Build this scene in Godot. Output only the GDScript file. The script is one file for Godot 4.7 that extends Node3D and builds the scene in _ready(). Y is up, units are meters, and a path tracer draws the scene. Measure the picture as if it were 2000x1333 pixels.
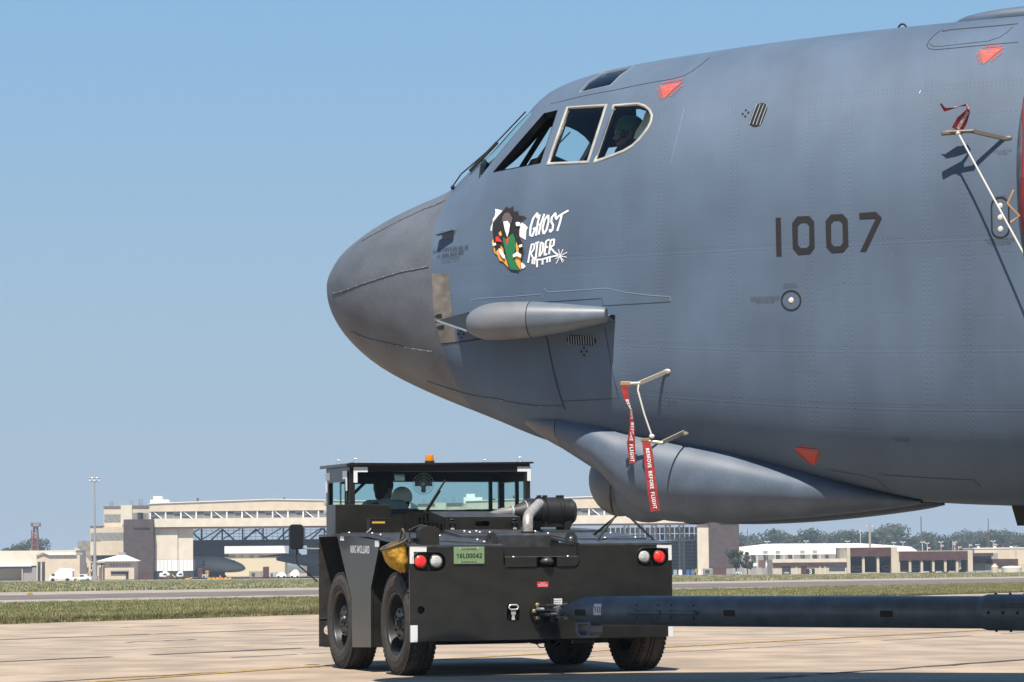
extends Node3D

var M := {}
var BOMB := Transform3D()
var cache := {}
var rng := RandomNumberGenerator.new()


class MB:
	var v := PackedVector3Array()
	var n := PackedVector3Array()
	var u := PackedVector2Array()
	var ix := PackedInt32Array()

	func vert(p: Vector3, nn: Vector3, uv := Vector2.ZERO) -> int:
		v.append(p)
		n.append(nn)
		u.append(uv)
		return v.size() - 1

	func tri(a: Vector3, b: Vector3, c: Vector3) -> void:   # counter-clockwise seen from outside
		var nn := (b - a).cross(c - a)
		if nn.length_squared() < 1e-18:
			return
		nn = nn.normalized()
		var k := vert(a, nn)
		vert(b, nn)
		vert(c, nn)
		ix.append_array([k, k + 2, k + 1])

	func quad(a: Vector3, b: Vector3, c: Vector3, d: Vector3) -> void:
		tri(a, b, c)
		tri(a, c, d)

	func ctri(a: Vector3, b: Vector3, c: Vector3, o: Vector3) -> void:
		if (b - a).cross(c - a).dot((a + b + c) / 3.0 - o) < 0.0:
			tri(a, c, b)
		else:
			tri(a, b, c)

	func cquad(a: Vector3, b: Vector3, c: Vector3, d: Vector3, o: Vector3) -> void:
		ctri(a, b, c, o)
		ctri(a, c, d, o)

	func box(c: Vector3, s: Vector3, r := Basis.IDENTITY, bev := 0.0) -> MB:
		var h := s / 2.0
		bev = minf(bev, minf(h.x, minf(h.y, h.z)) * 0.45)
		var p := func(sx: float, sy: float, sz: float, a: int) -> Vector3:
			var q := Vector3(sx * (h.x - bev), sy * (h.y - bev), sz * (h.z - bev))
			q[a] += (bev if [sx, sy, sz][a] > 0 else -bev)
			return c + r * q
		var sg := [-1.0, 1.0]
		for a in 3:
			for s1 in sg:
				var pts := []
				for k in [[-1.0, -1.0], [1.0, -1.0], [1.0, 1.0], [-1.0, 1.0]]:
					var q := [0.0, 0.0, 0.0]
					q[a] = s1
					q[(a + 1) % 3] = k[0]
					q[(a + 2) % 3] = k[1]
					pts.append(p.call(q[0], q[1], q[2], a))
				cquad(pts[0], pts[1], pts[2], pts[3], c)
		if bev > 0.0:
			for a in 3:
				var b1 := (a + 1) % 3
				var b2 := (a + 2) % 3
				for s1 in sg:
					for s2 in sg:
						var q := [0.0, 0.0, 0.0]
						q[b1] = s1
						q[b2] = s2
						var lo := q.duplicate()
						lo[a] = -1.0
						q[a] = 1.0
						cquad(p.call(lo[0], lo[1], lo[2], b1), p.call(q[0], q[1], q[2], b1), p.call(q[0], q[1], q[2], b2), p.call(lo[0], lo[1], lo[2], b2), c)
			for sx in sg:
				for sy in sg:
					for sz in sg:
						ctri(p.call(sx, sy, sz, 0), p.call(sx, sy, sz, 1), p.call(sx, sy, sz, 2), c)
		return self

	func bar(a: Vector3, b: Vector3, w: float, hgt: float, up := Vector3.UP, bev := 0.0) -> MB:   # a box from a to b
		var d := b - a
		var x := d.normalized()
		if absf(x.dot(up)) > 0.99:
			up = Vector3.RIGHT
		var z := x.cross(up).normalized()
		var y := z.cross(x)
		return box((a + b) / 2.0, Vector3(d.length(), hgt, w), Basis(x, y, z), bev)

	# rows of points joined by a smooth skin; each row may close on itself
	func skin(rows: Array, closed: bool, flip := false) -> MB:
		var w: int = rows[0].size()
		var hn := rows.size()
		var nn := PackedVector3Array()
		nn.resize(w * hn)
		var quads := []
		for i in hn - 1:
			for j in (w if closed else w - 1):
				var k := (j + 1) % w
				var a: Vector3 = rows[i][j]
				var b: Vector3 = rows[i + 1][j]
				var c: Vector3 = rows[i + 1][k]
				var d: Vector3 = rows[i][k]
				var f := (c - a).cross(d - b)
				if flip:
					f = -f
				if f.length_squared() < 1e-20:
					continue
				for q in [[i, j], [i + 1, j], [i + 1, k], [i, k]]:
					nn[q[0] * w + q[1]] += f
				quads.append([i * w + j, (i + 1) * w + j, (i + 1) * w + k, i * w + k])
		# poles: rows whose points coincide share a normal
		for i in hn:
			var same := true
			for j in range(1, w):
				if rows[i][j].distance_squared_to(rows[i][0]) > 1e-12:
					same = false
					break
			if same:
				var t := Vector3.ZERO
				for j in w:
					t += nn[i * w + j]
				for j in w:
					nn[i * w + j] = t
		var base := v.size()
		for i in hn:
			for j in w:
				vert(rows[i][j], nn[i * w + j].normalized() if nn[i * w + j].length_squared() > 0 else Vector3.UP, Vector2(float(j) / w, float(i) / hn))
		for q in quads:
			var o := [q[0], q[1], q[2], q[3]]
			for k in 4:
				o[k] += base
			if flip:
				ix.append_array([o[0], o[1], o[2], o[0], o[2], o[3]])
			else:
				ix.append_array([o[0], o[2], o[1], o[0], o[3], o[2]])
		return self

	func lathe(pr: Array, xf: Transform3D, k := 24, sharp := false) -> MB:   # profile points (radius, along y)
		var segs := [pr]
		if sharp:
			segs = []
			for i in pr.size() - 1:
				segs.append([pr[i], pr[i + 1]])
		for s in segs:
			var rows := []
			for q in s:
				var row := PackedVector3Array()
				for j in k:
					var a := TAU * j / k
					row.append(xf * Vector3(q.x * cos(a), q.y, -q.x * sin(a)))
				rows.append(row)
			skin(rows, true, true)
		return self

	func tube(p: Array, r, k := 8, cap := true) -> MB:
		var rows := []
		var up := Vector3.UP
		for i in p.size():
			var d: Vector3 = (p[mini(i + 1, p.size() - 1)] - p[maxi(i - 1, 0)]).normalized()
			if i == 0:
				up = Vector3.RIGHT if absf(d.y) > 0.9 else Vector3.UP
			var x := up.cross(d).normalized()
			var y := d.cross(x).normalized()
			up = y
			var rr: float = r[i] if r is Array else r
			var row := PackedVector3Array()
			for j in k:
				var a := TAU * j / k
				row.append(p[i] + (x * cos(a) + y * sin(a)) * rr)
			rows.append(row)
		skin(rows, true, true)
		if cap:
			for e in [0, p.size() - 1]:
				for j in k:
					ctri(p[e], rows[e][j], rows[e][(j + 1) % k], p[e] + (p[1] - p[0] if e == 0 else p[-2] - p[-1]))
		return self

	func ball(c: Vector3, r: Vector3, k := 14, b := Basis.IDENTITY, from := 0.0, to := PI) -> MB:
		var rows := []
		var m := maxi(4, int(k * 0.6 * (to - from) / PI))
		for i in m + 1:
			var th := from + (to - from) * i / m
			var row := PackedVector3Array()
			for j in k:
				var a := TAU * j / k
				row.append(c + b * (Vector3(sin(th) * cos(a), cos(th), -sin(th) * sin(a)) * r))
			rows.append(row)
		return skin(rows, true)

	func poly(p: PackedVector2Array, xf: Transform3D, z := 0.0, back := false) -> void:
		var t := Geometry2D.triangulate_polygon(p)
		for i in range(0, t.size(), 3):
			var a := p[t[i]]
			var b := p[t[i + 1]]
			var c := p[t[i + 2]]
			if ((b - a).cross(c - a) < 0.0) != back:
				var s := b
				b = c
				c = s
			tri(xf * Vector3(a.x, a.y, z), xf * Vector3(b.x, b.y, z), xf * Vector3(c.x, c.y, z))

	static func area(p: PackedVector2Array) -> float:
		var s := 0.0
		for i in p.size():
			s += p[i].cross(p[(i + 1) % p.size()])
		return s

	static func holed(outer: PackedVector2Array, holes: Array) -> Array:
		var cuts := []
		for h in holes:
			var c := 0.0
			for q in h:
				c += q.x
			cuts.append(c / h.size())
		cuts.sort()
		cuts.append(1e4)
		var out := []
		var lo := -1e4
		for c in cuts:
			if c - lo < 1e-4:
				continue
			var strip := PackedVector2Array([Vector2(lo, -1e4), Vector2(c, -1e4), Vector2(c, 1e4), Vector2(lo, 1e4)])
			lo = c
			var parts := Geometry2D.intersect_polygons(outer, strip)
			for h in holes:
				var nxt := []
				for q in parts:
					nxt.append_array(Geometry2D.clip_polygons(q, h))
				parts.assign(nxt)
			out.append_array(parts)
		return out

	func prism(outer: PackedVector2Array, d: float, xf: Transform3D, holes := []) -> MB:   # face at z 0, back at z -d
		var pieces := [outer] if holes.is_empty() else holed(outer, holes)
		for q in pieces:
			poly(q, xf, 0.0)
			poly(q, xf, -d, true)
		var loops := [outer] + holes
		for l in loops.size():
			var q: PackedVector2Array = loops[l]
			var ccw := area(q) > 0.0
			for i in q.size():
				var a := q[i]
				var b := q[(i + 1) % q.size()]
				if ccw != (l == 0):
					var s := a
					a = b
					b = s
				quad(xf * Vector3(a.x, a.y, 0), xf * Vector3(a.x, a.y, -d), xf * Vector3(b.x, b.y, -d), xf * Vector3(b.x, b.y, 0))
		return self

	func mesh(m: Material) -> ArrayMesh:
		var a := []
		a.resize(Mesh.ARRAY_MAX)
		a[Mesh.ARRAY_VERTEX] = v
		a[Mesh.ARRAY_NORMAL] = n
		a[Mesh.ARRAY_TEX_UV] = u
		a[Mesh.ARRAY_INDEX] = ix
		var out := ArrayMesh.new()
		out.add_surface_from_arrays(Mesh.PRIMITIVE_TRIANGLES, a)
		out.surface_set_material(0, m)
		return out


func obj(called: String, mb: MB, m: Material, parent: Node = self) -> MeshInstance3D:
	var o := MeshInstance3D.new()
	o.name = called
	if mb.ix.is_empty():
		push_warning("empty " + called)
	o.mesh = mb.mesh(m)
	parent.add_child(o, true)
	return o


func tag(o: Node, label: String, category: String, group := "") -> Node:
	o.set_meta("label", label)
	o.set_meta("category", category)
	if group:
		o.set_meta("group", group)
	return o


func thing(called: String, label: String, category: String, at := Vector3.ZERO, turn := 0.0, group := "") -> Node3D:
	var o := Node3D.new()
	o.name = called
	add_child(o, true)
	o.position = at
	o.rotation.y = turn
	tag(o, label, category, group)
	return o


func copy(o: Node3D, at: Vector3, turn: float, label: String, size := 1.0) -> Node3D:
	var c: Node3D = o.duplicate()
	c.name = str(o.name)
	add_child(c, true)
	c.position = at
	c.rotation.y = turn
	c.scale = Vector3.ONE * size
	c.set_meta("label", label)
	return c


func struct(called: String, mb: MB, m: Material) -> MeshInstance3D:
	var o := obj(called, mb, m)
	o.set_meta("kind", "structure")
	return o


func lin(r: float, g: float, b: float, a := 1.0) -> Color:
	var c := Color(r, g, b).linear_to_srgb()
	c.a = a
	return c


func mat(r: float, g: float, b: float, rough := 0.7, metal := 0.0) -> StandardMaterial3D:
	var m := StandardMaterial3D.new()
	var k := 0.8 if maxf(r, maxf(g, b)) < 0.6 and metal == 0.0 else 1.0
	m.albedo_color = lin(r * k, g * k, b * k)
	m.roughness = rough
	m.metallic = metal
	return m


func glass(r: float, g: float, b: float) -> StandardMaterial3D:   # a tinted sheet that passes light straight
	var m := mat(r, g, b, 0.0)
	m.albedo_color = lin(r, g, b, 0.0)
	m.transparency = BaseMaterial3D.TRANSPARENCY_ALPHA
	m.refraction_enabled = true
	m.refraction_scale = 0.001
	return m


func noise_tex(sd: int, freq: float, cols: Array, offs: Array, oct := 4, size := 512, ridged := false) -> NoiseTexture2D:
	var f := FastNoiseLite.new()
	f.seed = sd
	f.frequency = freq
	f.fractal_octaves = oct
	if ridged:
		f.fractal_type = FastNoiseLite.FRACTAL_RIDGED
	var g := Gradient.new()
	g.offsets = PackedFloat32Array(offs)
	g.colors = PackedColorArray(cols)
	var t := NoiseTexture2D.new()
	t.width = size
	t.height = size
	t.seamless = true
	t.noise = f
	t.color_ramp = g
	return t


func grey(x: float) -> Color:
	return Color(x, x, x)


# a mottled surface: the base colour times a coarse and a fine pattern
func mottled(m: StandardMaterial3D, sd: int, metres: float, lo: float, fine_lo := 0.9, fine := 0.15) -> StandardMaterial3D:
	m.albedo_texture = noise_tex(sd, 0.012, [grey(lo), grey(1.0)], [0.25, 0.75], 5)
	m.uv1_triplanar = true
	m.uv1_world_triplanar = true
	m.uv1_scale = Vector3.ONE / metres
	m.detail_enabled = true
	m.detail_blend_mode = BaseMaterial3D.BLEND_MODE_MUL
	m.detail_uv_layer = BaseMaterial3D.DETAIL_UV_2
	m.uv2_triplanar = true
	m.uv2_world_triplanar = true
	m.uv2_scale = Vector3.ONE / (metres * fine)
	m.detail_albedo = noise_tex(sd + 7, 0.03, [grey(fine_lo), grey(1.0)], [0.2, 0.8], 4)
	return m


func text_tris(s: String, hgt: float, fam := "Droid Sans", bold := false, stretch := 1.0) -> PackedVector2Array:   # capitals hgt tall, centred
	var t := TextMesh.new()
	var f := SystemFont.new()
	f.font_names = PackedStringArray([fam])
	f.font_weight = 700 if bold else 400
	t.font = f
	t.text = s
	t.font_size = 64
	t.pixel_size = 0.01
	t.depth = 0.0
	t.curve_step = 2.0
	t.horizontal_alignment = HORIZONTAL_ALIGNMENT_CENTER
	t.vertical_alignment = VERTICAL_ALIGNMENT_CENTER
	var a := t.get_mesh_arrays()
	var p: PackedVector3Array = a[Mesh.ARRAY_VERTEX]
	var ii: PackedInt32Array = a[Mesh.ARRAY_INDEX]
	var lo := Vector2(1e9, 1e9)
	var hi := -lo
	for q in p:
		lo = lo.min(Vector2(q.x, q.y))
		hi = hi.max(Vector2(q.x, q.y))
	var k := hgt / (0.64 * 0.72)
	var c := (lo + hi) / 2.0
	var out := PackedVector2Array()
	for i in ii:
		out.append(Vector2((p[i].x - c.x) * k * stretch, (p[i].y - c.y) * k))
	return out


func flat_text(s: String, hgt: float, xf: Transform3D, m: Material, parent: Node, bold := true, stretch := 1.0) -> MeshInstance3D:
	var mb := MB.new()
	var p := text_tris(s, hgt, "Droid Sans", bold, stretch)
	for i in range(0, p.size(), 3):
		var q := [p[i], p[i + 1], p[i + 2]]
		if (q[1] - q[0]).cross(q[2] - q[0]) < 0:
			q = [p[i], p[i + 2], p[i + 1]]
		mb.tri(xf * Vector3(q[0].x, q[0].y, 0), xf * Vector3(q[1].x, q[1].y, 0), xf * Vector3(q[2].x, q[2].y, 0))
	return obj("lettering", mb, m, parent)


func disc2(c: Vector2, r: float, k := 20, ry := 0.0) -> PackedVector2Array:
	var p := PackedVector2Array()
	for i in k:
		p.append(c + Vector2(r * cos(TAU * i / k), (ry if ry > 0 else r) * sin(TAU * i / k)))
	return p


func pill2(c: Vector2, half: float, r: float, k := 8) -> PackedVector2Array:
	var p := PackedVector2Array()
	for i in k + 1:
		p.append(c + Vector2(half, 0) + Vector2(sin(PI * i / k), -cos(PI * i / k)) * r)
	for i in k + 1:
		p.append(c - Vector2(half, 0) + Vector2(-sin(PI * i / k), cos(PI * i / k)) * r)
	return p


func rect2(x0: float, y0: float, x1: float, y1: float, r := 0.0) -> PackedVector2Array:
	if r <= 0.0:
		return PackedVector2Array([Vector2(x0, y0), Vector2(x1, y0), Vector2(x1, y1), Vector2(x0, y1)])
	var p := PackedVector2Array()
	var cs := [Vector2(x1 - r, y0 + r), Vector2(x1 - r, y1 - r), Vector2(x0 + r, y1 - r), Vector2(x0 + r, y0 + r)]
	for k in 4:
		for i in 5:
			var a := -PI / 2 + PI / 2 * (k + i / 4.0)
			p.append(cs[k] + Vector2(cos(a), sin(a)) * r)
	return p


func pts(a: Array) -> PackedVector2Array:   # flat list to points
	var p := PackedVector2Array()
	for i in range(0, a.size(), 2):
		p.append(Vector2(a[i], a[i + 1]))
	return p


func at3(x: float, y: float, z: float) -> Transform3D:
	return Transform3D(Basis.IDENTITY, Vector3(x, y, z))


# ---- one continuous body from bones: [a, b, radius a, radius b], joined by a smooth minimum and meshed with surface nets
func body(bones: Array, cell: float, blend: float) -> MB:
	var lo := Vector3.ONE * 1e9
	var hi := -lo
	for b in bones:
		var r := maxf(b[2], b[3]) + blend + cell
		lo = lo.min((b[0] as Vector3).min(b[1]) - Vector3.ONE * r)
		hi = hi.max((b[0] as Vector3).max(b[1]) + Vector3.ONE * r)
	var nx := int((hi.x - lo.x) / cell) + 2
	var ny := int((hi.y - lo.y) / cell) + 2
	var nz := int((hi.z - lo.z) / cell) + 2
	var f := PackedFloat32Array()
	f.resize(nx * ny * nz)
	f.fill(1.0)
	for b in bones:
		var r := maxf(b[2], b[3]) + blend + 2 * cell
		var l := ((b[0] as Vector3).min(b[1]) - Vector3.ONE * r - lo) / cell
		var h := ((b[0] as Vector3).max(b[1]) + Vector3.ONE * r - lo) / cell
		var ab: Vector3 = b[1] - b[0]
		var len2 := maxf(ab.length_squared(), 1e-9)
		for z in range(maxi(0, int(l.z)), mini(nz, int(h.z) + 1)):
			for y in range(maxi(0, int(l.y)), mini(ny, int(h.y) + 1)):
				for x in range(maxi(0, int(l.x)), mini(nx, int(h.x) + 1)):
					var p := lo + Vector3(x, y, z) * cell
					var t := clampf((p - b[0]).dot(ab) / len2, 0, 1)
					var d: float = p.distance_to(b[0] + ab * t) - lerpf(b[2], b[3], t)
					var k := (z * ny + y) * nx + x
					var e := f[k]
					var q := maxf(blend - absf(e - d), 0.0) / blend
					f[k] = minf(e, d) - q * q * blend * 0.25
	var ids := {}
	var mb := MB.new()
	var corner := [0, 1, nx, nx + 1, nx * ny, nx * ny + 1, nx * ny + nx, nx * ny + nx + 1]
	for z in nz - 1:
		for y in ny - 1:
			for x in nx - 1:
				var k := (z * ny + y) * nx + x
				var neg := 0
				for c in corner:
					if f[k + c] < 0:
						neg += 1
				if neg == 0 or neg == 8:
					continue
				var s := Vector3.ZERO
				var cnt := 0
				for e in [[0, 1], [2, 3], [4, 5], [6, 7], [0, 2], [1, 3], [4, 6], [5, 7], [0, 4], [1, 5], [2, 6], [3, 7]]:
					var a := f[k + corner[e[0]]]
					var b2 := f[k + corner[e[1]]]
					if (a < 0) != (b2 < 0):
						var t := a / (a - b2)
						var pa := Vector3(e[0] & 1, (e[0] >> 1) & 1, e[0] >> 2)
						var pb := Vector3(e[1] & 1, (e[1] >> 1) & 1, e[1] >> 2)
						s += pa.lerp(pb, t)
						cnt += 1
				ids[k] = mb.vert(lo + (Vector3(x, y, z) + s / cnt) * cell, Vector3.ZERO)
	for k in ids:
		var x: int = k % nx
		var y: int = (k / nx) % ny
		var z: int = k / (nx * ny)
		for a in 3:
			var st: int = [1, nx, nx * ny][a]
			var s1: int = [nx, nx * ny, 1][a]
			var s2: int = [nx * ny, 1, nx][a]
			if [y, z, x][a] == 0 or [z, x, y][a] == 0:
				continue
			if (f[k] < 0) == (f[k + st] < 0):
				continue
			var q := [k, k - s1, k - s1 - s2, k - s2]
			if not (ids.has(q[1]) and ids.has(q[2]) and ids.has(q[3])):
				continue
			var o := [ids[q[0]], ids[q[1]], ids[q[2]], ids[q[3]]]
			if f[k] >= 0:
				o.reverse()
			var nn := (mb.v[o[2]] - mb.v[o[0]]).cross(mb.v[o[3]] - mb.v[o[1]])
			for w in o:
				mb.n[w] += nn
			mb.ix.append_array([o[0], o[2], o[1], o[0], o[3], o[2]])
	for i in mb.n.size():
		mb.n[i] = mb.n[i].normalized()
	return mb


var TUG := Transform3D()


func _ready() -> void:
	# ---- camera: eye at 1.05 m, long lens, tilted up 4.5 degrees and rolled half a degree
	var cam := Camera3D.new()
	cam.name = "Camera"
	var pitch := 0.07775
	var roll := deg_to_rad(0.5)
	var fwd := Vector3(0, sin(pitch), -cos(pitch))
	var up0 := Vector3(0, cos(pitch), sin(pitch))
	var right := Vector3.RIGHT * cos(roll) - up0 * sin(roll)
	cam.transform = Transform3D(Basis(right, up0 * cos(roll) + Vector3.RIGHT * sin(roll), -fwd), Vector3(0, 1.05, 0))
	cam.fov = 13.83
	cam.near = 0.1
	cam.far = 9000.0
	add_child(cam)
	cam.current = true
	# ---- sky, sun, exposure
	var env := Environment.new()
	env.background_mode = Environment.BG_SKY
	# clear air: pale at the horizon, deepening steadily towards the zenith
	var keys := [[-90.0, Color(0.20, 0.17, 0.14)], [-2.0, Color(0.30, 0.29, 0.27)], [0.0, Color(0.335, 0.412, 0.505)], [5.0, Color(0.294, 0.420, 0.545)], [11.0, Color(0.22, 0.388, 0.59)], [20.0, Color(0.155, 0.31, 0.535)], [40.0, Color(0.095, 0.205, 0.40)], [90.0, Color(0.06, 0.135, 0.28)]]
	var im := Image.create(16, 720, false, Image.FORMAT_RGBAF)
	for y in 720:
		var up := 90.0 - (y + 0.5) / 4.0
		var c: Color = keys[-1][1]
		for k in keys.size() - 1:
			if up >= keys[k][0] and up <= keys[k + 1][0]:
				c = keys[k][1].lerp(keys[k + 1][1], (up - keys[k][0]) / (keys[k + 1][0] - keys[k][0]))
		im.fill_rect(Rect2i(0, y, 16, 1), Color(c.r * 0.78, c.g * 0.78, c.b * 0.78))
	var sky := PanoramaSkyMaterial.new()
	sky.panorama = ImageTexture.create_from_image(im)
	env.sky = Sky.new()
	env.sky.sky_material = sky
	env.tonemap_mode = Environment.TONE_MAPPER_LINEAR
	env.tonemap_exposure = 1.6
	env.sdfgi_enabled = true
	env.ssao_enabled = true
	env.ssil_enabled = true
	env.fog_enabled = true
	env.fog_light_color = Color(0.72, 0.80, 0.88)
	env.fog_density = 0.0003
	var we := WorldEnvironment.new()
	we.name = "Environment"
	we.environment = env
	add_child(we)
	var sun := DirectionalLight3D.new()
	sun.name = "Sun"
	sun.light_energy = 1.6
	sun.light_color = Color(1.0, 0.955, 0.89)
	sun.light_angular_distance = 0.5
	sun.shadow_enabled = true
	var az := deg_to_rad(9.0)
	var el := deg_to_rad(61.5)
	sun.look_at_from_position(Vector3(-sin(az) * cos(el), sin(el), cos(az) * cos(el)), Vector3.ZERO)
	add_child(sun)
	rng.seed = 11
	materials()
	# ---- the field and what stands far off
	ground()
	hangars()
	small_buildings()
	fire_station()
	far_trees()
	masts()
	far_vehicles()
	# ---- the aircraft, the tractor, what belongs to them
	bomber()
	tractor()
	tow_bar()
	yellow_bag()
	tripod()
	streamers()
	people()
	grass()


func materials() -> void:
	M.rubber = mottled(mat(0.07, 0.062, 0.055, 0.85), 41, 0.5, 0.7)
	M.tread = mat(0.02, 0.02, 0.02, 0.9)
	M.rim = mat(0.02, 0.021, 0.023, 0.4)
	M.black = mat(0.011, 0.011, 0.012, 0.5)
	M.under = mat(0.012, 0.012, 0.012, 0.9)
	M.ink = mat(0.012, 0.013, 0.012, 0.7)
	M.bolt = mat(0.7, 0.7, 0.7, 0.3, 0.6)
	M.tape = mat(0.72, 0.74, 0.77, 0.4)
	M.tape_dull = mat(0.12, 0.12, 0.12, 0.5)
	M.plate = mat(0.23, 0.36, 0.20, 0.5)
	var tug := mottled(mat(0.027, 0.027, 0.0235, 0.32), 43, 1.4, 0.82, 0.9, 0.1)
	tug.clearcoat_enabled = true
	tug.clearcoat = 0.35
	tug.clearcoat_roughness = 0.18
	M.tug = tug
	M.deck = mottled(mat(0.078, 0.085, 0.097, 0.42), 42, 0.9, 0.78, 0.88, 0.1)  # tug paint lightened and blued: sky sheen and dust put into the colour
	M.tug_dull = mottled(mat(0.042, 0.04, 0.038, 0.55), 44, 0.8, 0.75)
	M.cab_glass = glass(0.76, 0.915, 0.905)
	M.clear = mat(0.0, 0.0, 0.0, 0.02)
	M.clear.albedo_color.a = 0.01
	M.clear.transparency = BaseMaterial3D.TRANSPARENCY_ALPHA
	M.red_lens = mat(0.85, 0.025, 0.02, 0.18)
	M.red_lens.clearcoat_enabled = true
	M.red_lens.emission_enabled = true
	M.red_lens.emission = Color(1.0, 0.05, 0.03)
	M.red_lens.emission_energy_multiplier = 0.15  # weak glow put into the lens, though the lamp is off
	M.clear_lens = mat(0.62, 0.63, 0.64, 0.12, 0.25)
	M.clear_lens.clearcoat_enabled = true
	M.amber = mat(0.85, 0.36, 0.01, 0.15)
	M.amber.backlight_enabled = true
	M.amber.backlight = Color(0.9, 0.5, 0.05)
	M.cream = mottled(mat(0.61, 0.53, 0.42, 0.85), 45, 14.0, 0.96, 0.97)
	M.cream_light = mottled(mat(0.68, 0.63, 0.53, 0.85), 46, 14.0, 0.96, 0.97)
	M.white = mat(0.78, 0.79, 0.80, 0.6)
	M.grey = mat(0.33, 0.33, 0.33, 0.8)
	M.pane = mat(0.07, 0.09, 0.11, 0.25)
	M.brown = mottled(mat(0.10, 0.068, 0.066, 0.7), 47, 9.0, 0.85)
	M.redbrown = mottled(mat(0.125, 0.05, 0.042, 0.8), 48, 9.0, 0.85)
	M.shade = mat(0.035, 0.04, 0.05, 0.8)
	M.steel = mat(0.42, 0.42, 0.42, 0.6)
	M.roof = mat(0.16, 0.155, 0.15, 0.9)
	M.wood = mat(0.16, 0.10, 0.075, 0.9)


# ------------------------------------------------------------------ ground: flat by the aircraft, draining gently away beyond the apron
func gy(z: float) -> float:
	return -0.0043 * (clampf(-z, 62.0, 520.0) - 62.0)


func strip(called: String, a: Array, b: Array, lift: float, m: Material, kind := true) -> void:   # between two lines [x0, z0, x1, z1], run on past both ends
	var mb := MB.new()
	var rows := []
	for i in 61:
		var t := -1.6 + 4.2 * i / 60.0
		var p := Vector2(a[0], a[1]).lerp(Vector2(a[2], a[3]), t)
		var q := Vector2(b[0], b[1]).lerp(Vector2(b[2], b[3]), t)
		var row := PackedVector3Array()
		for j in 13:
			var c := p.lerp(q, j / 12.0)
			row.append(Vector3(c.x, gy(c.y) + lift, c.y))
		rows.append(row)
	mb.skin(rows, false, true)
	if mb.n[0].y < 0:
		for i in mb.n.size():
			mb.n[i] = -mb.n[i]
		for i in range(0, mb.ix.size(), 3):
			var s := mb.ix[i]
			mb.ix[i] = mb.ix[i + 1]
			mb.ix[i + 1] = s
	struct(called, mb, m)


func ground_mat(r: float, g: float, b: float, sd: int, metres: float, lo: float) -> StandardMaterial3D:
	return mottled(mat(r, g, b, 0.92), sd, metres, lo, 0.85, 0.04)


const U := Vector2(0.605, -0.796)   # along the slabs
const V := Vector2(0.796, 0.605)    # across them, towards the camera's right


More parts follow.
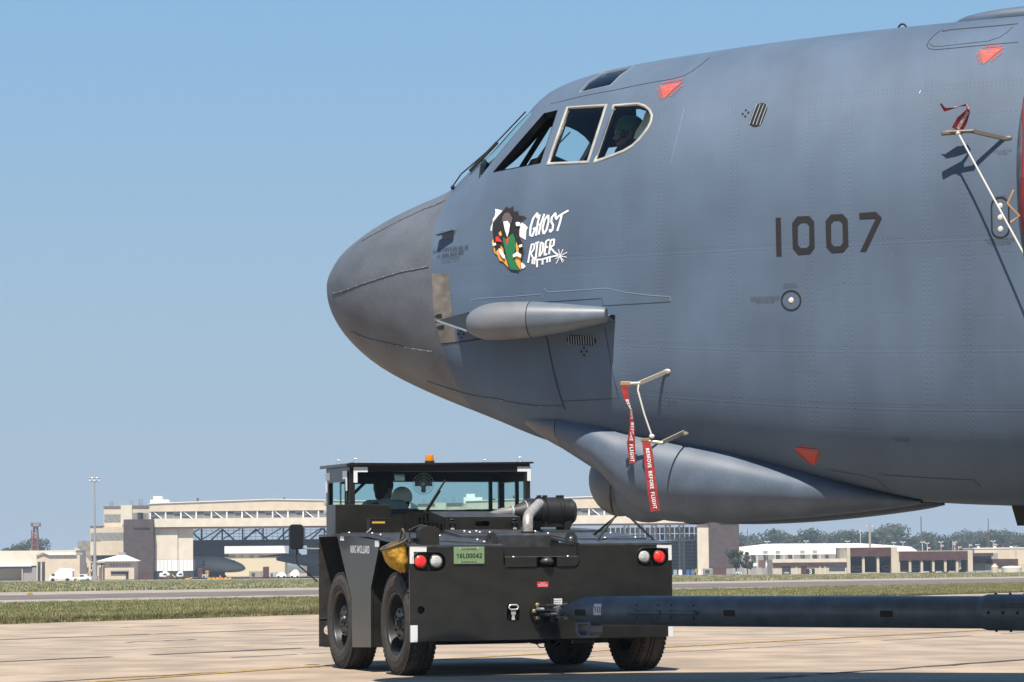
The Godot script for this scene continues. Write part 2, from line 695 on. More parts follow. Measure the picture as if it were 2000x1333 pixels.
func ground() -> void:
	var base := MB.new()
	var rows := []
	for z in [80.0, 0.0, -62.0, -300.0, -520.0, -1200.0, -4000.0]:
		var row := PackedVector3Array()
		for x in [-3000.0, -300.0, 0.0, 300.0, 3000.0]:
			row.append(Vector3(x, gy(z) - 0.05, z))
		rows.append(row)
	base.skin(rows, false, true)
	struct("ground", base, ground_mat(0.20, 0.19, 0.10, 51, 60.0, 0.7))
	# the apron: cast slabs with open joints
	var conc := StandardMaterial3D.new()
	conc.albedo_color = lin(0.415, 0.33, 0.25)
	mottled(conc, 52, 9.0, 0.84, 0.9, 0.05)
	conc.roughness = 0.9
	var conc2: StandardMaterial3D = conc.duplicate()
	conc2.albedo_color = lin(0.40, 0.322, 0.248)
	var conc3: StandardMaterial3D = conc.duplicate()
	conc3.albedo_color = lin(0.428, 0.34, 0.256)
	var apron := Node3D.new()
	apron.name = "apron"
	apron.set_meta("kind", "structure")
	add_child(apron)
	var seal := MB.new()
	for q in [[-40.0, 150.0]]:
		var c: Array = []
		for k in [[-70.0, -37.3], [150.0, -37.3], [150.0, 60.0], [-70.0, 60.0]]:
			var p: Vector2 = U * k[0] + V * k[1]
			c.append(Vector3(p.x, -0.022, p.y))
		seal.quad(c[0], c[3], c[2], c[1])
		if seal.n[0].y < 0:
			seal = MB.new()
			seal.quad(c[0], c[1], c[2], c[3])
	obj("joint_sealant", seal, mat(0.10, 0.085, 0.07, 0.9), apron)
	var vs := [-37.3, -36.1, -29.55, -22.85, -16.3, -13.1, -6.4, 0.2, 6.8, 20.0, 40.0]
	rng.seed = 3
	for i in vs.size() - 1:
		var u0 := -60.0 + 3.0 * (i % 3)
		while u0 < 140.0:
			var near := u0 > -25.0 and u0 < 85.0
			var du := 17.6 if near else 40.0
			var g := 0.012
			var ga := 0.022 if i % 2 == 0 else 0.016
			var mb := MB.new()
			var c: Vector2 = (vs[i] + vs[i + 1]) / 2.0 * V + (u0 + du / 2) * U
			mb.box(Vector3(c.x, -0.1 + rng.randf_range(-0.002, 0.002), c.y), Vector3(du - g, 0.2, vs[i + 1] - vs[i] - ga), Basis(Vector3(U.x, 0, U.y), Vector3.UP, Vector3(V.x, 0, V.y)), 0.006)
			obj("concrete_slab", mb, [conc, conc2, conc3][rng.randi() % 3], apron)
			u0 += du
	# yellow taxi line and black repair seams
	var paint := mottled(mat(0.59, 0.37, 0.08, 0.8), 53, 0.8, 0.75)
	line_on("taxi_line", [[-9.5, -12.0], [-6.2, -19.5], [-3.79, -25.0], [-1.97, -28.5], [1.77, -33.5], [6.34, -39.6], [16.0, -52.5], [30.0, -71.0]], 0.15, paint, 0.0065)
	var tar := mottled(mat(0.11, 0.10, 0.09, 0.9), 54, 0.5, 0.6)
	var pale := mat(0.22, 0.2, 0.17, 0.9)
	for q in [[-27.0, 30.0, 62.0, 0.16, 0], [-21.4, 23.0, 25.5, 0.12, 0], [-29.6, 27.0, 37.0, 0.26, 1], [-29.65, 38.5, 41.0, 0.16, 1], [-22.9, 20.0, 30.2, 0.20, 1], [-33.2, 33.0, 60.0, 0.14, 0], [-24.6, 24.0, 40.0, 0.1, 0], [-13.2, 21.0, 46.0, 0.14, 1], [-9.8, 20.0, 30.0, 0.06, 0], [-18.6, 17.4, 21.5, 0.12, 1], [-17.8, 24.0, 45.0, 0.10, 0], [-26.9, 26.8, 28.2, 0.14, 1], [-6.4, 24.0, 32.0, 0.10, 0]]:
		var l := []
		var n := int((q[2] - q[1]) * 2)
		var at: float = q[1]
		while at < q[2]:
			var run := rng.randf_range(0.6, 3.5)
			l = []
			for i in 7:
				var p: Vector2 = V * (q[0] + rng.randf_range(-0.04, 0.04)) + U * lerpf(at, minf(at + run, q[2]), i / 6.0)
				l.append([p.x, p.y])
			line_on("crack_seal", l, q[3] * rng.randf_range(0.35, 0.85), tar if q[4] else pale, 0.0055)
			at += run + rng.randf_range(0.05, 0.9)
	# strips beyond: grass, pale shoulder, asphalt taxiway, shoulder, grass, far concrete
	var e0 := [-9.05, -49.8, 14.7, -81.0]
	var e1 := [-15.2, -84.0, 27.0, -149.0]
	var e1b := [-17.6, -97.5, 28.5, -157.2]
	var e2 := [-22.0, -121.0, 40.4, -222.0]
	var e3 := [-26.4, -145.0, 47.8, -263.0]
	var e4 := [-73.6, -405.0, 83.8, -461.0]
	var e5 := [-140.0, -760.0, 140.0, -760.0]
	strip("grass_verge", e0, e1, -0.03, ground_mat(0.13, 0.125, 0.05, 55, 5.0, 0.55))
	strip("shoulder", e1, e1b, -0.02, ground_mat(0.50, 0.47, 0.42, 56, 12.0, 0.8))
	strip("taxiway", e1b, e2, -0.016, ground_mat(0.235, 0.195, 0.18, 57, 20.0, 0.82))
	strip("shoulder", e2, e3, -0.02, ground_mat(0.50, 0.44, 0.37, 58, 15.0, 0.85))
	strip("grass_field", e3, e4, -0.03, ground_mat(0.17, 0.165, 0.07, 59, 25.0, 0.65))
	strip("far_apron", e4, e5, -0.02, ground_mat(0.52, 0.42, 0.32, 60, 30.0, 0.85))


func line_on(called: String, l: Array, w: float, m: Material, lift: float) -> void:
	var mb := MB.new()
	var rows := []
	for i in l.size():
		var a: Array = l[maxi(i - 1, 0)]
		var b: Array = l[mini(i + 1, l.size() - 1)]
		var d := (Vector2(b[0], b[1]) - Vector2(a[0], a[1])).normalized()
		var x := Vector2(-d.y, d.x) * w / 2
		rows.append(PackedVector3Array([Vector3(l[i][0] - x.x, lift, l[i][1] - x.y), Vector3(l[i][0] + x.x, lift, l[i][1] + x.y)]))
	mb.skin(rows, false, false)
	if mb.n[0].y < 0:
		mb = MB.new().skin(rows, false, true)
	struct(called, mb, m)


func blades(n: int, w: float, h: float, sd: int) -> ArrayMesh:   # one tuft
	var r := RandomNumberGenerator.new()
	r.seed = sd
	var mb := MB.new()
	for i in n:
		var a := r.randf() * TAU
		var c := Vector3(r.randf_range(-w, w), 0, r.randf_range(-w, w))
		var lean := Vector3(cos(a), 0, sin(a)) * r.randf_range(0.1, 0.7) * h
		var hh := h * r.randf_range(0.5, 1.0)
		var s := Vector3(-sin(a), 0, cos(a)) * w * 0.09
		var mid := c + lean * 0.35 + Vector3.UP * hh * 0.6
		mb.tri(c - s, c + s, mid)
		mb.tri(mid - s * 0.6, mid + s * 0.6, c + lean + Vector3.UP * hh)
		mb.tri(c - s, mid + s * 0.6, mid - s * 0.6)
	var m := StandardMaterial3D.new()
	m.vertex_color_use_as_albedo = true
	m.roughness = 0.8
	m.backlight_enabled = true
	m.backlight = Color(0.35, 0.4, 0.15)
	return mb.mesh(m)


func scatter(called: String, mesh: Mesh, count: int, a: Array, b: Array, t0: float, t1: float, bias: float, lift: float, s0: float, s1: float, cols: Array, edge_dark: bool) -> void:
	var mm := MultiMesh.new()
	mm.transform_format = MultiMesh.TRANSFORM_3D
	mm.use_colors = true
	mm.mesh = mesh
	mm.instance_count = count
	var f := FastNoiseLite.new()
	f.seed = 9
	f.frequency = 0.15
	for i in count:
		var t := rng.randf_range(t0, t1)
		var k := pow(rng.randf(), bias)
		var p := Vector2(a[0], a[1]).lerp(Vector2(a[2], a[3]), t).lerp(Vector2(b[0], b[1]).lerp(Vector2(b[2], b[3]), t), k)
		if k < 0.03:
			p += Vector2(rng.randfn(0, 0.12), rng.randfn(0, 0.12))
		var n := f.get_noise_2d(p.x, p.y)
		var s := rng.randf_range(s0, s1) * (1.0 + 0.35 * n)
		mm.set_instance_transform(i, Transform3D(Basis(Vector3.UP, rng.randf() * TAU).scaled(Vector3(s, s * rng.randf_range(0.8, 1.3), s)), Vector3(p.x, gy(p.y) + lift, p.y)))
		var q := clampf(0.5 + n * 0.9 + rng.randfn(0, 0.22), 0, 1)
		var c: Color = cols[0].lerp(cols[1], q)
		if rng.randf() < 0.16:
			c = cols[2]
		mm.set_instance_color(i, Color(c.r * 0.8, c.g * 0.8, c.b * 0.8))
	var o := MultiMeshInstance3D.new()
	o.name = called
	o.multimesh = mm
	add_child(o, true)
	o.set_meta("kind", "stuff")
	o.set_meta("category", "grass")


func grass() -> void:
	rng.seed = 77
	var e0 := [-9.05, -49.8, 14.7, -81.0]
	var e1 := [-15.2, -84.0, 27.0, -149.0]
	var near := [Color(0.14, 0.175, 0.055), Color(0.29, 0.275, 0.115), Color(0.45, 0.37, 0.21)]
	scatter("grass", blades(10, 0.075, 0.085, 1), 140000, e0, e1, -0.4, 1.5, 1.7, -0.03, 0.7, 1.3, near, true)
	scatter("grass_edge", blades(9, 0.05, 0.15, 2), 26000, e0, [-9.3, -50.9, 14.9, -82.6], -0.3, 1.4, 1.0, -0.03, 0.5, 1.25, [Color(0.075, 0.08, 0.025), Color(0.16, 0.13, 0.05), Color(0.24, 0.18, 0.10)], true)
	get_node("grass").set_meta("label", "green and straw-coloured grass of the wide verge beyond the apron")
	get_node("grass_edge").set_meta("label", "ragged taller grass fringe along the edge of the concrete apron")
	scatter("far_grass", blades(10, 0.3, 0.14, 3), 70000, [-26.4, -145.0, 47.8, -263.0], [-73.6, -405.0, 83.8, -461.0], -0.3, 1.4, 1.3, -0.03, 0.6, 1.4, [Color(0.19, 0.225, 0.09), Color(0.36, 0.345, 0.18), Color(0.48, 0.42, 0.26)], false)
	get_node("far_grass").set_meta("label", "pale green grass between the taxiway and the hangars")


# ------------------------------------------------------------------ far buildings; measured at their own distances
func bx(mb: MB, x0: float, x1: float, y0: float, y1: float, z0: float, z1: float) -> MB:
	return mb.box(Vector3((x0 + x1) / 2, (y0 + y1) / 2, (z0 + z1) / 2), Vector3(absf(x1 - x0), absf(y1 - y0), absf(z1 - z0)))


func block(called: String, x0: float, x1: float, y0: float, y1: float, z0: float, z1: float, m: Material, parent: Node) -> MeshInstance3D:
	return obj(called, bx(MB.new(), x0, x1, y0, y1, z0, z1), m, parent)


func lattice(a: Vector3, w: float, w2: float, h: float, n: int, r: float) -> MB:   # square braced mast
	var mb := MB.new()
	var at := func(k: int, i: int) -> Vector3:
		var s: float = lerpf(w, w2, float(i) / n) / 2
		return a + Vector3(s * [1, 1, -1, -1][k % 4], h * i / n, s * [1, -1, -1, 1][k % 4])
	for k in 4:
		mb.bar(at.call(k, 0), at.call(k, n), r, r)
		for i in n:
			mb.bar(at.call(k, i), at.call(k + 1, i + 1), r * 0.6, r * 0.6)
			mb.bar(at.call(k, i + 1), at.call(k + 1, i + 1), r * 0.6, r * 0.6)
	return mb


# one hangar; x from the left edge of its left door tower, y from its apron
func make_hangar(label: String, at: Vector3, doors_in: bool) -> Node3D:
	var o := thing("hangar", label, "hangar", at, 0.0, "twin hangars across the taxiway")
	var w := 111.0 * 58.4 / 111.0
	w = 49.0
	# upper wall with shallow gable, clerestory, fascia
	var up := MB.new()
	up.prism(pts([4.3, 12.45, 24.0, 12.45, 45.0, 12.45, 52.5, 12.45, 52.5, 13.85, 26.9, 14.5, 4.3, 13.9]), 60.0, at3(0, 0, 0))
	obj("upper_wall", up, M.cream, o)
	obj("roof_edge", MB.new().bar(Vector3(4.2, 13.95, 0.05), Vector3(26.9, 14.55, 0.05), 0.3, 0.12), M.white, o)
	obj("roof_edge", MB.new().bar(Vector3(26.9, 14.55, 0.05), Vector3(52.6, 13.9, 0.05), 0.3, 0.12), M.white, o)
	block("clerestory_back", 4.3, 52.5, 11.1, 12.45, -0.5, -0.4, M.grey, o)
	var n := 34
	for i in n:
		var x := 4.5 + 48.0 * i / n
		for j in 3:
			block("pane", x + 0.08, x + 48.0 / n - 0.08, 11.18 + 0.42 * j, 11.56 + 0.42 * j, -0.4, -0.36, M.pane2 if (i * 7 + j * 3) % 4 else M.pane, o)
	for i in 18:
		block("mullion", 4.45 + 48.0 * i / 17 - 0.12, 4.45 + 48.0 * i / 17 + 0.12, 11.1, 12.45, -0.3, -0.12, M.white, o)
	for i in 9:
		obj("brace", MB.new().bar(Vector3(5.0 + 5.6 * i, 12.4, -0.2), Vector3(6.6 + 5.6 * i, 11.1, -0.2), 0.1, 0.16), M.white, o)
	block("fascia", 5.4, 48.9, 9.55, 11.1, -0.4, 1.6, M.cream_light, o)
	block("door_track", 5.4, 48.9, 9.2, 9.5, 0.2, 1.5, M.wood, o)
	# door towers
	for x in [0.0, 49.0]:
		block("door_tower", x, x + 5.4, 1.3, 11.0, -2.0, 3.5, M.brown, o)
		block("tower_plinth", x + 0.02, x + 5.38, 0.0, 1.3, -2.0, 3.45, M.redbrown, o)
		block("tower_ledge", x + 1.8, x + 4.9, 9.4, 9.55, 3.5, 3.7, M.shade, o)
	# sliding doors at the left, half open
	if doors_in:
		var xs := [5.45, 9.7, 12.5]
		for i in 2:
			block("sliding_door", xs[i], xs[i + 1] - 0.08, 3.6, 9.2, 0.6 - 0.3 * i, 0.9 - 0.3 * i, M.cream_light, o)
			block("door_skirt", xs[i], xs[i + 1] - 0.08, 1.5, 3.58, 0.6 - 0.3 * i, 0.88 - 0.3 * i, M.white, o)
			for k in 5:
				block("door_rib", xs[i] + 0.2 + 0.7 * k, xs[i] + 0.26 + 0.7 * k, 1.5, 3.58, 0.89 - 0.3 * i, 0.93 - 0.3 * i, M.grey, o)
			block("door_base", xs[i], xs[i + 1], 0.0, 1.5, 0.5, 0.82 - 0.3 * i, M.shade, o)
	else:
		block("door_pier", 46.9, 48.95, 0.0, 9.5, -0.4, 1.2, M.cream_light, o)
		for k in 5:
			var mb := lattice(Vector3(34.0 + 2.6 * k, 0.0, -2.0 - k), 0.9, 0.9, 9.2, 8, 0.16)
			obj("door_truss", mb, M.steel, o)
	# shell: roof, side walls, back wall open in the middle with its own glazing
	block("roof", 4.3, 52.5, 12.3, 12.6, -62.0, -0.5, M.grey, o)
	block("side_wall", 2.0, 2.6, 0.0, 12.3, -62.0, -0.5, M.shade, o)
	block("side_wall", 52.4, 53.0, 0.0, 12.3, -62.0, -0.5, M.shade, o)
	var far_h := -60.0
	if doors_in:
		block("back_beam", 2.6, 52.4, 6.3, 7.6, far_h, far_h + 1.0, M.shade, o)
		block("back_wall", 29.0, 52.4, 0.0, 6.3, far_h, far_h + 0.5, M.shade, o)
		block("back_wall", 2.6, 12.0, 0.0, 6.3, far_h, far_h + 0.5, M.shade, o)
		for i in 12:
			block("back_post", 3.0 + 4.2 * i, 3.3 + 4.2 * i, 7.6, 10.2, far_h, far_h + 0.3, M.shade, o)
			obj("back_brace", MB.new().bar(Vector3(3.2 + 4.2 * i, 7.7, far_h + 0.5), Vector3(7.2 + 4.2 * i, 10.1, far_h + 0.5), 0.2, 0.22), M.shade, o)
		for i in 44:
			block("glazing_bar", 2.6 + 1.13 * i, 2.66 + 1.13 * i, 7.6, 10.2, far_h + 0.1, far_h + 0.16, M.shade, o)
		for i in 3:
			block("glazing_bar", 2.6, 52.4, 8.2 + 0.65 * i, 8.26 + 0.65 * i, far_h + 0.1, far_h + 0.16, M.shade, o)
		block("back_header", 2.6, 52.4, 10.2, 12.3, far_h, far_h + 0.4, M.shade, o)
		for i in 7:
			obj("roof_truss", MB.new().bar(Vector3(5 + 6.5 * i, 6.4, -30), Vector3(8.2 + 6.5 * i, 9.4, -30), 0.3, 0.3).bar(Vector3(8.2 + 6.5 * i, 9.4, -30), Vector3(11.5 + 6.5 * i, 6.4, -30), 0.3, 0.3).bar(Vector3(5 + 6.5 * i, 6.4, -30), Vector3(11.5 + 6.5 * i, 6.4, -30), 0.3, 0.3), M.shade, o)
	else:
		var bw := mat(0.16, 0.165, 0.18, 0.8)
		block("back_wall", 2.6, 52.4, 0.0, 6.4, -24.0, -23.5, bw, o)
		for i in 24:
			for j in 2:
				block("pane", 30.0 + 0.95 * i, 30.75 + 0.95 * i, 6.6 + 1.3 * j, 7.75 + 1.3 * j, -24.0, -23.9, mat(0.55, 0.6, 0.66, 0.4) if (i + j) % 6 else M.shade, o)
		for i in 9:
			block("wall_rail", 28.0, 52.0, 0.8 + 0.7 * i, 0.86 + 0.7 * i, -23.5, -23.4, M.steel, o)
			block("wall_stud", 30.0 + 2.5 * i, 30.12 + 2.5 * i, 0.0, 6.4, -23.5, -23.38, M.steel, o)
	# stepped annex on its left, three storeys
	block("annex_wall", -4.7, 4.3, 2.0, 13.2, -14.0, -4.0, M.cream, o)
	block("annex_roof", -4.75, -1.5, 13.2, 13.6, -14.0, -3.9, M.roof, o)
	block("annex_roof", 0.6, 3.7, 13.2, 13.7, -14.0, -3.9, M.roof, o)
	block("annex_pilaster", -1.5, 0.6, 9.0, 13.75, -13.9, -3.7, M.cream_light, o)
	block("annex_roof_unit", -1.2, -0.2, 9.7, 10.2, -3.6, -3.0, M.grey, o)
	for q in [[-4.6, -1.6, 10.7, 12.1], [0.7, 3.6, 11.0, 12.3], [-6.8, 0.0, 7.2, 8.7]]:
		var k: float = -3.98 if q[2] > 10 else -1.98
		block("window_band", q[0], q[1], q[2], q[3], k - 0.1, k + 0.06, M.grey, o)
		var cnt := int((q[1] - q[0]) / 0.42)
		for i in cnt:
			for j in 3:
				block("pane", q[0] + 0.42 * i + 0.05, q[0] + 0.42 * i + 0.37, q[2] + 0.47 * j + 0.05, q[2] + 0.47 * j + 0.4, k + 0.06, k + 0.09, mat_glass(i + j), o)
	block("annex_wall", -6.9, 0.0, 4.5, 9.7, -12.0, -2.0, M.cream, o)
	block("annex_roof", -6.95, -4.6, 9.7, 9.95, -12.0, -1.9, M.roof, o)
	block("annex_wall", -9.4, 0.0, 0.0, 7.2, -13.0, -3.0, mottled(mat(0.36, 0.34, 0.33, 0.85), 49, 8.0, 0.85), o)  # cream annex painted grey: its shaded face put into the colour
	block("annex_wall", -5.0, -0.02, 4.5, 7.18, -3.0, -1.9, M.cream, o)
	block("loading_recess", -6.5, -0.05, 2.5, 4.45, -2.9, -2.4, M.shade, o)
	var lean := MB.new()
	lean.prism(pts([-9.3, 0.0, -4.0, 0.0, -4.0, 2.6, -6.4, 2.7, -9.3, 5.9]), 5.0, at3(0, 0, 2.0))
	obj("lean_to", lean, M.cream, o)
	for i in 6:
		block("louvre", -8.4 + 0.75 * i, -8.1 + 0.75 * i, 0.2, 2.3, 2.0, 2.1, M.wood, o)
	for q in [[-3.6, 14.3], [0.1, 14.4], [1.9, 14.7]]:
		obj("roof_frame", lattice(Vector3(q[0], 13.5, -6.0), 0.5, 0.5, q[1] - 13.5 + 0.2, 2, 0.07), M.grey, o)
	block("roof_cabin", 3.8, 7.3, 13.6, 14.75, -9.0, -5.0, M.white, o)
	block("roof_cabin", 4.3, 5.9, 14.75, 15.4, -8.0, -5.5, M.white, o)
	for x in [13.0, 29.0]:
		block("roof_vent", x, x + 0.35, 14.1, 14.9, -0.5, -0.1, M.wood, o)
	return o


func mat_glass(k: int) -> Material:
	return [M.pane2, M.grey, M.pane3][k % 3]


func hangars() -> void:
	M.pane2 = mat(0.24, 0.25, 0.24, 0.4)
	M.pane3 = mat(0.3, 0.3, 0.28, 0.5)
	var x := -71.522
	var y := -1.903
	make_hangar("cream hangar left of the tractor, its wide door open on parked aircraft", Vector3(x, y, -520.0), true)
	make_hangar("cream hangar right of the tractor behind its deck, steel lattice inside the open door", Vector3(x + 58.429, y - 0.05, -520.0), false)
	# aircraft parked inside the left hangar
	var grey := mat(0.30, 0.33, 0.34, 0.5)
	var o := thing("parked_aircraft", "pale grey aircraft nose standing inside the open left hangar", "aircraft", Vector3(-59.987, y, -526.0))
	var nose := [[-9.0, 4.3, 1.2, 0, 1.6], [0.0, 4.3, 1.3, 0, 1.6], [4.0, 4.2, 1.2, 0, 1.55], [7.0, 3.6, 1.1, 0, 1.3], [9.2, 2.7, 1.3, 0, 0.7], [9.9, 2.0, 1.7, 0, 0.15]]
	obj("fuselage", loft(dense(nose, 4), 20, 1.0), grey, o)
	block("cockpit_window", 7.1, 8.0, 3.05, 3.35, 0.6, 0.95, M.shade, o)
	block("crew_door", 2.1, 2.5, 2.4, 3.3, 1.5, 1.62, M.shade, o)
	block("top_fairing", 5.3, 6.8, 4.0, 4.5, -0.3, 0.3, M.shade, o)
	obj("nose_gear", MB.new().tube([Vector3(6.0, 1.4, 0), Vector3(6.0, 0.3, 0)], 0.12, 8).lathe([Vector2(0, -0.3), Vector2(0.35, -0.3), Vector2(0.35, 0.3), Vector2(0, 0.3)], Transform3D(Basis(Vector3.RIGHT, PI / 2), Vector3(6, 0.35, 0)), 14, true), M.shade, o)
	o = thing("parked_aircraft", "grey swept-tail aircraft deep in the right part of the open left hangar", "aircraft", Vector3(-46.309, y, -552.0))
	var fus := [[-0.2, 3.9, 3.3, 0, 0.1], [3.0, 4.2, 2.6, 0, 0.8], [8.0, 4.5, 1.8, 0, 1.3], [14.0, 4.4, 1.5, 0, 1.5], [22.0, 4.3, 1.5, 0, 1.5]]
	obj("fuselage", loft(dense(fus, 4), 18, 1.0), mat(0.2, 0.21, 0.23, 0.5), o)
	obj("tail_fin", MB.new().prism(pts([2.2, 4.1, 4.4, 4.2, 3.3, 9.6, 2.5, 9.6]), 0.25, at3(0, 0, 0.1)), grey, o)
	obj("tail_plane", MB.new().prism(pts([-2.6, 0.0, 5.0, 0.0, 5.5, 4.0, 2.0, 4.0]), 0.2, Transform3D(Basis(Vector3.RIGHT, PI / 2 - 0.1), Vector3(-0.5, 4.0, 0.5))), M.shade, o)
	obj("engine", MB.new().lathe([Vector2(0.5, -1.2), Vector2(0.8, -1.0), Vector2(0.8, 1.0), Vector2(0.55, 1.4)], Transform3D(Basis(Vector3(0, 1, 0), Vector3(1, 0, 0), Vector3(0, 0, -1)), Vector3(13.0, 2.5, 3.0)), 18), M.shade, o)
	# the low pale building seen through the far door
	o = thing("long_building", "long pale building seen through the left hangar's far door", "building", Vector3(-71.184, y - 0.2, -640.0))
	block("wall", -3.0, 19.2, 0.0, 5.2, -8.0, 0.0, mat(0.6, 0.53, 0.38, 0.85), o)
	obj("roof", MB.new().prism(pts([-3.3, 5.2, 19.4, 5.2, 19.0, 7.2, -3.3, 7.3]), 9.0, at3(0, 0, 0.6)), M.white, o)
	for q in [[6.5, 7.9], [9.3, 9.6], [11.2, 12.2], [13.2, 14.4], [3.0, 4.2]]:
		block("window", q[0], q[1], 4.2, 4.8, 0.0, 0.08, M.grey, o)


func small_buildings() -> void:
	var D := 470.0
	# low building along the left edge
	var o := thing("long_building", "low cream building at the far left edge, shadowed carport along its front", "building", Vector3(-90.979, -1.82, -500.0))
	block("wall", -14.0, 13.2, 0.0, 5.3, -12.0, -2.0, M.cream, o)
	block("upper_band", -14.0, 13.2, 2.6, 5.25, -2.0, -0.5, M.cream_light, o)
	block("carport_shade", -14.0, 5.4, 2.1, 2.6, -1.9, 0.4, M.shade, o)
	block("carport_edge", -14.0, 5.5, 2.5, 2.75, -1.0, 0.5, M.white, o)
	block("garage_wall", 3.9, 6.4, 0.0, 2.3, -1.9, 0.0, M.grey, o)
	for i in 5:
		block("post", -13.0 + 4.2 * i, -12.85 + 4.2 * i, 0.0, 2.2, 0.2, 0.4, M.cream, o)
	# shed with a gable end
	o = thing("shed", "cream gabled shed with two tall dark doors, behind the white trucks", "shed", Vector3(-79.555, -1.847, -470.0))
	obj("wall", MB.new().prism(pts([0.0, 0.0, 2.4, 0.0, 7.2, 0.0, 7.2, 4.35, 2.3, 4.35, 1.1, 4.75, 0.0, 4.3]), 7.0, at3(0, 0, 0)), M.cream, o)
	obj("roof", MB.new().prism(pts([1.1, 4.75, 2.0, 4.4, 6.6, 4.4, 6.6, 4.75]), 7.2, at3(0, 0.03, 0.2)), M.white, o)
	obj("roof_edge", MB.new().bar(Vector3(-0.1, 4.3, 0.2), Vector3(1.1, 4.78, 0.2), 0.2, 0.12).bar(Vector3(1.1, 4.78, 0.2), Vector3(2.2, 4.36, 0.2), 0.2, 0.12).bar(Vector3(2.2, 4.36, 0.2), Vector3(6.7, 4.36, 0.2), 0.2, 0.1), M.grey, o)
	for q in [[0.2, 0.65], [0.9, 1.4]]:
		var d := block("door", q[0], q[1], 0.05, 3.3, 0.0, 0.08, M.shade, o)
		block("door_light", q[0] + 0.08, q[1] - 0.08, 2.6, 3.2, 0.08, 0.11, M.pane, d)
	# guard shack with hipped roof
	o = thing("guard_hut", "cream hut with a pale hipped roof and dark counter window beside the brown door tower", "hut", Vector3(-69.936, -1.661, -480.0))
	block("wall", 0.3, 5.3, 0.0, 3.3, -5.0, 0.0, M.cream, o)
	var hip := MB.new()
	var a := [Vector3(-1.2, 3.1, 0.6), Vector3(5.8, 3.1, 0.6), Vector3(5.8, 3.1, -5.6), Vector3(-1.2, 3.1, -5.6)]
	var r := [Vector3(2.6, 4.25, -2.5), Vector3(3.4, 4.25, -2.5)]
	hip.quad(a[0], a[1], r[1], r[0])
	hip.tri(a[1], a[2], r[1])
	hip.quad(a[2], a[3], r[0], r[1])
	hip.tri(a[3], a[0], r[0])
	hip.quad(a[3], a[2], a[1], a[0])
	obj("roof", hip, mat(0.62, 0.63, 0.62, 0.8), o)
	block("roof_unit", 2.3, 3.5, 4.1, 4.6, -3.1, -2.2, M.grey, o)
	block("counter_window", 1.4, 4.2, 0.95, 1.35, 0.0, 0.06, M.shade, o)
	block("window_ledge", 1.3, 4.3, 1.35, 1.55, 0.0, 0.4, M.grey, o)
	for i in 7:
		block("window", 1.2 + 0.52 * i, 1.55 + 0.52 * i, 2.2, 2.7, 0.0, 0.06, M.grey, o)
	block("door", 3.9, 4.35, 0.05, 1.5, 0.0, 0.07, M.shade, o)
	# pipes and stairs between hut and annex
	o = thing("steel_stair", "cluttered steel stair and pipes between shed and hut", "stair", Vector3(-75.212, -1.752, -490.0))
	for i in 5:
		obj("post", MB.new().tube([Vector3(0.9 * i, 0, 0), Vector3(0.9 * i, 3.0, 0)], 0.1, 8), M.wood, o)
	obj("stringer", MB.new().bar(Vector3(0.5, 0.3, 0.3), Vector3(3.4, 3.0, 0.3), 0.2, 0.3), M.cream, o)
	for i in 8:
		obj("tread", MB.new().box(Vector3(0.7 + 0.36 * i, 0.5 + 0.33 * i, 0.3), Vector3(0.34, 0.06, 0.9)), M.steel, o)
	obj("deck", MB.new().box(Vector3(2.2, 3.05, 0), Vector3(4.6, 0.15, 1.4)), M.cream, o)


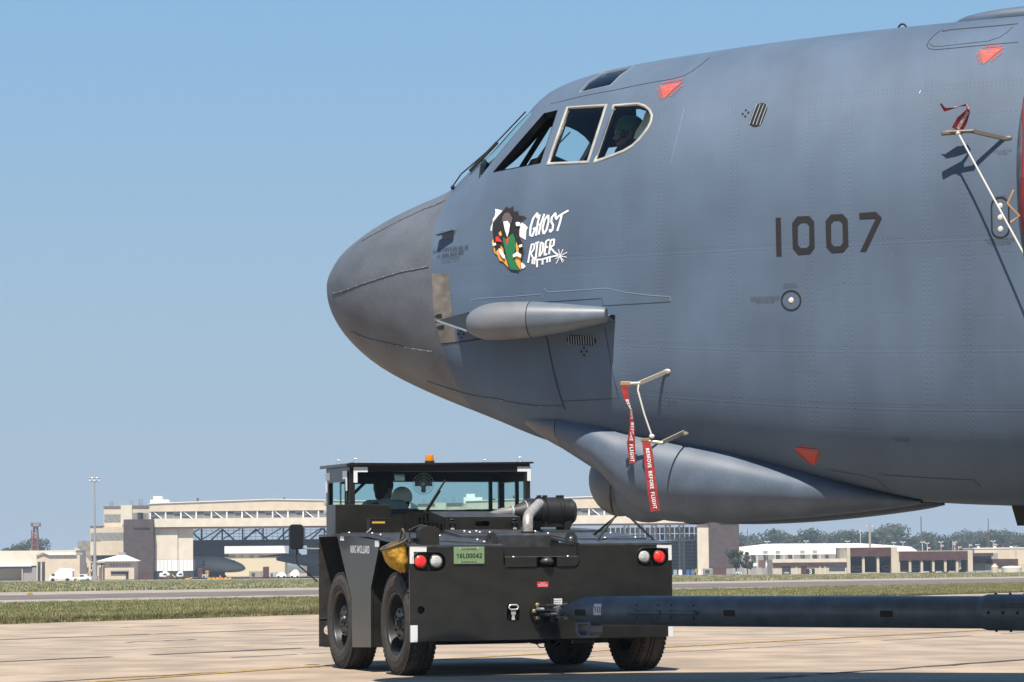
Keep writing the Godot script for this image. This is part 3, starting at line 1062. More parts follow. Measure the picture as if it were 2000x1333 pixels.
func fire_station() -> void:
	var o := thing("fire_station", "cream fire station with brown-banded open vehicle bays at right", "fire station", Vector3(39.451, -1.53, -430.0))
	var k := 0.078
	var y := func(py: float) -> float: return (1123.5 - py) * k
	var x := func(p: float) -> float: return (p - 1510.0) * k
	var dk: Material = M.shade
	# low wing
	block("wall", x.call(1509.5), x.call(1655), y.call(1123.6), y.call(1094), -9.0, -0.05, M.cream, o)
	block("parapet", x.call(1509.5), x.call(1655), y.call(1100), y.call(1093), -0.05, 0.08, M.cream_light, o)
	block("brown_band", x.call(1509.8), x.call(1655), y.call(1107), y.call(1100), -0.05, 0.12, M.redbrown, o)
	block("open_door", x.call(1528), x.call(1545), y.call(1123.4), y.call(1108), -0.05, 0.0, dk, o)
	block("brown_door", x.call(1565), x.call(1576), y.call(1123.4), y.call(1107.5), -0.05, 0.02, M.redbrown, o)
	block("window", x.call(1620), x.call(1651), y.call(1117), y.call(1109.5), -0.05, 0.0, M.pane, o)
	for p in [1555.0, 1601.0, 1611.0]:
		block("pilaster", x.call(p), x.call(p + 2), y.call(1123.5), y.call(1107.2), -0.05, 0.06, M.cream_light, o)
	# high wing with four bays
	block("roof_slab", x.call(1654), x.call(1753), y.call(1073), y.call(1071.5), -14.0, 0.3, M.cream_light, o)
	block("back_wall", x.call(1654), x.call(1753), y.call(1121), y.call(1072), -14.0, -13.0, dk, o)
	block("brown_band", x.call(1661), x.call(1741), y.call(1089.5), y.call(1072.3), -1.0, 0.4, M.redbrown, o)
	for q in [[1654.5, 1661.0], [1684.5, 1689.5], [1713.0, 1718.0], [1741.0, 1753.0]]:
		block("pier", x.call(q[0]), x.call(q[1]), y.call(1121.5), y.call(1071.8 if q[0] < 1660 or q[0] > 1735 else 1089.2), -1.0, 0.5 if q[0] < 1660 or q[0] > 1735 else 0.2, M.cream, o)
	block("half_open_door", x.call(1718.2), x.call(1740.8), y.call(1096), y.call(1089.6), -0.6, -0.3, M.redbrown, o)
	block("side_wall", x.call(1654.2), x.call(1656), y.call(1121), y.call(1073), -13.9, -1.0, M.cream, o)
	# long wing with six bays
	block("roof_slab", x.call(1751), x.call(1900), y.call(1081), y.call(1079.5), -14.0, 0.3, M.cream_light, o)
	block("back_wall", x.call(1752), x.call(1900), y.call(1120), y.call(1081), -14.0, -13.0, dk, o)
	block("brown_band", x.call(1756.5), x.call(1890.5), y.call(1098), y.call(1080.4), -1.0, 0.4, M.redbrown, o)
	for p in [1753.5, 1775.5, 1798.5, 1821.0, 1844.5, 1867.5]:
		block("pier", x.call(p), x.call(p + 4.8), y.call(1120.5), y.call(1097.6 if p > 1760 else 1080.2), -1.0, 0.25, M.cream, o)
	block("pier", x.call(1890.5), x.call(1900), y.call(1120.5), y.call(1080.2), -6.0, 0.5, M.cream, o)
	block("brown_door", x.call(1757), x.call(1775.5), y.call(1120), y.call(1100.5), -0.8, -0.4, M.redbrown, o)
	# watch room at the right end
	block("watch_room", x.call(1900), x.call(1926), y.call(1119), y.call(1106.5), -8.0, -0.4, M.grey, o)
	block("brown_band", x.call(1900), x.call(1928), y.call(1106.5), y.call(1097), -8.0, 0.2, M.redbrown, o)
	block("watch_window", x.call(1900.5), x.call(1937.5), y.call(1097), y.call(1091), -7.5, 0.1, M.pane, o)
	block("brown_roof", x.call(1900), x.call(1939.5), y.call(1091), y.call(1084.5), -8.0, 0.8, M.redbrown, o)
	block("low_wing", x.call(1926), x.call(2010), y.call(1118.5), y.call(1106), -6.0, -1.0, M.cream, o)
	block("brown_band", x.call(1938), x.call(1991), y.call(1106), y.call(1096.6), -6.0, -0.6, M.redbrown, o)
	for p in [1944.0, 1958.0, 1975.0]:
		block("opening", x.call(p), x.call(p + 8), y.call(1118), y.call(1110), -1.0, -0.9, M.grey, o)
	# board with a white 3
	o = thing("number_board", "black board with a large white figure 3 before the fire station", "sign", Vector3(44.653, -1.512, -425.0))
	obj("board", MB.new().box(Vector3(0, 0.464, 0), Vector3(1.275, 0.889, 0.1)), M.ink, o)
	flat_text("3", 0.66, at3(0, 0.464, 0.055), M.tape, o)
	# white warehouse with a shallow roof behind it, roof vents along the eaves
	o = thing("warehouse", "wide white low-pitched warehouse behind the fire station with roof vents along its eaves", "warehouse", Vector3(40.214, -1.716, -560.0))
	var kk := 0.102
	var yy := func(py: float) -> float: return (1118.0 - py) * kk
	var xx := func(p: float) -> float: return (p - 1400.0) * kk
	var rf := MB.new()
	var rp := [[1390.0, 1076.0], [1418.0, 1073.0], [1505.0, 1063.5], [1530.0, 1062.8], [1700.0, 1063.5], [1762.0, 1068.0], [1800.0, 1071.0]]
	var rr := []
	for q in rp:
		rr.append(PackedVector3Array([Vector3(xx.call(q[0]), yy.call(1085.0), 0.0), Vector3(xx.call(q[0]), yy.call(q[1]), -16.0)]))
	rf.skin(rr, false, true)
	obj("roof", rf, mat(0.72, 0.68, 0.58, 0.8), o)
	block("wall", xx.call(1395), xx.call(1800), 0.0, yy.call(1085.2), -30.0, -0.05, M.grey, o)
	block("wall_panel", xx.call(1461), xx.call(1655), 0.0, yy.call(1092), 0.0, 0.4, mat(0.36, 0.34, 0.30, 0.85), o)
	for i in 9:
		block("bay_post", xx.call(1478.0 + 17.5 * i), xx.call(1479.2 + 17.5 * i), 0.0, yy.call(1085.5), 0.4, 0.6, M.white, o)
	for i in 8:
		block("roof_vent", xx.call(1467.0 + 24 * i), xx.call(1475.0 + 24 * i), yy.call(1083.5), yy.call(1077.0), 0.3, 1.3, M.steel if i % 3 else M.white, o)
	for q in [[1471, 1479], [1496, 1503]]:
		block("pale_door", xx.call(q[0]), xx.call(q[1]), yy.call(1107), yy.call(1101), 0.4, 0.55, M.white, o)
	block("recess", xx.call(1482), xx.call(1494), yy.call(1112), yy.call(1095), 0.4, 0.5, M.wood, o)
	# cream building rising behind the watch room
	o = thing("long_building", "tall cream building at the right edge behind the watch room", "building", Vector3(78.397, -1.662, -480.0))
	block("wall", 0.0, 14.0, 0.0, 4.0, -12.0, 0.0, M.cream, o)
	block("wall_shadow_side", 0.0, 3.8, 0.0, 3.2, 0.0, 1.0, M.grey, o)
	block("door_gap", 7.0, 7.1, 0.0, 3.6, 0.0, 0.05, M.grey, o)
	block("roof_edge", -0.1, 14.1, 3.95, 4.1, -12.0, 0.1, M.white, o)
	for i in 9:
		block("roof_fitting", 0.8 + 1.4 * i, 1.2 + 1.4 * i, 4.1, 4.3, -2.0, -1.6, M.wood if i % 2 else M.white, o)
	# tanks and hut before the right edge
	o = thing("storage_tank", "low cream cylindrical tank at the right edge before the brown band", "tank", Vector3(75.333, -1.462, -427.0))
	obj("tank_shell", MB.new().lathe([Vector2(1.5, 0.0), Vector2(1.5, 0.75), Vector2(1.3, 0.9), Vector2(0.0, 1.0)], Transform3D(), 24, true), M.cream_light, o)
	o = thing("stone_kiosk", "small round-topped pale kiosk between the watch room and the tank", "kiosk", Vector3(72.588, -1.468, -426.0))
	obj("kiosk_body", MB.new().lathe([Vector2(0.55, 0.0), Vector2(0.55, 0.9), Vector2(0.3, 1.1), Vector2(0.25, 1.3), Vector2(0.0, 1.35)], Transform3D(), 16, true), M.cream, o)
	# fence of grey sheets right of the brown tower
	o = thing("sheet_fence", "grey sheet fence between the brown hangar tower and the fire station", "fence", Vector3(33.864, -1.537, -450.0))
	for i in 8:
		block("panel", 0.95 * i, 0.95 * i + 0.91, 0.0, 0.95 + 0.05 * (i % 3), 0.0, 0.06, M.steel if i % 2 else M.grey, o)


# ------------------------------------------------------------------ trees
func crown(sd: int, h: float, w: float, n: int, leaf: float) -> MB:
	var r := RandomNumberGenerator.new()
	r.seed = sd
	var mb := MB.new()
	var lumps := []
	for i in 13:
		var a := r.randf() * TAU
		var y := r.randf_range(0.32, 0.95)
		var rad := w * 0.42 * sqrt(maxf(0.05, 1.0 - pow((y - 0.55) / 0.5, 2))) * r.randf_range(0.3, 1.0)
		lumps.append([Vector3(cos(a) * rad, y * h, sin(a) * rad), r.randf_range(0.13, 0.24) * w])
	for i in n:
		var l: Array = lumps[r.randi() % lumps.size()]
		var d := Vector3(r.randfn(), r.randfn(), r.randfn()).normalized()
		var c: Vector3 = l[0] + d * l[1] * pow(r.randf(), 0.35) * Vector3(1, 0.8, 1)
		var s := leaf * r.randf_range(0.6, 1.3)
		var x := (d.cross(Vector3.UP) + Vector3(r.randfn(), r.randfn(), r.randfn()) * 0.4).normalized() * s
		var y := (x.cross(d).normalized() + Vector3(r.randfn(), r.randfn(), r.randfn()) * 0.3).normalized() * s
		mb.quad(c - x, c - y * 0.7, c + x, c + y)
	return mb


func make_tree(called: String, sd: int, h: float, w: float, m: Material, label: String, group: String) -> Node3D:
	var o := thing(called, label, "tree", Vector3.ZERO, 0.0, group)
	var tr := MB.new()
	tr.tube([Vector3.ZERO, Vector3(0.1, h * 0.3, 0), Vector3(0.0, h * 0.8, 0.1)], [h * 0.028, h * 0.02, h * 0.006], 8)
	for i in 5:
		var a := i * 1.9 + sd
		tr.tube([Vector3(0.05, h * (0.25 + 0.07 * i), 0), Vector3(cos(a) * w * 0.15, h * (0.4 + 0.07 * i), sin(a) * w * 0.15), Vector3(cos(a) * w * 0.32, h * (0.52 + 0.07 * i), sin(a) * w * 0.32)], [h * 0.012, h * 0.008, h * 0.003], 6)
	obj("trunk", tr, M.wood, o)
	obj("crown", crown(sd, h, w, 1500, h * 0.032), m, o)
	return o


func leaf_mat(r: float, g: float, b: float) -> StandardMaterial3D:
	var m := mat(r, g, b, 0.7)
	m.backlight_enabled = true
	m.backlight = lin(r * 2.0, g * 2.2, b)
	m.albedo_texture = noise_tex(int(r * 3000), 0.03, [grey(0.55), grey(1.0)], [0.3, 0.7], 3, 256)
	m.uv1_triplanar = true
	m.uv1_world_triplanar = true
	m.uv1_scale = Vector3.ONE / 9.0
	return m


func far_trees() -> void:
	var leaves := [leaf_mat(0.07, 0.105, 0.05), leaf_mat(0.10, 0.13, 0.06), leaf_mat(0.065, 0.095, 0.055), leaf_mat(0.12, 0.135, 0.07)]
	var kinds := [["round dark green tree", 12.0, 11.0], ["broad olive green tree", 13.0, 14.0], ["tall narrow dark tree", 14.0, 8.0], ["loose pale green tree", 12.0, 11.0]]
	var protos := []
	rng.seed = 21
	var spots := [[1426, 1053], [1440, 1046], [1455, 1058], [1470, 1056], [1486, 1055], [1503, 1056], [1519, 1044], [1536, 1054], [1553, 1046], [1572, 1047], [1587, 1043], [1604, 1048], [1618, 1052], [1632, 1049], [1650, 1045], [1668, 1048], [1688, 1047], [1701, 1044], [1717, 1041], [1733, 1048], [1751, 1034], [1766, 1038], [1784, 1052], [1800, 1055], [1815, 1048], [1831, 1051], [1847, 1054], [1862, 1060], [1876, 1056], [1893, 1059], [1911, 1054], [1927, 1052], [1944, 1045], [1957, 1046], [1972, 1055], [1985, 1052], [2004, 1055], [2030, 1048]]
	var where := [""]
	for i in spots.size():
		var k: int = [2, 0, 1, 3][i % 4] if i < 20 else [1, 3, 0, 2][(i * 7) % 4]
		var D := rng.randf_range(760.0, 860.0)
		var kk := D / 5500.0
		var base := gy(-D)
		var eye: float = 1.05 + (1095.0 - 0.0087 * (spots[i][0] - 1000.0) - spots[i][1]) * kk
		var s: float = (eye - base) / (kinds[k][1] * 0.97)
		var mark: Array = [["behind the brown tower's right side", 1450], ["over the warehouse's left slope", 1520], ["over the warehouse ridge", 1600], ["over the warehouse's right slope", 1690], ["behind the fire station's high wing", 1760], ["behind the fire station's long wing", 1890], ["above the right edge's cream building", 3000]].filter(func(q): return spots[i][0] < q[1])[0]
		var size := "high" if spots[i][1] < 1046 else "low" if spots[i][1] > 1054 else "mid-height"
		var label := "%s %s %s" % [size, kinds[k][0], mark[0]]
		var same := 1 + where.count(label)
		where.append(label)
		if same > 1:
			label += ", %s such from left" % ["", "", "second", "third", "fourth", "fifth"][same]
		var o: Node3D
		if protos.size() < 4 or protos[k] == null:
			while protos.size() < 4:
				protos.append(null)
			o = make_tree("tree", 40 + k * 9, kinds[k][1], kinds[k][2], leaves[k], label, "trees on the skyline at right")
			o.scale = Vector3.ONE * s
			protos[k] = o
		else:
			o = copy(protos[k], Vector3.ZERO, rng.randf() * TAU, label, s)
		o.position = Vector3((spots[i][0] - 1000.0 - 3.7) * kk, base, -D)
		o.rotation.y = rng.randf() * TAU
	# thick belt below and behind them that reads as one mass
	var mm := MultiMesh.new()
	mm.transform_format = MultiMesh.TRANSFORM_3D
	mm.mesh = crown(5, 11.5, 13.0, 1000, 0.4).mesh(leaves[2])
	mm.instance_count = 130
	for i in 130:
		var D := rng.randf_range(870.0, 960.0)
		var s := rng.randf_range(0.75, 1.1)
		mm.set_instance_transform(i, Transform3D(Basis(Vector3.UP, rng.randf() * TAU).scaled(Vector3.ONE * s), Vector3(rng.randf_range(55.0, 230.0), gy(-D) - 1.5, -D)))
	var belt := MultiMeshInstance3D.new()
	belt.name = "tree_belt"
	belt.multimesh = mm
	add_child(belt)
	belt.set_meta("kind", "stuff")
	belt.set_meta("label", "continuous belt of distant dark trees along the right skyline")
	belt.set_meta("category", "woodland")
	# trees by the tower and beyond the left roofs
	var near := [[1437, 1076, 440, 0, "dark bushy tree standing against the warehouse wall, larger of two"], [1459, 1078, 440, 2, "narrow dark tree just right of the larger one by the warehouse wall"], [38, 1067, 700, 0, "round dark tree showing over the left roof, left of the red mast"], [70, 1061, 700, 1, "broad tree showing over the left roof behind the red mast"], [10, 1073, 720, 3, "low tree top at the far left edge over the roof"], [2, 1112, 505, 3, "green bush beside the carport at the far left"]]
	for q in near:
		var D: float = q[2]
		var kk := D / 5500.0
		var base := gy(-D)
		var top: float = 1.05 + (1095.0 - 0.0087 * (q[0] - 1000.0) - q[1]) * kk
		var s: float = (top - base) / (kinds[q[3]][1] * 0.97)
		copy(protos[q[3]], Vector3((q[0] - 1000.0 - 3.7) * kk, base, -D), 1.0 + q[0], q[4], s).set_meta("group", "trees near the buildings")


# ------------------------------------------------------------------ masts, lamps, poles, flags
func masts() -> void:
	var o := thing("floodlight_mast", "tall grey floodlight mast before the hangar annex at left", "light mast", Vector3(-68.356, -1.514, -460.0))
	var h := 16.393
	obj("pole", MB.new().tube([Vector3.ZERO, Vector3(0, h * 0.3, 0), Vector3(-0.1, h, 0)], [0.36, 0.22, 0.09], 12), mat(0.33, 0.35, 0.37, 0.5, 0.3), o)
	obj("crossarm", MB.new().box(Vector3(-0.1, h + 0.05, 0), Vector3(1.7, 0.12, 0.12)).box(Vector3(-0.1, h - 0.35, 0), Vector3(1.7, 0.12, 0.12)), M.steel, o)
	for i in 5:
		for j in 2:
			obj("floodlight", MB.new().box(Vector3(-0.85 + 0.38 * i, h + 0.12 - 0.42 * j, 0.15), Vector3(0.3, 0.26, 0.22), Basis(Vector3.RIGHT, 0.5) * Basis(Vector3.UP, 0.5 * (i - 2)), 0.04), M.white if (i + j) % 2 else M.steel, o)
	obj("base", MB.new().box(Vector3(0, 0.3, 0), Vector3(1.0, 0.6, 1.0)), M.grey, o)
	# red and white lattice tower
	o = thing("lattice_tower", "rusty red lattice tower with a head platform beyond the left roofs", "tower", Vector3(-105.17, -2.517, -620.0))
	var th := 12.625
	obj("legs", lattice(Vector3.ZERO, 2.4, 0.7, th - 0.8, 14, 0.2), mat(0.24, 0.09, 0.075, 0.7), o)
	obj("head_platform", lattice(Vector3(0, th - 0.8, 0), 1.7, 1.8, 0.8, 1, 0.14), mat(0.22, 0.1, 0.085, 0.7), o)
	obj("platform_floor", MB.new().box(Vector3(0, th - 0.75, 0), Vector3(1.9, 0.12, 1.9)), M.wood, o)
	o = thing("lattice_mast", "thin red lattice mast just left of the rusty tower", "mast", Vector3(-109.259, -2.626, -640.0))
	obj("mast", lattice(Vector3.ZERO, 0.5, 0.5, 11.404, 16, 0.1), mat(0.3, 0.13, 0.11, 0.7), o)
	# poles along the right skyline
	var i := 0
	for q in [[1698.5, 1024, 560, 0.25, "pale concrete utility pole with crossarm above the fire station", true], [1799, 1010, 700, 0.14, "tall dark lattice-thin pole above the long wing of the fire station", false], [1930, 1014, 700, 0.12, "dark thin pole at right above the cream building", false], [1460, 1034, 800, 0.12, "small dark pylon above the trees right of the brown tower", true], [1680, 1035, 560, 0.05, "white whip aerial left of the concrete pole", false]]:
		var kk: float = q[2] / 5500.0
		var base := gy(-q[2])
		var top: float = 1.05 + (1095.0 - 0.0087 * (q[0] - 1000.0) - q[1]) * kk - base
		o = thing("utility_pole", q[4], "pole", Vector3((q[0] - 1003.7) * kk, base, -q[2]))
		obj("pole", MB.new().tube([Vector3.ZERO, Vector3(0, top, 0)], [q[3] * 1.3, q[3] * 0.8], 8), [mat(0.42, 0.38, 0.33, 0.8), mat(0.12, 0.08, 0.075, 0.8), mat(0.12, 0.08, 0.075, 0.8), M.wood, M.white][i], o)
		if q[5]:
			obj("crossarm", MB.new().box(Vector3(0, top * 0.93, 0), Vector3(1.2, 0.14, 0.14)), M.grey, o)
			obj("insulators", MB.new().box(Vector3(-0.5, top * 0.93 + 0.2, 0), Vector3(0.14, 0.25, 0.14)).box(Vector3(0.5, top * 0.93 + 0.2, 0), Vector3(0.14, 0.25, 0.14)), M.white, o)
		i += 1
	# car-park lamps with pairs of white heads
	var pa: Node3D
	for q in [[1424, 1060, "left of the warehouse by the brown tower"], [1498, 1059, "over the warehouse's left slope"], [1574, 1058, "over the middle of the warehouse ridge"], [1655, 1058.5, "over the warehouse's right slope"], [1745, 1061, "over the right end of the fire station's high wing"], [1763, 1060, "just right of the high wing"], [1801, 1060, "beside the tall dark pole"], [1810, 1062, "right of the tall dark pole"], [1837, 1060, "over the middle of the long wing"], [1864, 1060, "over the right half of the long wing"], [1908, 1065, "left of the cream building at right"], [1939, 1058, "over the cream building at right"], [1982, 1068, "at the right end of the skyline"]]:
		var D := 600.0
		var kk := D / 5500.0
		var base := gy(-D)
		var top: float = 1.05 + (1095.0 - 0.0087 * (q[0] - 1000.0) - q[1]) * kk - base
		var label: String = "white twin-headed lamp post " + q[2]
		if pa == null:
			pa = thing("lamp_post", label, "lamp post", Vector3.ZERO, 0.0, "lamp posts on the skyline at right")
			obj("pole", MB.new().tube([Vector3.ZERO, Vector3(0, 1.0, 0)], 0.008, 6), M.white, pa)
			for s in [-1.0, 1.0]:
				obj("lamp_head", MB.new().box(Vector3(s * 0.052, 1.0, 0), Vector3(0.07, 0.022, 0.03), Basis(Vector3.BACK, s * 0.15), 0.004), M.white, pa)
			pa.scale = Vector3.ONE * top
			pa.position = Vector3((q[0] - 1003.7) * kk, base, -D)
		else:
			copy(pa, Vector3((q[0] - 1003.7) * kk, base, -D), 0.0, label, top)
	var fl: Node3D
	for q in [[1811, 1073, "leftmost of the faded flags, beside the dark pole"], [1837, 1069, "second faded flag from the left above the long wing"], [1860, 1066, "highest of the faded flags above the long wing"], [1871, 1072, "faded flag just right of the highest one"], [1892, 1068, "faded flag above the right end of the long wing"], [1941, 1067, "faded flag standing apart above the cream building"]]:
		var D := 590.0
		var kk := D / 5500.0
		var base := gy(-D)
		var top: float = 1.05 + (1095.0 - 0.0087 * (q[0] - 1000.0) - q[1]) * kk - base
		if fl == null:
			fl = thing("flag_on_pole", q[2], "flag", Vector3.ZERO, 0.0, "faded flags on the skyline at right")
			obj("pole", MB.new().tube([Vector3(0, 0, 0), Vector3(0, 1.1, 0)], 0.006, 6), M.white, fl)
			for k in 5:
				var wv := []
				for w in 7:
					wv.append(PackedVector3Array([Vector3(0.02 * w, 1.0 + 0.016 * k, 0.008 * sin(w * 1.4)), Vector3(0.02 * w, 1.016 + 0.016 * k, 0.008 * sin(w * 1.4))]))
				obj("stripe", MB.new().skin(wv, false, false), mat(0.42, 0.14, 0.16, 0.8) if k % 2 == 0 else mat(0.6, 0.56, 0.57, 0.8), fl)
			fl.scale = Vector3.ONE * top
			fl.position = Vector3((q[0] - 1003.7) * kk, base, -D)
		else:
			copy(fl, Vector3((q[0] - 1003.7) * kk, base, -D), 0.0, q[2], top)


# ------------------------------------------------------------------ far vehicles and gear
func far_wheel(o: Node3D, x: float, z: float, r: float) -> void:
	obj("wheel", MB.new().lathe([Vector2(0.0, -0.12), Vector2(r, -0.12), Vector2(r, 0.12), Vector2(0.0, 0.12)], Transform3D(Basis(Vector3.RIGHT, PI / 2), Vector3(x, r, z)), 14, true), M.under, o)


func far_vehicles() -> void:
	var k := 0.083
	var o := thing("service_truck", "white box-bodied service truck with a folded lift boom, before the shed", "truck", Vector3(-74.789, -1.851, -455.0))
	obj("box_body", MB.new().prism(pts([1.0, 0.5, 3.7, 0.5, 3.7, 1.75, 3.0, 2.05, 1.5, 2.05, 1.0, 1.6]), 1.9, at3(0, 0, 0.95)), M.white, o)
	obj("cab", MB.new().prism(pts([0.0, 0.4, 1.0, 0.4, 1.0, 1.5, 0.45, 1.5, 0.1, 0.95]), 1.8, at3(0, 0, 0.9)), M.white, o)
	block("cab_window", 0.35, 0.85, 1.0, 1.4, 0.9, 0.93, M.pane, o)
	obj("boom", MB.new().bar(Vector3(1.6, 2.15, 0.2), Vector3(4.0, 1.95, 0.2), 0.3, 0.22), M.white, o)
	block("beacon", 0.25, 0.45, 1.5, 1.65, 0.0, 0.2, M.amber, o)
	for x in [0.55, 2.9]:
		far_wheel(o, x, 0.85, 0.32)
	o = thing("pickup_truck", "white pickup truck parked nose to the right of the service truck", "pickup truck", Vector3(-70.691, -1.861, -452.0))
	obj("body", MB.new().prism(pts([0.0, 0.35, 3.1, 0.35, 3.1, 0.75, 2.4, 0.85, 2.0, 1.25, 1.1, 1.25, 1.0, 0.8, 0.0, 0.8]), 1.5, at3(0, 0, 0.75)), M.white, o)
	block("cab_window", 1.2, 1.9, 0.88, 1.15, 0.75, 0.78, M.pane, o)
	for x in [0.55, 2.5]:
		far_wheel(o, x, 0.66, 0.3)
	# ground power carts by the hangar door
	for q in [[323, "white ground cart with a yellow hose, left of two before the sliding door"], [353, "smaller white ground cart before the sliding door, right of two"]]:
		o = thing("ground_cart", q[1], "cart", Vector3((q[0] - 1003.7) * 0.0855, gy(-470.0) + 0.05, -470.0), 0.0, "white ground carts by the left hangar door")
		obj("housing", MB.new().box(Vector3(0, 0.75, 0), Vector3(1.1 if q[0] > 340 else 1.7, 0.75, 1.0), Basis.IDENTITY, 0.2).box(Vector3(0.1, 1.2, 0), Vector3(0.75, 0.35, 0.7), Basis.IDENTITY, 0.12), M.white, o)
		block("panel_opening", -0.2, 0.4, 0.75, 1.05, 0.5, 0.54, M.shade, o)
		obj("drawbar", MB.new().bar(Vector3(-0.9, 0.3, 0), Vector3(0.9, 0.3, 0), 0.7, 0.12), M.under, o)
		for x in [-0.5, 0.5]:
			far_wheel(o, x, 0.4, 0.22)
	o = thing("yellow_hose", "yellow hose sagging between the two white ground carts", "hose", Vector3(-56.976, gy(-470.0), -470.0))
	obj("hose", MB.new().tube([Vector3(0, 0.9, 0), Vector3(0.4, 0.5, 0.1), Vector3(0.9, 0.25, 0.1), Vector3(2.2, 0.12, 0.2), Vector3(3.4, 0.3, 0.1)], 0.09, 8), mat(0.6, 0.36, 0.03, 0.7), o)
	o = thing("low_sign", "small low marker sign on the grass before the left ground cart", "sign", Vector3(-53.978, gy(-440.0), -440.0))
	block("panel", -0.25, 0.25, 0.3, 0.75, 0.0, 0.06, M.wood, o)
	block("stake", -0.05, 0.05, 0.0, 0.3, 0.0, 0.05, M.wood, o)
	# gear standing in the left hangar's mouth
	for q in [[503, 25.0, 14.0, "tan box trailer before the left hangar's opening", "equipment trailer", 0], [553, 19.0, 12.0, "white sloping tow vehicle nearest the tractor's mirror stalk", "tow vehicle", 1], [579, 18.0, 17.0, "white tow vehicle with a raised seat left of the tractor's mirror", "tow vehicle", 1], [537, 14.0, 12.0, "grey cabinet between the tan trailer and the white vehicles", "cabinet", 2], [405, 12.0, 8.0, "pale low cabinet under the parked aircraft's nose", "cabinet", 2], [403, 7.0, 15.0, "yellow tool chest beside the parked aircraft", "tool chest", 3], [518, 11.0, 22.0, "dark red gear rack behind the tan trailer", "rack", 4], [390, 10.0, 20.0, "dark red stand at the hangar's left door edge", "stand", 4]]:
		var kk := 0.0945
		o = thing(str(q[4]).replace(" ", "_"), q[3], q[4], Vector3((q[0] - 1003.7) * kk, gy(-518.0) + 0.02, -517.0 if q[5] < 3 else -522.0))
		var w: float = q[1] * kk
		var h: float = q[2] * kk
		var m: Material = [mat(0.36, 0.32, 0.25, 0.8), M.white, M.steel, mat(0.5, 0.3, 0.03, 0.7), mat(0.09, 0.02, 0.025, 0.7)][q[5]]
		if q[5] == 1:
			obj("body", MB.new().prism(pts([-w / 2, 0.25, w / 2, 0.25, w / 2, h * 0.55, w * 0.2, h, -w * 0.1, h, -w / 2, h * 0.6]), 1.2, at3(0, 0, 0.6)), m, o)
			for x in [-w * 0.3, w * 0.3]:
				far_wheel(o, x, 0.5, 0.25)
		else:
			obj("body", MB.new().box(Vector3(0, h / 2 + 0.15, 0), Vector3(w, h - 0.1, 1.1), Basis.IDENTITY, 0.08), m, o)
			obj("frame", MB.new().box(Vector3(0, 0.12, 0), Vector3(w * 0.9, 0.2, 0.9)), M.under, o)
			block("panel", -w * 0.3, -w * 0.05, h * 0.3, h * 0.8, 0.55, 0.58, M.shade, o)
	o = thing("traffic_cone", "orange cone on the apron before the parked aircraft", "cone", Vector3(-53.343, gy(-512.0) + 0.02, -512.0))
	obj("cone", MB.new().lathe([Vector2(0.22, 0.05), Vector2(0.04, 0.75), Vector2(0.0, 0.76)], Transform3D(), 14), mat(0.7, 0.12, 0.03, 0.6), o)
	obj("base", MB.new().box(Vector3(0, 0.03, 0), Vector3(0.5, 0.05, 0.5)), mat(0.6, 0.1, 0.03, 0.6), o)
	o = thing("yellow_chocks", "row of low yellow chocks and hose at the hangar mouth", "chocks", Vector3(-54.577, gy(-514.0) + 0.02, -514.0))
	for i in 6:
		obj("chock", MB.new().prism(pts([-0.35, 0, 0.35, 0, 0.2, 0.25, -0.2, 0.25]), 0.4, at3(-1.0 + 0.75 * i, 0, 0)), mat(0.6, 0.36, 0.03, 0.7), o)
	# fire engines in their bays
	var xs := [[1674, 1121, 20.0, "red and white fire engine in the leftmost open bay, mostly hidden by its pier"], [1733, 1120, 15.0, "red and white fire engine with a white roof in the half-open bay"], [1788, 1119, 18.0, "red fire engine with a sloping white cab in the long wing's second bay"]]
	for q in xs:
		var kk := 0.079
		o = thing("fire_engine", q[3], "fire engine", Vector3((q[0] - 1003.7) * kk, gy(-434.0) + 0.0, -436.0), 0.0, "fire engines in the station bays")
		var w: float = q[2] * kk
		obj("body", MB.new().box(Vector3(0, 0.45, -2.5), Vector3(w, 0.55, 5.0), Basis.IDENTITY, 0.08), mat(0.35, 0.02, 0.025, 0.4), o)
		obj("cab", MB.new().box(Vector3(0, 0.95, -1.0), Vector3(w * 0.95, 0.6, 2.0), Basis.IDENTITY, 0.1), M.white, o)
		block("windscreen", -w * 0.4, w * 0.4, 0.82, 1.12, 0.0, 0.05, M.pane, o)
		block("stripe", -w * 0.48, w * 0.48, 0.52, 0.6, 0.0, 0.04, M.white, o)
		block("light_bar", -w * 0.2, w * 0.2, 1.25, 1.35, -0.6, -0.3, mat(0.5, 0.05, 0.05, 0.4), o)
		for x in [-w * 0.36, w * 0.36]:
			obj("headlamp", MB.new().ball(Vector3(x, 0.38, 0.02), Vector3(0.08, 0.06, 0.04), 8), M.tape, o)
	for q in [[1851, "leftmost low red vehicle in the long wing's bays"], [1884, "rightmost low red vehicle in the long wing's bays"], [1826, "low red vehicle in the long wing's middle bay"]]:
		o = thing("red_vehicle", q[1], "vehicle", Vector3((q[0] - 1003.7) * 0.079, gy(-434.0), -437.0), 0.0, "low red vehicles in the station bays")
		obj("body", MB.new().box(Vector3(0, 0.3, -1.0), Vector3(0.8, 0.3, 2.0), Basis.IDENTITY, 0.06), mat(0.4, 0.025, 0.03, 0.4), o)
		obj("cabin", MB.new().box(Vector3(0, 0.52, -1.1), Vector3(0.6, 0.25, 1.0), Basis.IDENTITY, 0.06), M.pane, o)
	o = thing("parked_car", "silver car parked in the low wing's dark doorway", "car", Vector3(41.265, gy(-427.0), -427.5))
	obj("body", MB.new().box(Vector3(0, 0.28, 0), Vector3(0.75, 0.26, 1.6), Basis.IDENTITY, 0.08), M.steel, o)
	obj("cabin", MB.new().box(Vector3(0, 0.46, -0.1), Vector3(0.6, 0.2, 0.8), Basis.IDENTITY, 0.07), M.pane, o)
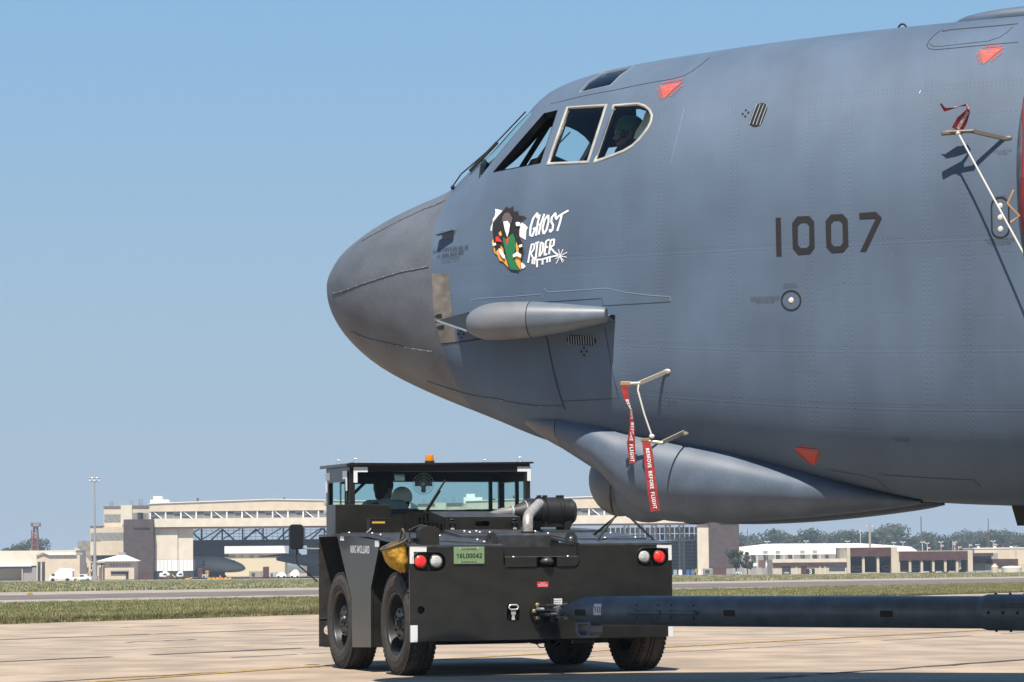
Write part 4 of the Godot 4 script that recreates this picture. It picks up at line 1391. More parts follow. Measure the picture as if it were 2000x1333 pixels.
	# barrels and kit by the right hangar
	o = thing("white_tarpaulin", "crumpled white tarpaulin over gear by the sheet fence", "tarpaulin", Vector3(34.866, gy(-440.0), -440.0))
	obj("sheet", MB.new().ball(Vector3(-0.25, 0.3, 0), Vector3(0.45, 0.5, 0.5), 10).ball(Vector3(0.3, 0.2, 0), Vector3(0.45, 0.42, 0.5), 9), M.white, o)
	var bl: Node3D
	for q in [[1318, "pale blue drum at the left of the row by the right hangar door"], [1328, "white drum right of the pale blue one by the hangar door"], [1343, "blue drum in the middle of the row by the right hangar door"], [1352, "small blue drum right of the middle one"], [1366, "white drum nearest the door pier of the right hangar"]]:
		o = thing("drum", q[1], "drum", Vector3((q[0] - 1003.7) * 0.09, gy(-495.0) + 0.02, -495.0), 0.0, "drums by the right hangar door")
		obj("shell", MB.new().lathe([Vector2(0.34, 0.0), Vector2(0.36, 0.05), Vector2(0.34, 0.3), Vector2(0.36, 0.35), Vector2(0.34, 0.6), Vector2(0.36, 0.95), Vector2(0.0, 0.96)], Transform3D(), 16, true), [mat(0.35, 0.45, 0.55, 0.5), M.white, mat(0.05, 0.12, 0.35, 0.5), mat(0.08, 0.18, 0.4, 0.5), M.white][["1318", "1328", "1343", "1352", "1366"].find(str(q[0]))], o)
	o = thing("yellow_stand", "yellow maintenance stand against the right hangar's door pier", "stand", Vector3(31.907, gy(-497.0), -497.0))
	obj("frame", MB.new().bar(Vector3(-0.4, 0, 0), Vector3(0.2, 1.2, 0), 0.12, 0.12).bar(Vector3(0.2, 1.2, 0), Vector3(0.3, 0, 0), 0.12, 0.12).bar(Vector3(-0.3, 0.5, 0), Vector3(0.3, 0.5, 0), 0.12, 0.12), mat(0.62, 0.4, 0.02, 0.6), o)
	o = thing("generator", "grey-green generator cabinet at the foot of the right brown tower", "generator", Vector3(32.303, gy(-470.0), -470.0))
	obj("cabinet", MB.new().box(Vector3(0, 0.6, 0), Vector3(1.6, 1.1, 1.0), Basis.IDENTITY, 0.08), mat(0.26, 0.29, 0.25, 0.7), o)
	block("grille", -0.5, 0.2, 0.35, 0.85, 0.5, 0.54, M.shade, o)
	o = thing("edge_marker", "low yellow edge marker on the grass by the left taxiway", "marker", Vector3(-20.252, gy(-118.0), -118.0))
	obj("marker", MB.new().box(Vector3(0, 0.04, 0), Vector3(0.22, 0.08, 0.1)).box(Vector3(0.02, 0.1, 0), Vector3(0.06, 0.05, 0.06)), mat(0.4, 0.28, 0.05, 0.7), o)
	o = thing("junction_box", "small green and yellow box on the far grass before the white trucks", "box", Vector3(-57.846, gy(-380.0), -380.0))
	obj("lid", MB.new().box(Vector3(0, 0.2, 0), Vector3(1.1, 0.3, 0.7), Basis.IDENTITY, 0.06), mat(0.12, 0.16, 0.1, 0.7), o)
	obj("yellow_post", MB.new().box(Vector3(-1.0, 0.22, 0), Vector3(0.5, 0.22, 0.3)), mat(0.5, 0.42, 0.06, 0.7), o)

# ------------------------------------------------------------------ the bomber: x runs aft from the nose tip, z towards its left side
var TOP := pts([0, 3.34, 0.03, 3.45, 0.08, 3.505, 0.15, 3.59, 0.22, 3.66, 0.36, 3.75, 0.54, 3.85, 0.72, 3.93, 0.95, 4.015, 1.14, 4.08, 1.27, 4.15, 1.38, 4.25, 1.62, 4.435, 1.84, 4.655, 1.95, 4.755, 2.07, 4.86, 2.24, 4.93, 2.42, 4.975, 2.68, 5.02, 3.36, 5.09, 4.2, 5.15, 5.23, 5.195, 6.5, 5.22, 8, 5.23, 16, 5.23])
var BOT := pts([0, 3.34, 0.01, 3.22, 0.04, 3.12, 0.12, 2.98, 0.26, 2.82, 0.49, 2.64, 0.8, 2.475, 1.16, 2.325, 1.6, 2.165, 2.06, 1.99, 2.68, 1.82, 3.31, 1.69, 4.14, 1.56, 4.79, 1.49, 5.35, 1.45, 6.5, 1.41, 8, 1.4, 16, 1.4])
var WID := pts([0, 0, 0.03, 0.2, 0.1, 0.36, 0.25, 0.56, 0.5, 0.77, 0.9, 0.97, 1.3, 1.1, 1.8, 1.22, 2.4, 1.33, 3.2, 1.43, 4.2, 1.49, 6, 1.5, 16, 1.5])
var NUP := pts([0, 2, 1.2, 2.1, 1.8, 2.4, 4, 2.4, 16, 2.4])
var NLO := pts([0, 2, 0.8, 2.3, 1.3, 3, 1.7, 4.2, 2.2, 5, 2.8, 4.2, 4, 3.8, 16, 3.8])
const YM := 3.32


func herm(p: PackedVector2Array, t: float) -> float:   # monotone curve through the stations, over the root of the distance so that the nose is round
	var q := sqrt(maxf(t, 0.0))
	var i := 0
	while i < p.size() - 2 and sqrt(p[i + 1].x) < q:
		i += 1
	var sl := func(k: int) -> float: return (p[k + 1].y - p[k].y) / (sqrt(p[k + 1].x) - sqrt(p[k].x))
	var m := func(k: int) -> float:
		if k == 0:
			return sl.call(0)
		if k == p.size() - 1:
			return sl.call(k - 1)
		var a: float = sl.call(k - 1)
		var b: float = sl.call(k)
		return 0.0 if a * b <= 0 else 2 * a * b / (a + b)
	var h := sqrt(p[i + 1].x) - sqrt(p[i].x)
	var s := (q - sqrt(p[i].x)) / h
	return (2 * s * s * s - 3 * s * s + 1) * p[i].y + (s * s * s - 2 * s * s + s) * h * m.call(i) + (3 * s * s - 2 * s * s * s) * p[i + 1].y + (s * s * s - s * s) * h * m.call(i + 1)


func station(t: float) -> Array:
	var k := roundi(t * 2000)
	if not cache.has(k):
		cache[k] = [herm(TOP, t), herm(BOT, t), herm(WID, t), herm(NUP, t), herm(NLO, t)]
	return cache[k]


func hull(t: float, phi: float, side := 1.0) -> Vector3:   # phi 0 at the spine, 1 at the keel
	var st := station(t)
	var c := cos(phi * PI)
	var s := maxf(sin(phi * PI), 0.0)
	var n: float = st[3] if c >= 0 else st[4]
	var h: float = st[0] - YM if c >= 0 else YM - st[1]
	var k := pow(pow(s, n) + pow(absf(c), n), 1.0 / n)
	return Vector3(t, YM + h * c / k, side * st[2] * s / k)


func hull_n(t: float, phi: float, side := 1.0) -> Vector3:
	var e := 0.004
	var a := hull(t + e, phi, side) - hull(maxf(t - e, 0.0), phi, side)
	var b := hull(t, minf(phi + e, 1.0), side) - hull(t, maxf(phi - e, 0.0), side)
	var n := a.cross(b) * -side
	if t < 0.002 or n.length_squared() < 1e-14:
		return Vector3.LEFT
	if phi < 0.002:
		n.z = 0
	return n.normalized()


func on(t: float, phi: float, off := 0.0, side := 1.0) -> Vector3:
	return hull(t, phi, side) + hull_n(t, phi, side) * off


# flat shapes given as (t, phi) laid on the skin, cut small enough to follow it
func lay(mb: MB, tris: PackedVector2Array, off: float, side := 1.0, big := 0.05) -> void:
	var stack := []
	for i in range(0, tris.size(), 3):
		stack.append([tris[i], tris[i + 1], tris[i + 2]])
	var k := Vector2(1.0, 6.0)
	while stack.size():
		var q: Array = stack.pop_back()
		var best := -1
		var l := big
		for i in 3:
			var d: float = ((q[i] - q[(i + 1) % 3]) * k).length()
			if d > l:
				l = d
				best = i
		if best >= 0:
			var a: Vector2 = q[best]
			var b: Vector2 = q[(best + 1) % 3]
			var c: Vector2 = q[(best + 2) % 3]
			var m := (a + b) / 2
			stack.append([a, m, c])
			stack.append([m, b, c])
			continue
		var id := []
		for p in q:
			id.append(mb.vert(on(p.x, p.y, off, side), hull_n(p.x, p.y, side), Vector2(p.x / 8.0, p.y)))
		var nn: Vector3 = (mb.v[id[1]] - mb.v[id[0]]).cross(mb.v[id[2]] - mb.v[id[0]])
		if nn.dot(mb.n[id[0]]) < 0:
			mb.ix.append_array([id[0], id[1], id[2]])
		else:
			mb.ix.append_array([id[0], id[2], id[1]])


func poly_tris(p: PackedVector2Array) -> PackedVector2Array:
	var q := PackedVector2Array()
	for v in p:
		q.append(v * Vector2(1, 6))
	var out := PackedVector2Array()
	for i in Geometry2D.triangulate_polygon(q):
		out.append(p[i])
	if out.is_empty():   # an outline that crosses itself: tidy it first
		for c in Geometry2D.offset_polygon(q, 0.0008):
			for i in Geometry2D.triangulate_polygon(c):
				out.append(c[i] / Vector2(1, 6))
	return out


func patch(called: String, polys: Array, m: Material, parent: Node, off := 0.003, side := 1.0) -> MeshInstance3D:
	var mb := MB.new()
	for p in polys:
		lay(mb, poly_tris(pts(p) if not p is PackedVector2Array else p), off, side)
	return obj(called, mb, m, parent)


# metres (u aft, v up along the skin) round a place on it
func from_metres(p: PackedVector2Array, t0: float, f0: float, turn := 0.0) -> PackedVector2Array:
	var g := (hull(t0, f0 + 0.01) - hull(t0, f0 - 0.01)).length() / 0.02
	var out := PackedVector2Array()
	for q in p:
		var r := q.rotated(turn)
		out.append(Vector2(t0 + r.x, f0 - r.y / g))
	return out


func skin_text(s: String, hgt: float, t0: float, f0: float, turn: float, m: Material, parent: Node, width: float) -> void:
	var p := text_tris(s, hgt)
	var most := 0.001
	for q in p:
		most = maxf(most, absf(q.x))
	for i in p.size():
		p[i].x *= width / 2 / most
	var mb := MB.new()
	lay(mb, from_metres(p, t0, f0, turn), 0.004, 1.0, 0.2)
	obj("lettering", mb, m, parent)


func seam(called: String, line: Array, w: float, m: Material, parent: Node, off := 0.002, closed := false, side := 1.0) -> MeshInstance3D:
	var p := pts(line)
	if closed:
		p.append(p[0])
	var mb := MB.new()
	var fine := PackedVector2Array()
	for i in p.size() - 1:
		var n := maxi(1, int(((p[i + 1] - p[i]) * Vector2(1, 6)).length() / 0.06))
		for j in n:
			fine.append(p[i].lerp(p[i + 1], float(j) / n))
	fine.append(p[-1])
	var rows := []
	for i in fine.size():
		var c := on(fine[i].x, fine[i].y, off, side)
		var d := (on(fine[mini(i + 1, fine.size() - 1)].x, fine[mini(i + 1, fine.size() - 1)].y, off, side) - on(fine[maxi(i - 1, 0)].x, fine[maxi(i - 1, 0)].y, off, side)).normalized()
		var x := hull_n(fine[i].x, fine[i].y, side).cross(d).normalized() * w / 2
		rows.append(PackedVector3Array([c - x, c + x]))
	mb.skin(rows, false, true)
	return obj(called, mb, m, parent)


func rod(called: String, line: Array, r: float, m: Material, parent: Node, off := 0.0) -> MeshInstance3D:
	var p := pts(line)
	var a := []
	for i in p.size() - 1:
		var n := maxi(1, int(((p[i + 1] - p[i]) * Vector2(1, 6)).length() / 0.1))
		for j in n:
			var q := p[i].lerp(p[i + 1], float(j) / n)
			a.append(on(q.x, q.y, off))
	a.append(on(p[-1].x, p[-1].y, off))
	return obj(called, MB.new().tube(a, r, 6), m, parent)


var WIN := {"quarter": pts([1.78, 0.3042, 1.872, 0.317, 1.961, 0.3265, 2.048, 0.3348, 2.131, 0.3381, 2.213, 0.3397, 2.233, 0.3227, 2.251, 0.3049, 2.266, 0.2859, 2.278, 0.2651, 2.285, 0.2414, 2.261, 0.2408, 2.237, 0.2401, 2.213, 0.2393, 2.189, 0.2382, 2.165, 0.237, 2.097, 0.2573, 2.022, 0.2721, 1.942, 0.282, 1.862, 0.2934]), "side": pts([2.288, 0.3432, 2.354, 0.3452, 2.42, 0.347, 2.484, 0.3486, 2.549, 0.3501, 2.614, 0.3514, 2.635, 0.3347, 2.655, 0.3173, 2.672, 0.299, 2.687, 0.2793, 2.698, 0.2576, 2.635, 0.2555, 2.571, 0.253, 2.506, 0.2501, 2.44, 0.2469, 2.374, 0.2433, 2.365, 0.2672, 2.35, 0.2883, 2.332, 0.3076, 2.311, 0.3258]), "rear": pts([2.688, 0.3521, 2.781, 0.2615, 2.894, 0.2643, 2.977, 0.2664, 3.033, 0.2724, 3.076, 0.2807, 3.103, 0.2913, 3.102, 0.3016, 3.087, 0.3101, 3.057, 0.3191, 3.024, 0.3275, 2.978, 0.3357, 2.908, 0.3424, 2.834, 0.3461, 2.758, 0.3496]), "roof": pts([2.435, 0.2048, 2.488, 0.2055, 2.54, 0.2059, 2.591, 0.2061, 2.643, 0.2059, 2.694, 0.2054, 2.703, 0.2001, 2.713, 0.1945, 2.721, 0.1886, 2.73, 0.1821, 2.737, 0.1752, 2.752, 0.1683, 2.766, 0.1606, 2.778, 0.1517, 2.788, 0.1412, 2.794, 0.1273, 2.744, 0.1291, 2.692, 0.1304, 2.639, 0.1309, 2.585, 0.1301, 2.529, 0.1278, 2.521, 0.1395, 2.51, 0.1486, 2.497, 0.1562, 2.483, 0.1628, 2.468, 0.1688, 2.464, 0.1774, 2.458, 0.1852, 2.451, 0.1922, 2.443, 0.1987])}
var SHIELD := pts([1.63, 0.285, 2.03, 0.215, 1.83, 0.02, 1.43, 0.02])


func skin_mesh(mb: MB, ts: Array, nphi: int, side: float, holes: Array, off := 0.0, inside := PackedVector2Array(), outside := PackedVector2Array()) -> void:
	var boxes := []
	for h in holes:
		var r := Rect2(h[0], Vector2.ZERO)
		for p in h:
			r = r.expand(p)
		boxes.append(r)
	var ids := {}
	var put := func(p: Vector2) -> int:
		var key := Vector2i(roundi(p.x * 20000), roundi(p.y * 200000))
		if not ids.has(key):
			ids[key] = mb.vert(on(p.x, p.y, off, side), hull_n(p.x, p.y, side), Vector2(p.x / 8.0, p.y))
		return ids[key]
	for i in ts.size() - 1:
		for j in nphi:
			var r := Rect2(ts[i], float(j) / nphi, ts[i + 1] - ts[i], 1.0 / nphi)
			var cell := PackedVector2Array([r.position, Vector2(r.end.x, r.position.y), r.end, Vector2(r.position.x, r.end.y)])
			var parts := [cell]
			var cutter := []
			for h in holes.size():
				if boxes[h].intersects(r):
					cutter.append(holes[h])
			if outside.size():
				cutter.append(outside)
			for h in cutter:
				var nxt := []
				for q in parts:
					var qq: PackedVector2Array = Transform2D(0, Vector2(10, 100), 0, Vector2.ZERO) * q
					var hh: PackedVector2Array = Transform2D(0, Vector2(10, 100), 0, Vector2.ZERO) * h
					nxt.append_array(Geometry2D.clip_polygons(qq, hh).map(func(x): return Transform2D(0, Vector2(0.1, 0.01), 0, Vector2.ZERO) * x))
				parts = nxt
			if inside.size():
				var nxt := []
				for q in parts:
					nxt.append_array(Geometry2D.intersect_polygons(Transform2D(0, Vector2(10, 100), 0, Vector2.ZERO) * q, Transform2D(0, Vector2(10, 100), 0, Vector2.ZERO) * inside).map(func(x): return Transform2D(0, Vector2(0.1, 0.01), 0, Vector2.ZERO) * x))
				parts = nxt
			for q in parts:
				var w := []
				for p in q:
					w.append(put.call(p))
				var t := PackedInt32Array([0, 1, 2, 0, 2, 3]) if q == cell else Geometry2D.triangulate_polygon(Transform2D(0, Vector2(10, 100), 0, Vector2.ZERO) * q)
				for k in range(0, t.size(), 3):
					var a: int = w[t[k]]
					var b: int = w[t[k + 1]]
					var c: int = w[t[k + 2]]
					if (mb.v[b] - mb.v[a]).cross(mb.v[c] - mb.v[a]).dot(mb.n[a]) > 0:
						mb.ix.append_array([a, c, b])
					else:
						mb.ix.append_array([a, b, c])


func relief() -> ImageTexture:   # rivets, lap joints and the slight bulging of the sheets between the frames
	var w := 2048
	var h := 1024
	var f := FastNoiseLite.new()
	f.seed = 5
	f.frequency = 0.0075
	f.fractal_octaves = 3
	var im := f.get_image(w, h, false, false, true)
	im.convert(Image.FORMAT_L8)
	var b := im.get_data()
	var v := PackedFloat32Array()
	v.resize(w * h)
	var col := PackedFloat32Array()
	for x in w:
		var t := 8.0 * x / w
		col.append(0.13 * absf(sin(PI * t / 0.29)) if t > 1.45 else 0.0)
	for y in h:
		var rowv := 0.08 * absf(sin(PI * y / 42.0))
		for x in w:
			v[y * w + x] = 0.25 + b[y * w + x] / 255.0 * 0.95 + col[x] * (0.6 + 0.4 * sin(y * 0.031 + x * 0.01)) + (rowv if col[x] > 0 else 0.0)
	var dot := func(x: int, y: int, d: float) -> void:
		if x > 1 and y > 1 and x < w - 2 and y < h - 2:
			v[y * w + x] -= d
			v[y * w + x + 1] -= d * 0.7
			v[(y + 1) * w + x] -= d * 0.7
			v[(y + 1) * w + x + 1] -= d * 0.5
	for t in [1.48, 2.06, 2.93, 3.22, 3.8, 4.38, 4.67, 5.25, 5.54, 6.1]:
		var x := int(t / 8.0 * w)
		for y in range(60, h - 20):
			v[y * w + x] -= 0.35
			if y % 6 == 0:
				dot.call(x - 5, y, 0.9)
				dot.call(x + 6, y, 0.9)
	for y in [300, 505, 640, 705]:
		for x in range(int(1.5 / 8 * w), w - 3):
			v[y * w + x] -= 0.35
			if x % 8 == 0:
				dot.call(x, y - 3, 0.9)
				dot.call(x, y + 4, 0.9)
	for k in 60:
		var x := rng.randi_range(400, w - 90)
		var y := rng.randi_range(330, 960)
		for i in rng.randi_range(4, 14):
			dot.call(x + i * 9, y, 0.9)
	return ImageTexture.create_from_image(Image.create_from_data(w, h, false, Image.FORMAT_RF, v.to_byte_array()))


func skin_colour() -> ImageTexture:   # weathered paint: faint streaks that run down, scuffs, touched-up patches
	var w := 2048
	var h := 1024
	var f := FastNoiseLite.new()
	f.seed = 21
	f.frequency = 0.004
	f.fractal_octaves = 5
	var a := f.get_image(w, h, false, false, true)
	f.seed = 22
	f.frequency = 0.012
	var b := f.get_image(w, 64, false, false, true)
	b.resize(w, h, Image.INTERPOLATE_CUBIC)
	a.convert(Image.FORMAT_L8)
	b.convert(Image.FORMAT_L8)
	var da := a.get_data()
	var db := b.get_data()
	var o := PackedByteArray()
	o.resize(w * h)
	for i in w * h:
		o[i] = 212 + int(da[i] * 0.125 + db[i] * 0.035)
	var im := Image.create_from_data(w, h, false, Image.FORMAT_L8, o)
	im.convert(Image.FORMAT_RGB8)
	for k in 260:   # small scuffs and touched-up rivets
		var x := rng.randi_range(320, w - 10)
		var y := rng.randi_range(200, h - 60)
		var g := rng.randf_range(0.82, 1.0)
		im.fill_rect(Rect2i(x, y, rng.randi_range(1, 4), rng.randi_range(1, 3)), grey(g))
	return ImageTexture.create_from_image(im)


func loft(st: Array, k: int, side: float, p := 2.0) -> MB:   # stations [x, top, bottom, z centre, half width]
	var rows := []
	for s in st:
		var row := PackedVector3Array()
		for j in k:
			var a := TAU * j / k
			var c := cos(a)
			var sn := sin(a)
			row.append(Vector3(s[0], (s[1] + s[2]) / 2 + (s[1] - s[2]) / 2 * signf(c) * pow(absf(c), 2 / p), side * (s[3] + s[4] * signf(sn) * pow(absf(sn), 2 / p))))
		rows.append(row)
	return MB.new().skin(rows, true, side < 0)


func dense(st: Array, n: int) -> Array:   # a smooth run of stations through the given ones
	var out := []
	for i in st.size() - 1:
		for j in n:
			var q := []
			for k in st[0].size():
				var a: float = st[maxi(i - 1, 0)][k]
				var d: float = st[mini(i + 2, st.size() - 1)][k]
				q.append(cubic_interpolate(st[i][k], st[i + 1][k], a, d, float(j) / n))
			out.append(q)
	out.append(st[-1])
	return out


func bomber() -> void:
	var o := thing("bomber_aircraft", "huge blue-grey jet bomber with its rounded nose, numbered 1007, towed across the apron", "aircraft", Vector3(-1.503, 0, -23.5), -deg_to_rad(18.0))
	BOMB = o.transform
	var paint := mat(0.120, 0.177, 0.268, 0.62)
	paint.albedo_texture = skin_colour()
	paint.heightmap_enabled = true
	paint.heightmap_texture = relief()
	paint.heightmap_scale = 0.26
	paint.metallic_specular = 0.35
	M.paint = paint
	var plain := mottled(mat(0.122, 0.174, 0.258, 0.55), 61, 2.2, 0.86)
	M.plain = plain
	var radome := mottled(mat(0.148, 0.172, 0.215, 0.6), 62, 2.6, 0.84)
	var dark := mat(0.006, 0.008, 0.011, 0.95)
	var line := mat(0.03, 0.034, 0.04, 0.8)
	var pale := mat(0.22, 0.28, 0.36, 0.5)
	var ink := mat(0.013, 0.013, 0.017, 0.9)
	var soft_ink := mat(0.055, 0.07, 0.088, 0.8)
	var red := mat(0.55, 0.06, 0.035, 0.6)
	var metal := mat(0.5, 0.5, 0.48, 0.4, 0.6)
	# skin: radome and fuselage meet along a curved edge
	var ts := [0.0, 0.001, 0.004, 0.01, 0.02, 0.035, 0.055, 0.08, 0.11, 0.15, 0.2, 0.26, 0.33, 0.41, 0.5]
	var t := 0.58
	while t < 3.4:
		ts.append(t)
		t += 0.06
	while t < 7.0:
		ts.append(t)
		t += 0.12
	ts.append_array([7.5, 8.0, 9.0, 10.0, 12.0, 14.0, 15.9])
	var edge := pts([-1, -0.01, 1.375, -0.01, 1.375, 0, 1.345, 0.2591, 1.306, 0.28, 1.282, 0.3234, 1.271, 0.3708, 1.269, 0.4341, 1.279, 0.5104, 1.29, 0.5713, 1.308, 0.6286, 1.339, 0.663, 1.385, 0.703, 1.44, 0.8, 1.5, 1, 1.5, 1.01, -1, 1.01])
	var holes := [WIN.quarter, WIN.side, WIN.rear, WIN.roof, SHIELD]
	var body_mb := MB.new()
	var nose_mb := MB.new()
	for side in [1.0, -1.0]:
		skin_mesh(body_mb, ts, 56, side, holes, 0.0, PackedVector2Array(), edge)
		skin_mesh(nose_mb, ts.filter(func(x): return x < 1.5), 56, side, [], 0.0, edge)
	var cap := PackedVector3Array()
	for j in 41:
		cap.append(hull(15.9, j / 40.0))
	for j in range(39, 0, -1):
		cap.append(hull(15.9, j / 40.0, -1.0))
	for j in cap.size():
		body_mb.ctri(Vector3(16.3, YM, 0), cap[j], cap[(j + 1) % cap.size()], Vector3(10, YM, 0))
	obj("fuselage", body_mb, paint, o)
	obj("radome", nose_mb, radome, o)
	# the cockpit behind the windows: lining, floor, bulkhead, shelf, seats
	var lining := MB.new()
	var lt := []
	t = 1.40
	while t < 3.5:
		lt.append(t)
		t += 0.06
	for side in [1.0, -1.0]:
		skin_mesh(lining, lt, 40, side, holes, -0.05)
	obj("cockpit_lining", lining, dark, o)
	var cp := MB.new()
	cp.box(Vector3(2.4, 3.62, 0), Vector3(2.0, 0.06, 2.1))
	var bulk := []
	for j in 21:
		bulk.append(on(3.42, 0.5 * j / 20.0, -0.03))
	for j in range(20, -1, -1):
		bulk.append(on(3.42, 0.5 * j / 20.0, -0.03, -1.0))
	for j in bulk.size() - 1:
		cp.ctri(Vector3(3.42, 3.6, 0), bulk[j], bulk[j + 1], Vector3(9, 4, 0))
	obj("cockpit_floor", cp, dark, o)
	var dash := MB.new()
	dash.box(Vector3(1.86, 3.83, 0), Vector3(0.3, 0.52, 1.5), Basis.IDENTITY, 0.05)
	dash.box(Vector3(2.1, 3.86, 0.55), Vector3(0.5, 0.5, 0.25), Basis.IDENTITY, 0.04)
	dash.box(Vector3(2.2, 3.86, -0.75), Vector3(0.8, 0.55, 0.3), Basis.IDENTITY, 0.04)
	var shelf := obj("instrument_panel", dash, mat(0.03, 0.035, 0.045, 0.7), o)
	obj("glare_shield", MB.new().box(Vector3(1.98, 4.16, -0.1), Vector3(0.3, 0.3, 1.0), Basis(Vector3.BACK, 0.25), 0.08), dark, o)
	var knobs := MB.new()
	rng.seed = 31
	for k in 60:
		knobs.box(Vector3(rng.randf_range(1.85, 2.5), rng.randf_range(4.08, 4.16), rng.randf_range(0.3, 0.95)), Vector3(0.02, rng.randf_range(0.01, 0.05), 0.02))
	obj("switches", knobs, mat(0.45, 0.45, 0.42, 0.6), shelf).set_meta("kind", "stuff")
	obj("padded_frame", MB.new().tube([Vector3(1.85, 4.05, 0.55), Vector3(2.3, 4.75, 0.35)], 0.022), mat(0.05, 0.035, 0.03, 0.7), o)
	obj("padded_frame", MB.new().tube([Vector3(1.55, 4.15, -0.1), Vector3(1.95, 4.7, -0.05)], 0.025), dark, o)
	for s in [0.62, -0.62]:
		var seat := MB.new()
		seat.box(Vector3(2.86, 3.95, s), Vector3(0.12, 0.75, 0.5), Basis.IDENTITY, 0.04)
		seat.box(Vector3(2.62, 3.7, s), Vector3(0.5, 0.14, 0.5), Basis.IDENTITY, 0.04)
		obj("seat", seat, mat(0.02, 0.022, 0.025, 0.8), o)
	var drape := []
	for i in 9:
		var row := PackedVector3Array()
		for j in 7:
			var y := 4.18 + 0.4 * i / 8.0
			row.append(Vector3(2.9 + 0.02 * i + 0.16 * (1.0 - j / 6.0) - 0.1, y, 0.96 - 0.42 * (y - 4.18) + 0.02 * sin(i * 2.1 + j * 1.9) - j * 0.012))
		drape.append(row)
	obj("cream_curtain", MB.new().skin(drape, false), mat(0.72, 0.74, 0.66, 0.8), o)
	# glazing: a frame round each opening and a tinted pane in it
	M.cock = glass(0.62, 0.84, 0.88)
	M.pale_glass = glass(0.78, 0.92, 0.94)
	var frame := mottled(mat(0.5, 0.5, 0.48, 0.45), 71, 0.6, 0.85)
	for side in [1.0, -1.0]:
		for k in WIN:
			var p: PackedVector2Array = WIN[k]
			var mb := MB.new()
			var rows := []
			for off in [[0.0, (-0.055 if k == "quarter" else -0.012)], [0.0, 0.006], [0.017 if k != "roof" else 0.006, 0.006], [0.019 if k != "roof" else 0.008, -0.002]]:
				var row := PackedVector3Array()
				var q := PackedVector2Array()
				for v in p:
					q.append(v * Vector2(1, 5))
				if off[0] > 0:
					q = spread(q, off[0])
				for v in q:
					row.append(on(v.x, v.y / 5, off[1], side))
				rows.append(row)
			mb.skin(rows, true, side < 0)
			if k == "quarter":
				var mb2 := MB.new()
				mb2.skin([rows[0], rows[1]], true, side < 0)
				obj("window_frame", mb2, dark, o)
				continue
			var fr := obj("window_frame", mb, frame if k != "roof" else pale, o)
			var g := MB.new()
			lay(g, poly_tris(p), -0.02, side)
			obj("window_pane", g, M.pale_glass if side > 0 else M.cock, fr)
			if side > 0:
				var g2 := MB.new()
				lay(g2, poly_tris(p), -0.012, side)
				obj("outer_pane", g2, M.clear, fr)
		var sf := MB.new()
		var srows := []
		for off in [-0.055, 0.002]:
			var row := PackedVector3Array()
			for i in SHIELD.size():
				for j in 6:
					var q := SHIELD[i].lerp(SHIELD[(i + 1) % SHIELD.size()], j / 6.0)
					row.append(on(q.x, q.y, off, side))
			srows.append(row)
		sf.skin(srows, true, side < 0)
		var wf := obj("windshield_frame", sf, mat(0.07, 0.08, 0.09, 0.6), o)
		var sg := MB.new()
		lay(sg, poly_tris(SHIELD), -0.006, side)
		obj("windshield_pane", sg, M.cock, wf)
		var wiper := MB.new()
		wiper.tube([on(1.33, 0.22, 0.02, side), on(1.40, 0.19, 0.035, side), on(1.62, 0.165, 0.022, side), on(1.93, 0.16, 0.018, side)], 0.006, 6)
		wiper.bar(on(1.50, 0.22, 0.02, side), on(1.73, 0.20, 0.02, side), 0.03, 0.02)
		wiper.ball(on(1.34, 0.22, 0.015, side), Vector3.ONE * 0.02, 8)
		obj("windshield_wiper", wiper, ink, o)
	seam("panel_seam", [1.334, 0.6629, 1.74, 0.6359, 2.274, 0.6183, 2.295, 0.6283, 2.332, 0.6669, 2.373, 0.6997, 2.405, 0.7237], 0.0120, line, o)
	seam("panel_seam", [2.774, 0.6033, 2.787, 0.6179, 2.819, 0.6594, 2.86, 0.6986, 2.398, 0.7111], 0.0043, line, o)
	seam("painted_highlight", [1.629, 0.569, 1.629, 0.5648, 1.791, 0.5598, 2.257, 0.552, 2.257, 0.5568], 0.0058, pale, o)  # pale lines: highlight along the panel edge painted on as colour
	seam("painted_highlight", [2.266, 0.541, 2.3, 0.5486, 2.787, 0.5438, 2.938, 0.5506, 3.144, 0.5557, 3.303, 0.5579, 3.311, 0.5641], 0.0065, pale, o)
	seam("panel_seam", [2.273, 0.5655, 2.749, 0.5596, 2.76, 0.571, 3.307, 0.5652], 0.0043, line, o)
	seam("panel_seam", [2.192, 0.213, 2.307, 0.218, 2.743, 0.2222, 2.992, 0.2189, 3.223, 0.2175, 3.311, 0.213, 3.367, 0.2026, 3.428, 0.1812, 3.46, 0.1569], 0.0058, line, o)
	seam("panel_seam", [5.294, 0.1538, 5.252, 0.1691, 5.215, 0.1922, 5.202, 0.2074, 5.224, 0.2161, 5.273, 0.2204, 5.475, 0.22, 5.894, 0.2189], 0.0065, line, o)
	seam("panel_seam", [5.223, 0.2038, 5.257, 0.2122, 5.321, 0.2131, 5.665, 0.21, 5.752, 0.2015, 5.801, 0.1868, 5.831, 0.1705], 0.0050, line, o)
	seam("panel_seam", [5.293, 0.1635, 5.345, 0.1593, 5.729, 0.16, 5.862, 0.1588], 0.0200, line, o)
	seam("panel_seam", [4.832, 0.7824, 5.502, 0.7853, 5.548, 0.8022], 0.0058, line, o)
	seam("panel_seam", [4.43, 0.7795, 4.693, 0.7872, 4.785, 0.7952, 4.855, 0.8363], 0.0043, line, o)
	seam("pale_scratch_and_glint", [3.372, 0.2864, 3.354, 0.3185, 3.327, 0.3493, 3.302, 0.3708], 0.0029, pale, o)
	seam("pale_scratch_and_glint", [5.201, 0.2964, 5.194, 0.3003], 0.0022, metal, o)  # a small glint painted on as a bright mark
	seam("red_outline", [2.995, 0.1462, 3.063, 0.1571, 3.112, 0.1482], 0.0036, red, o)
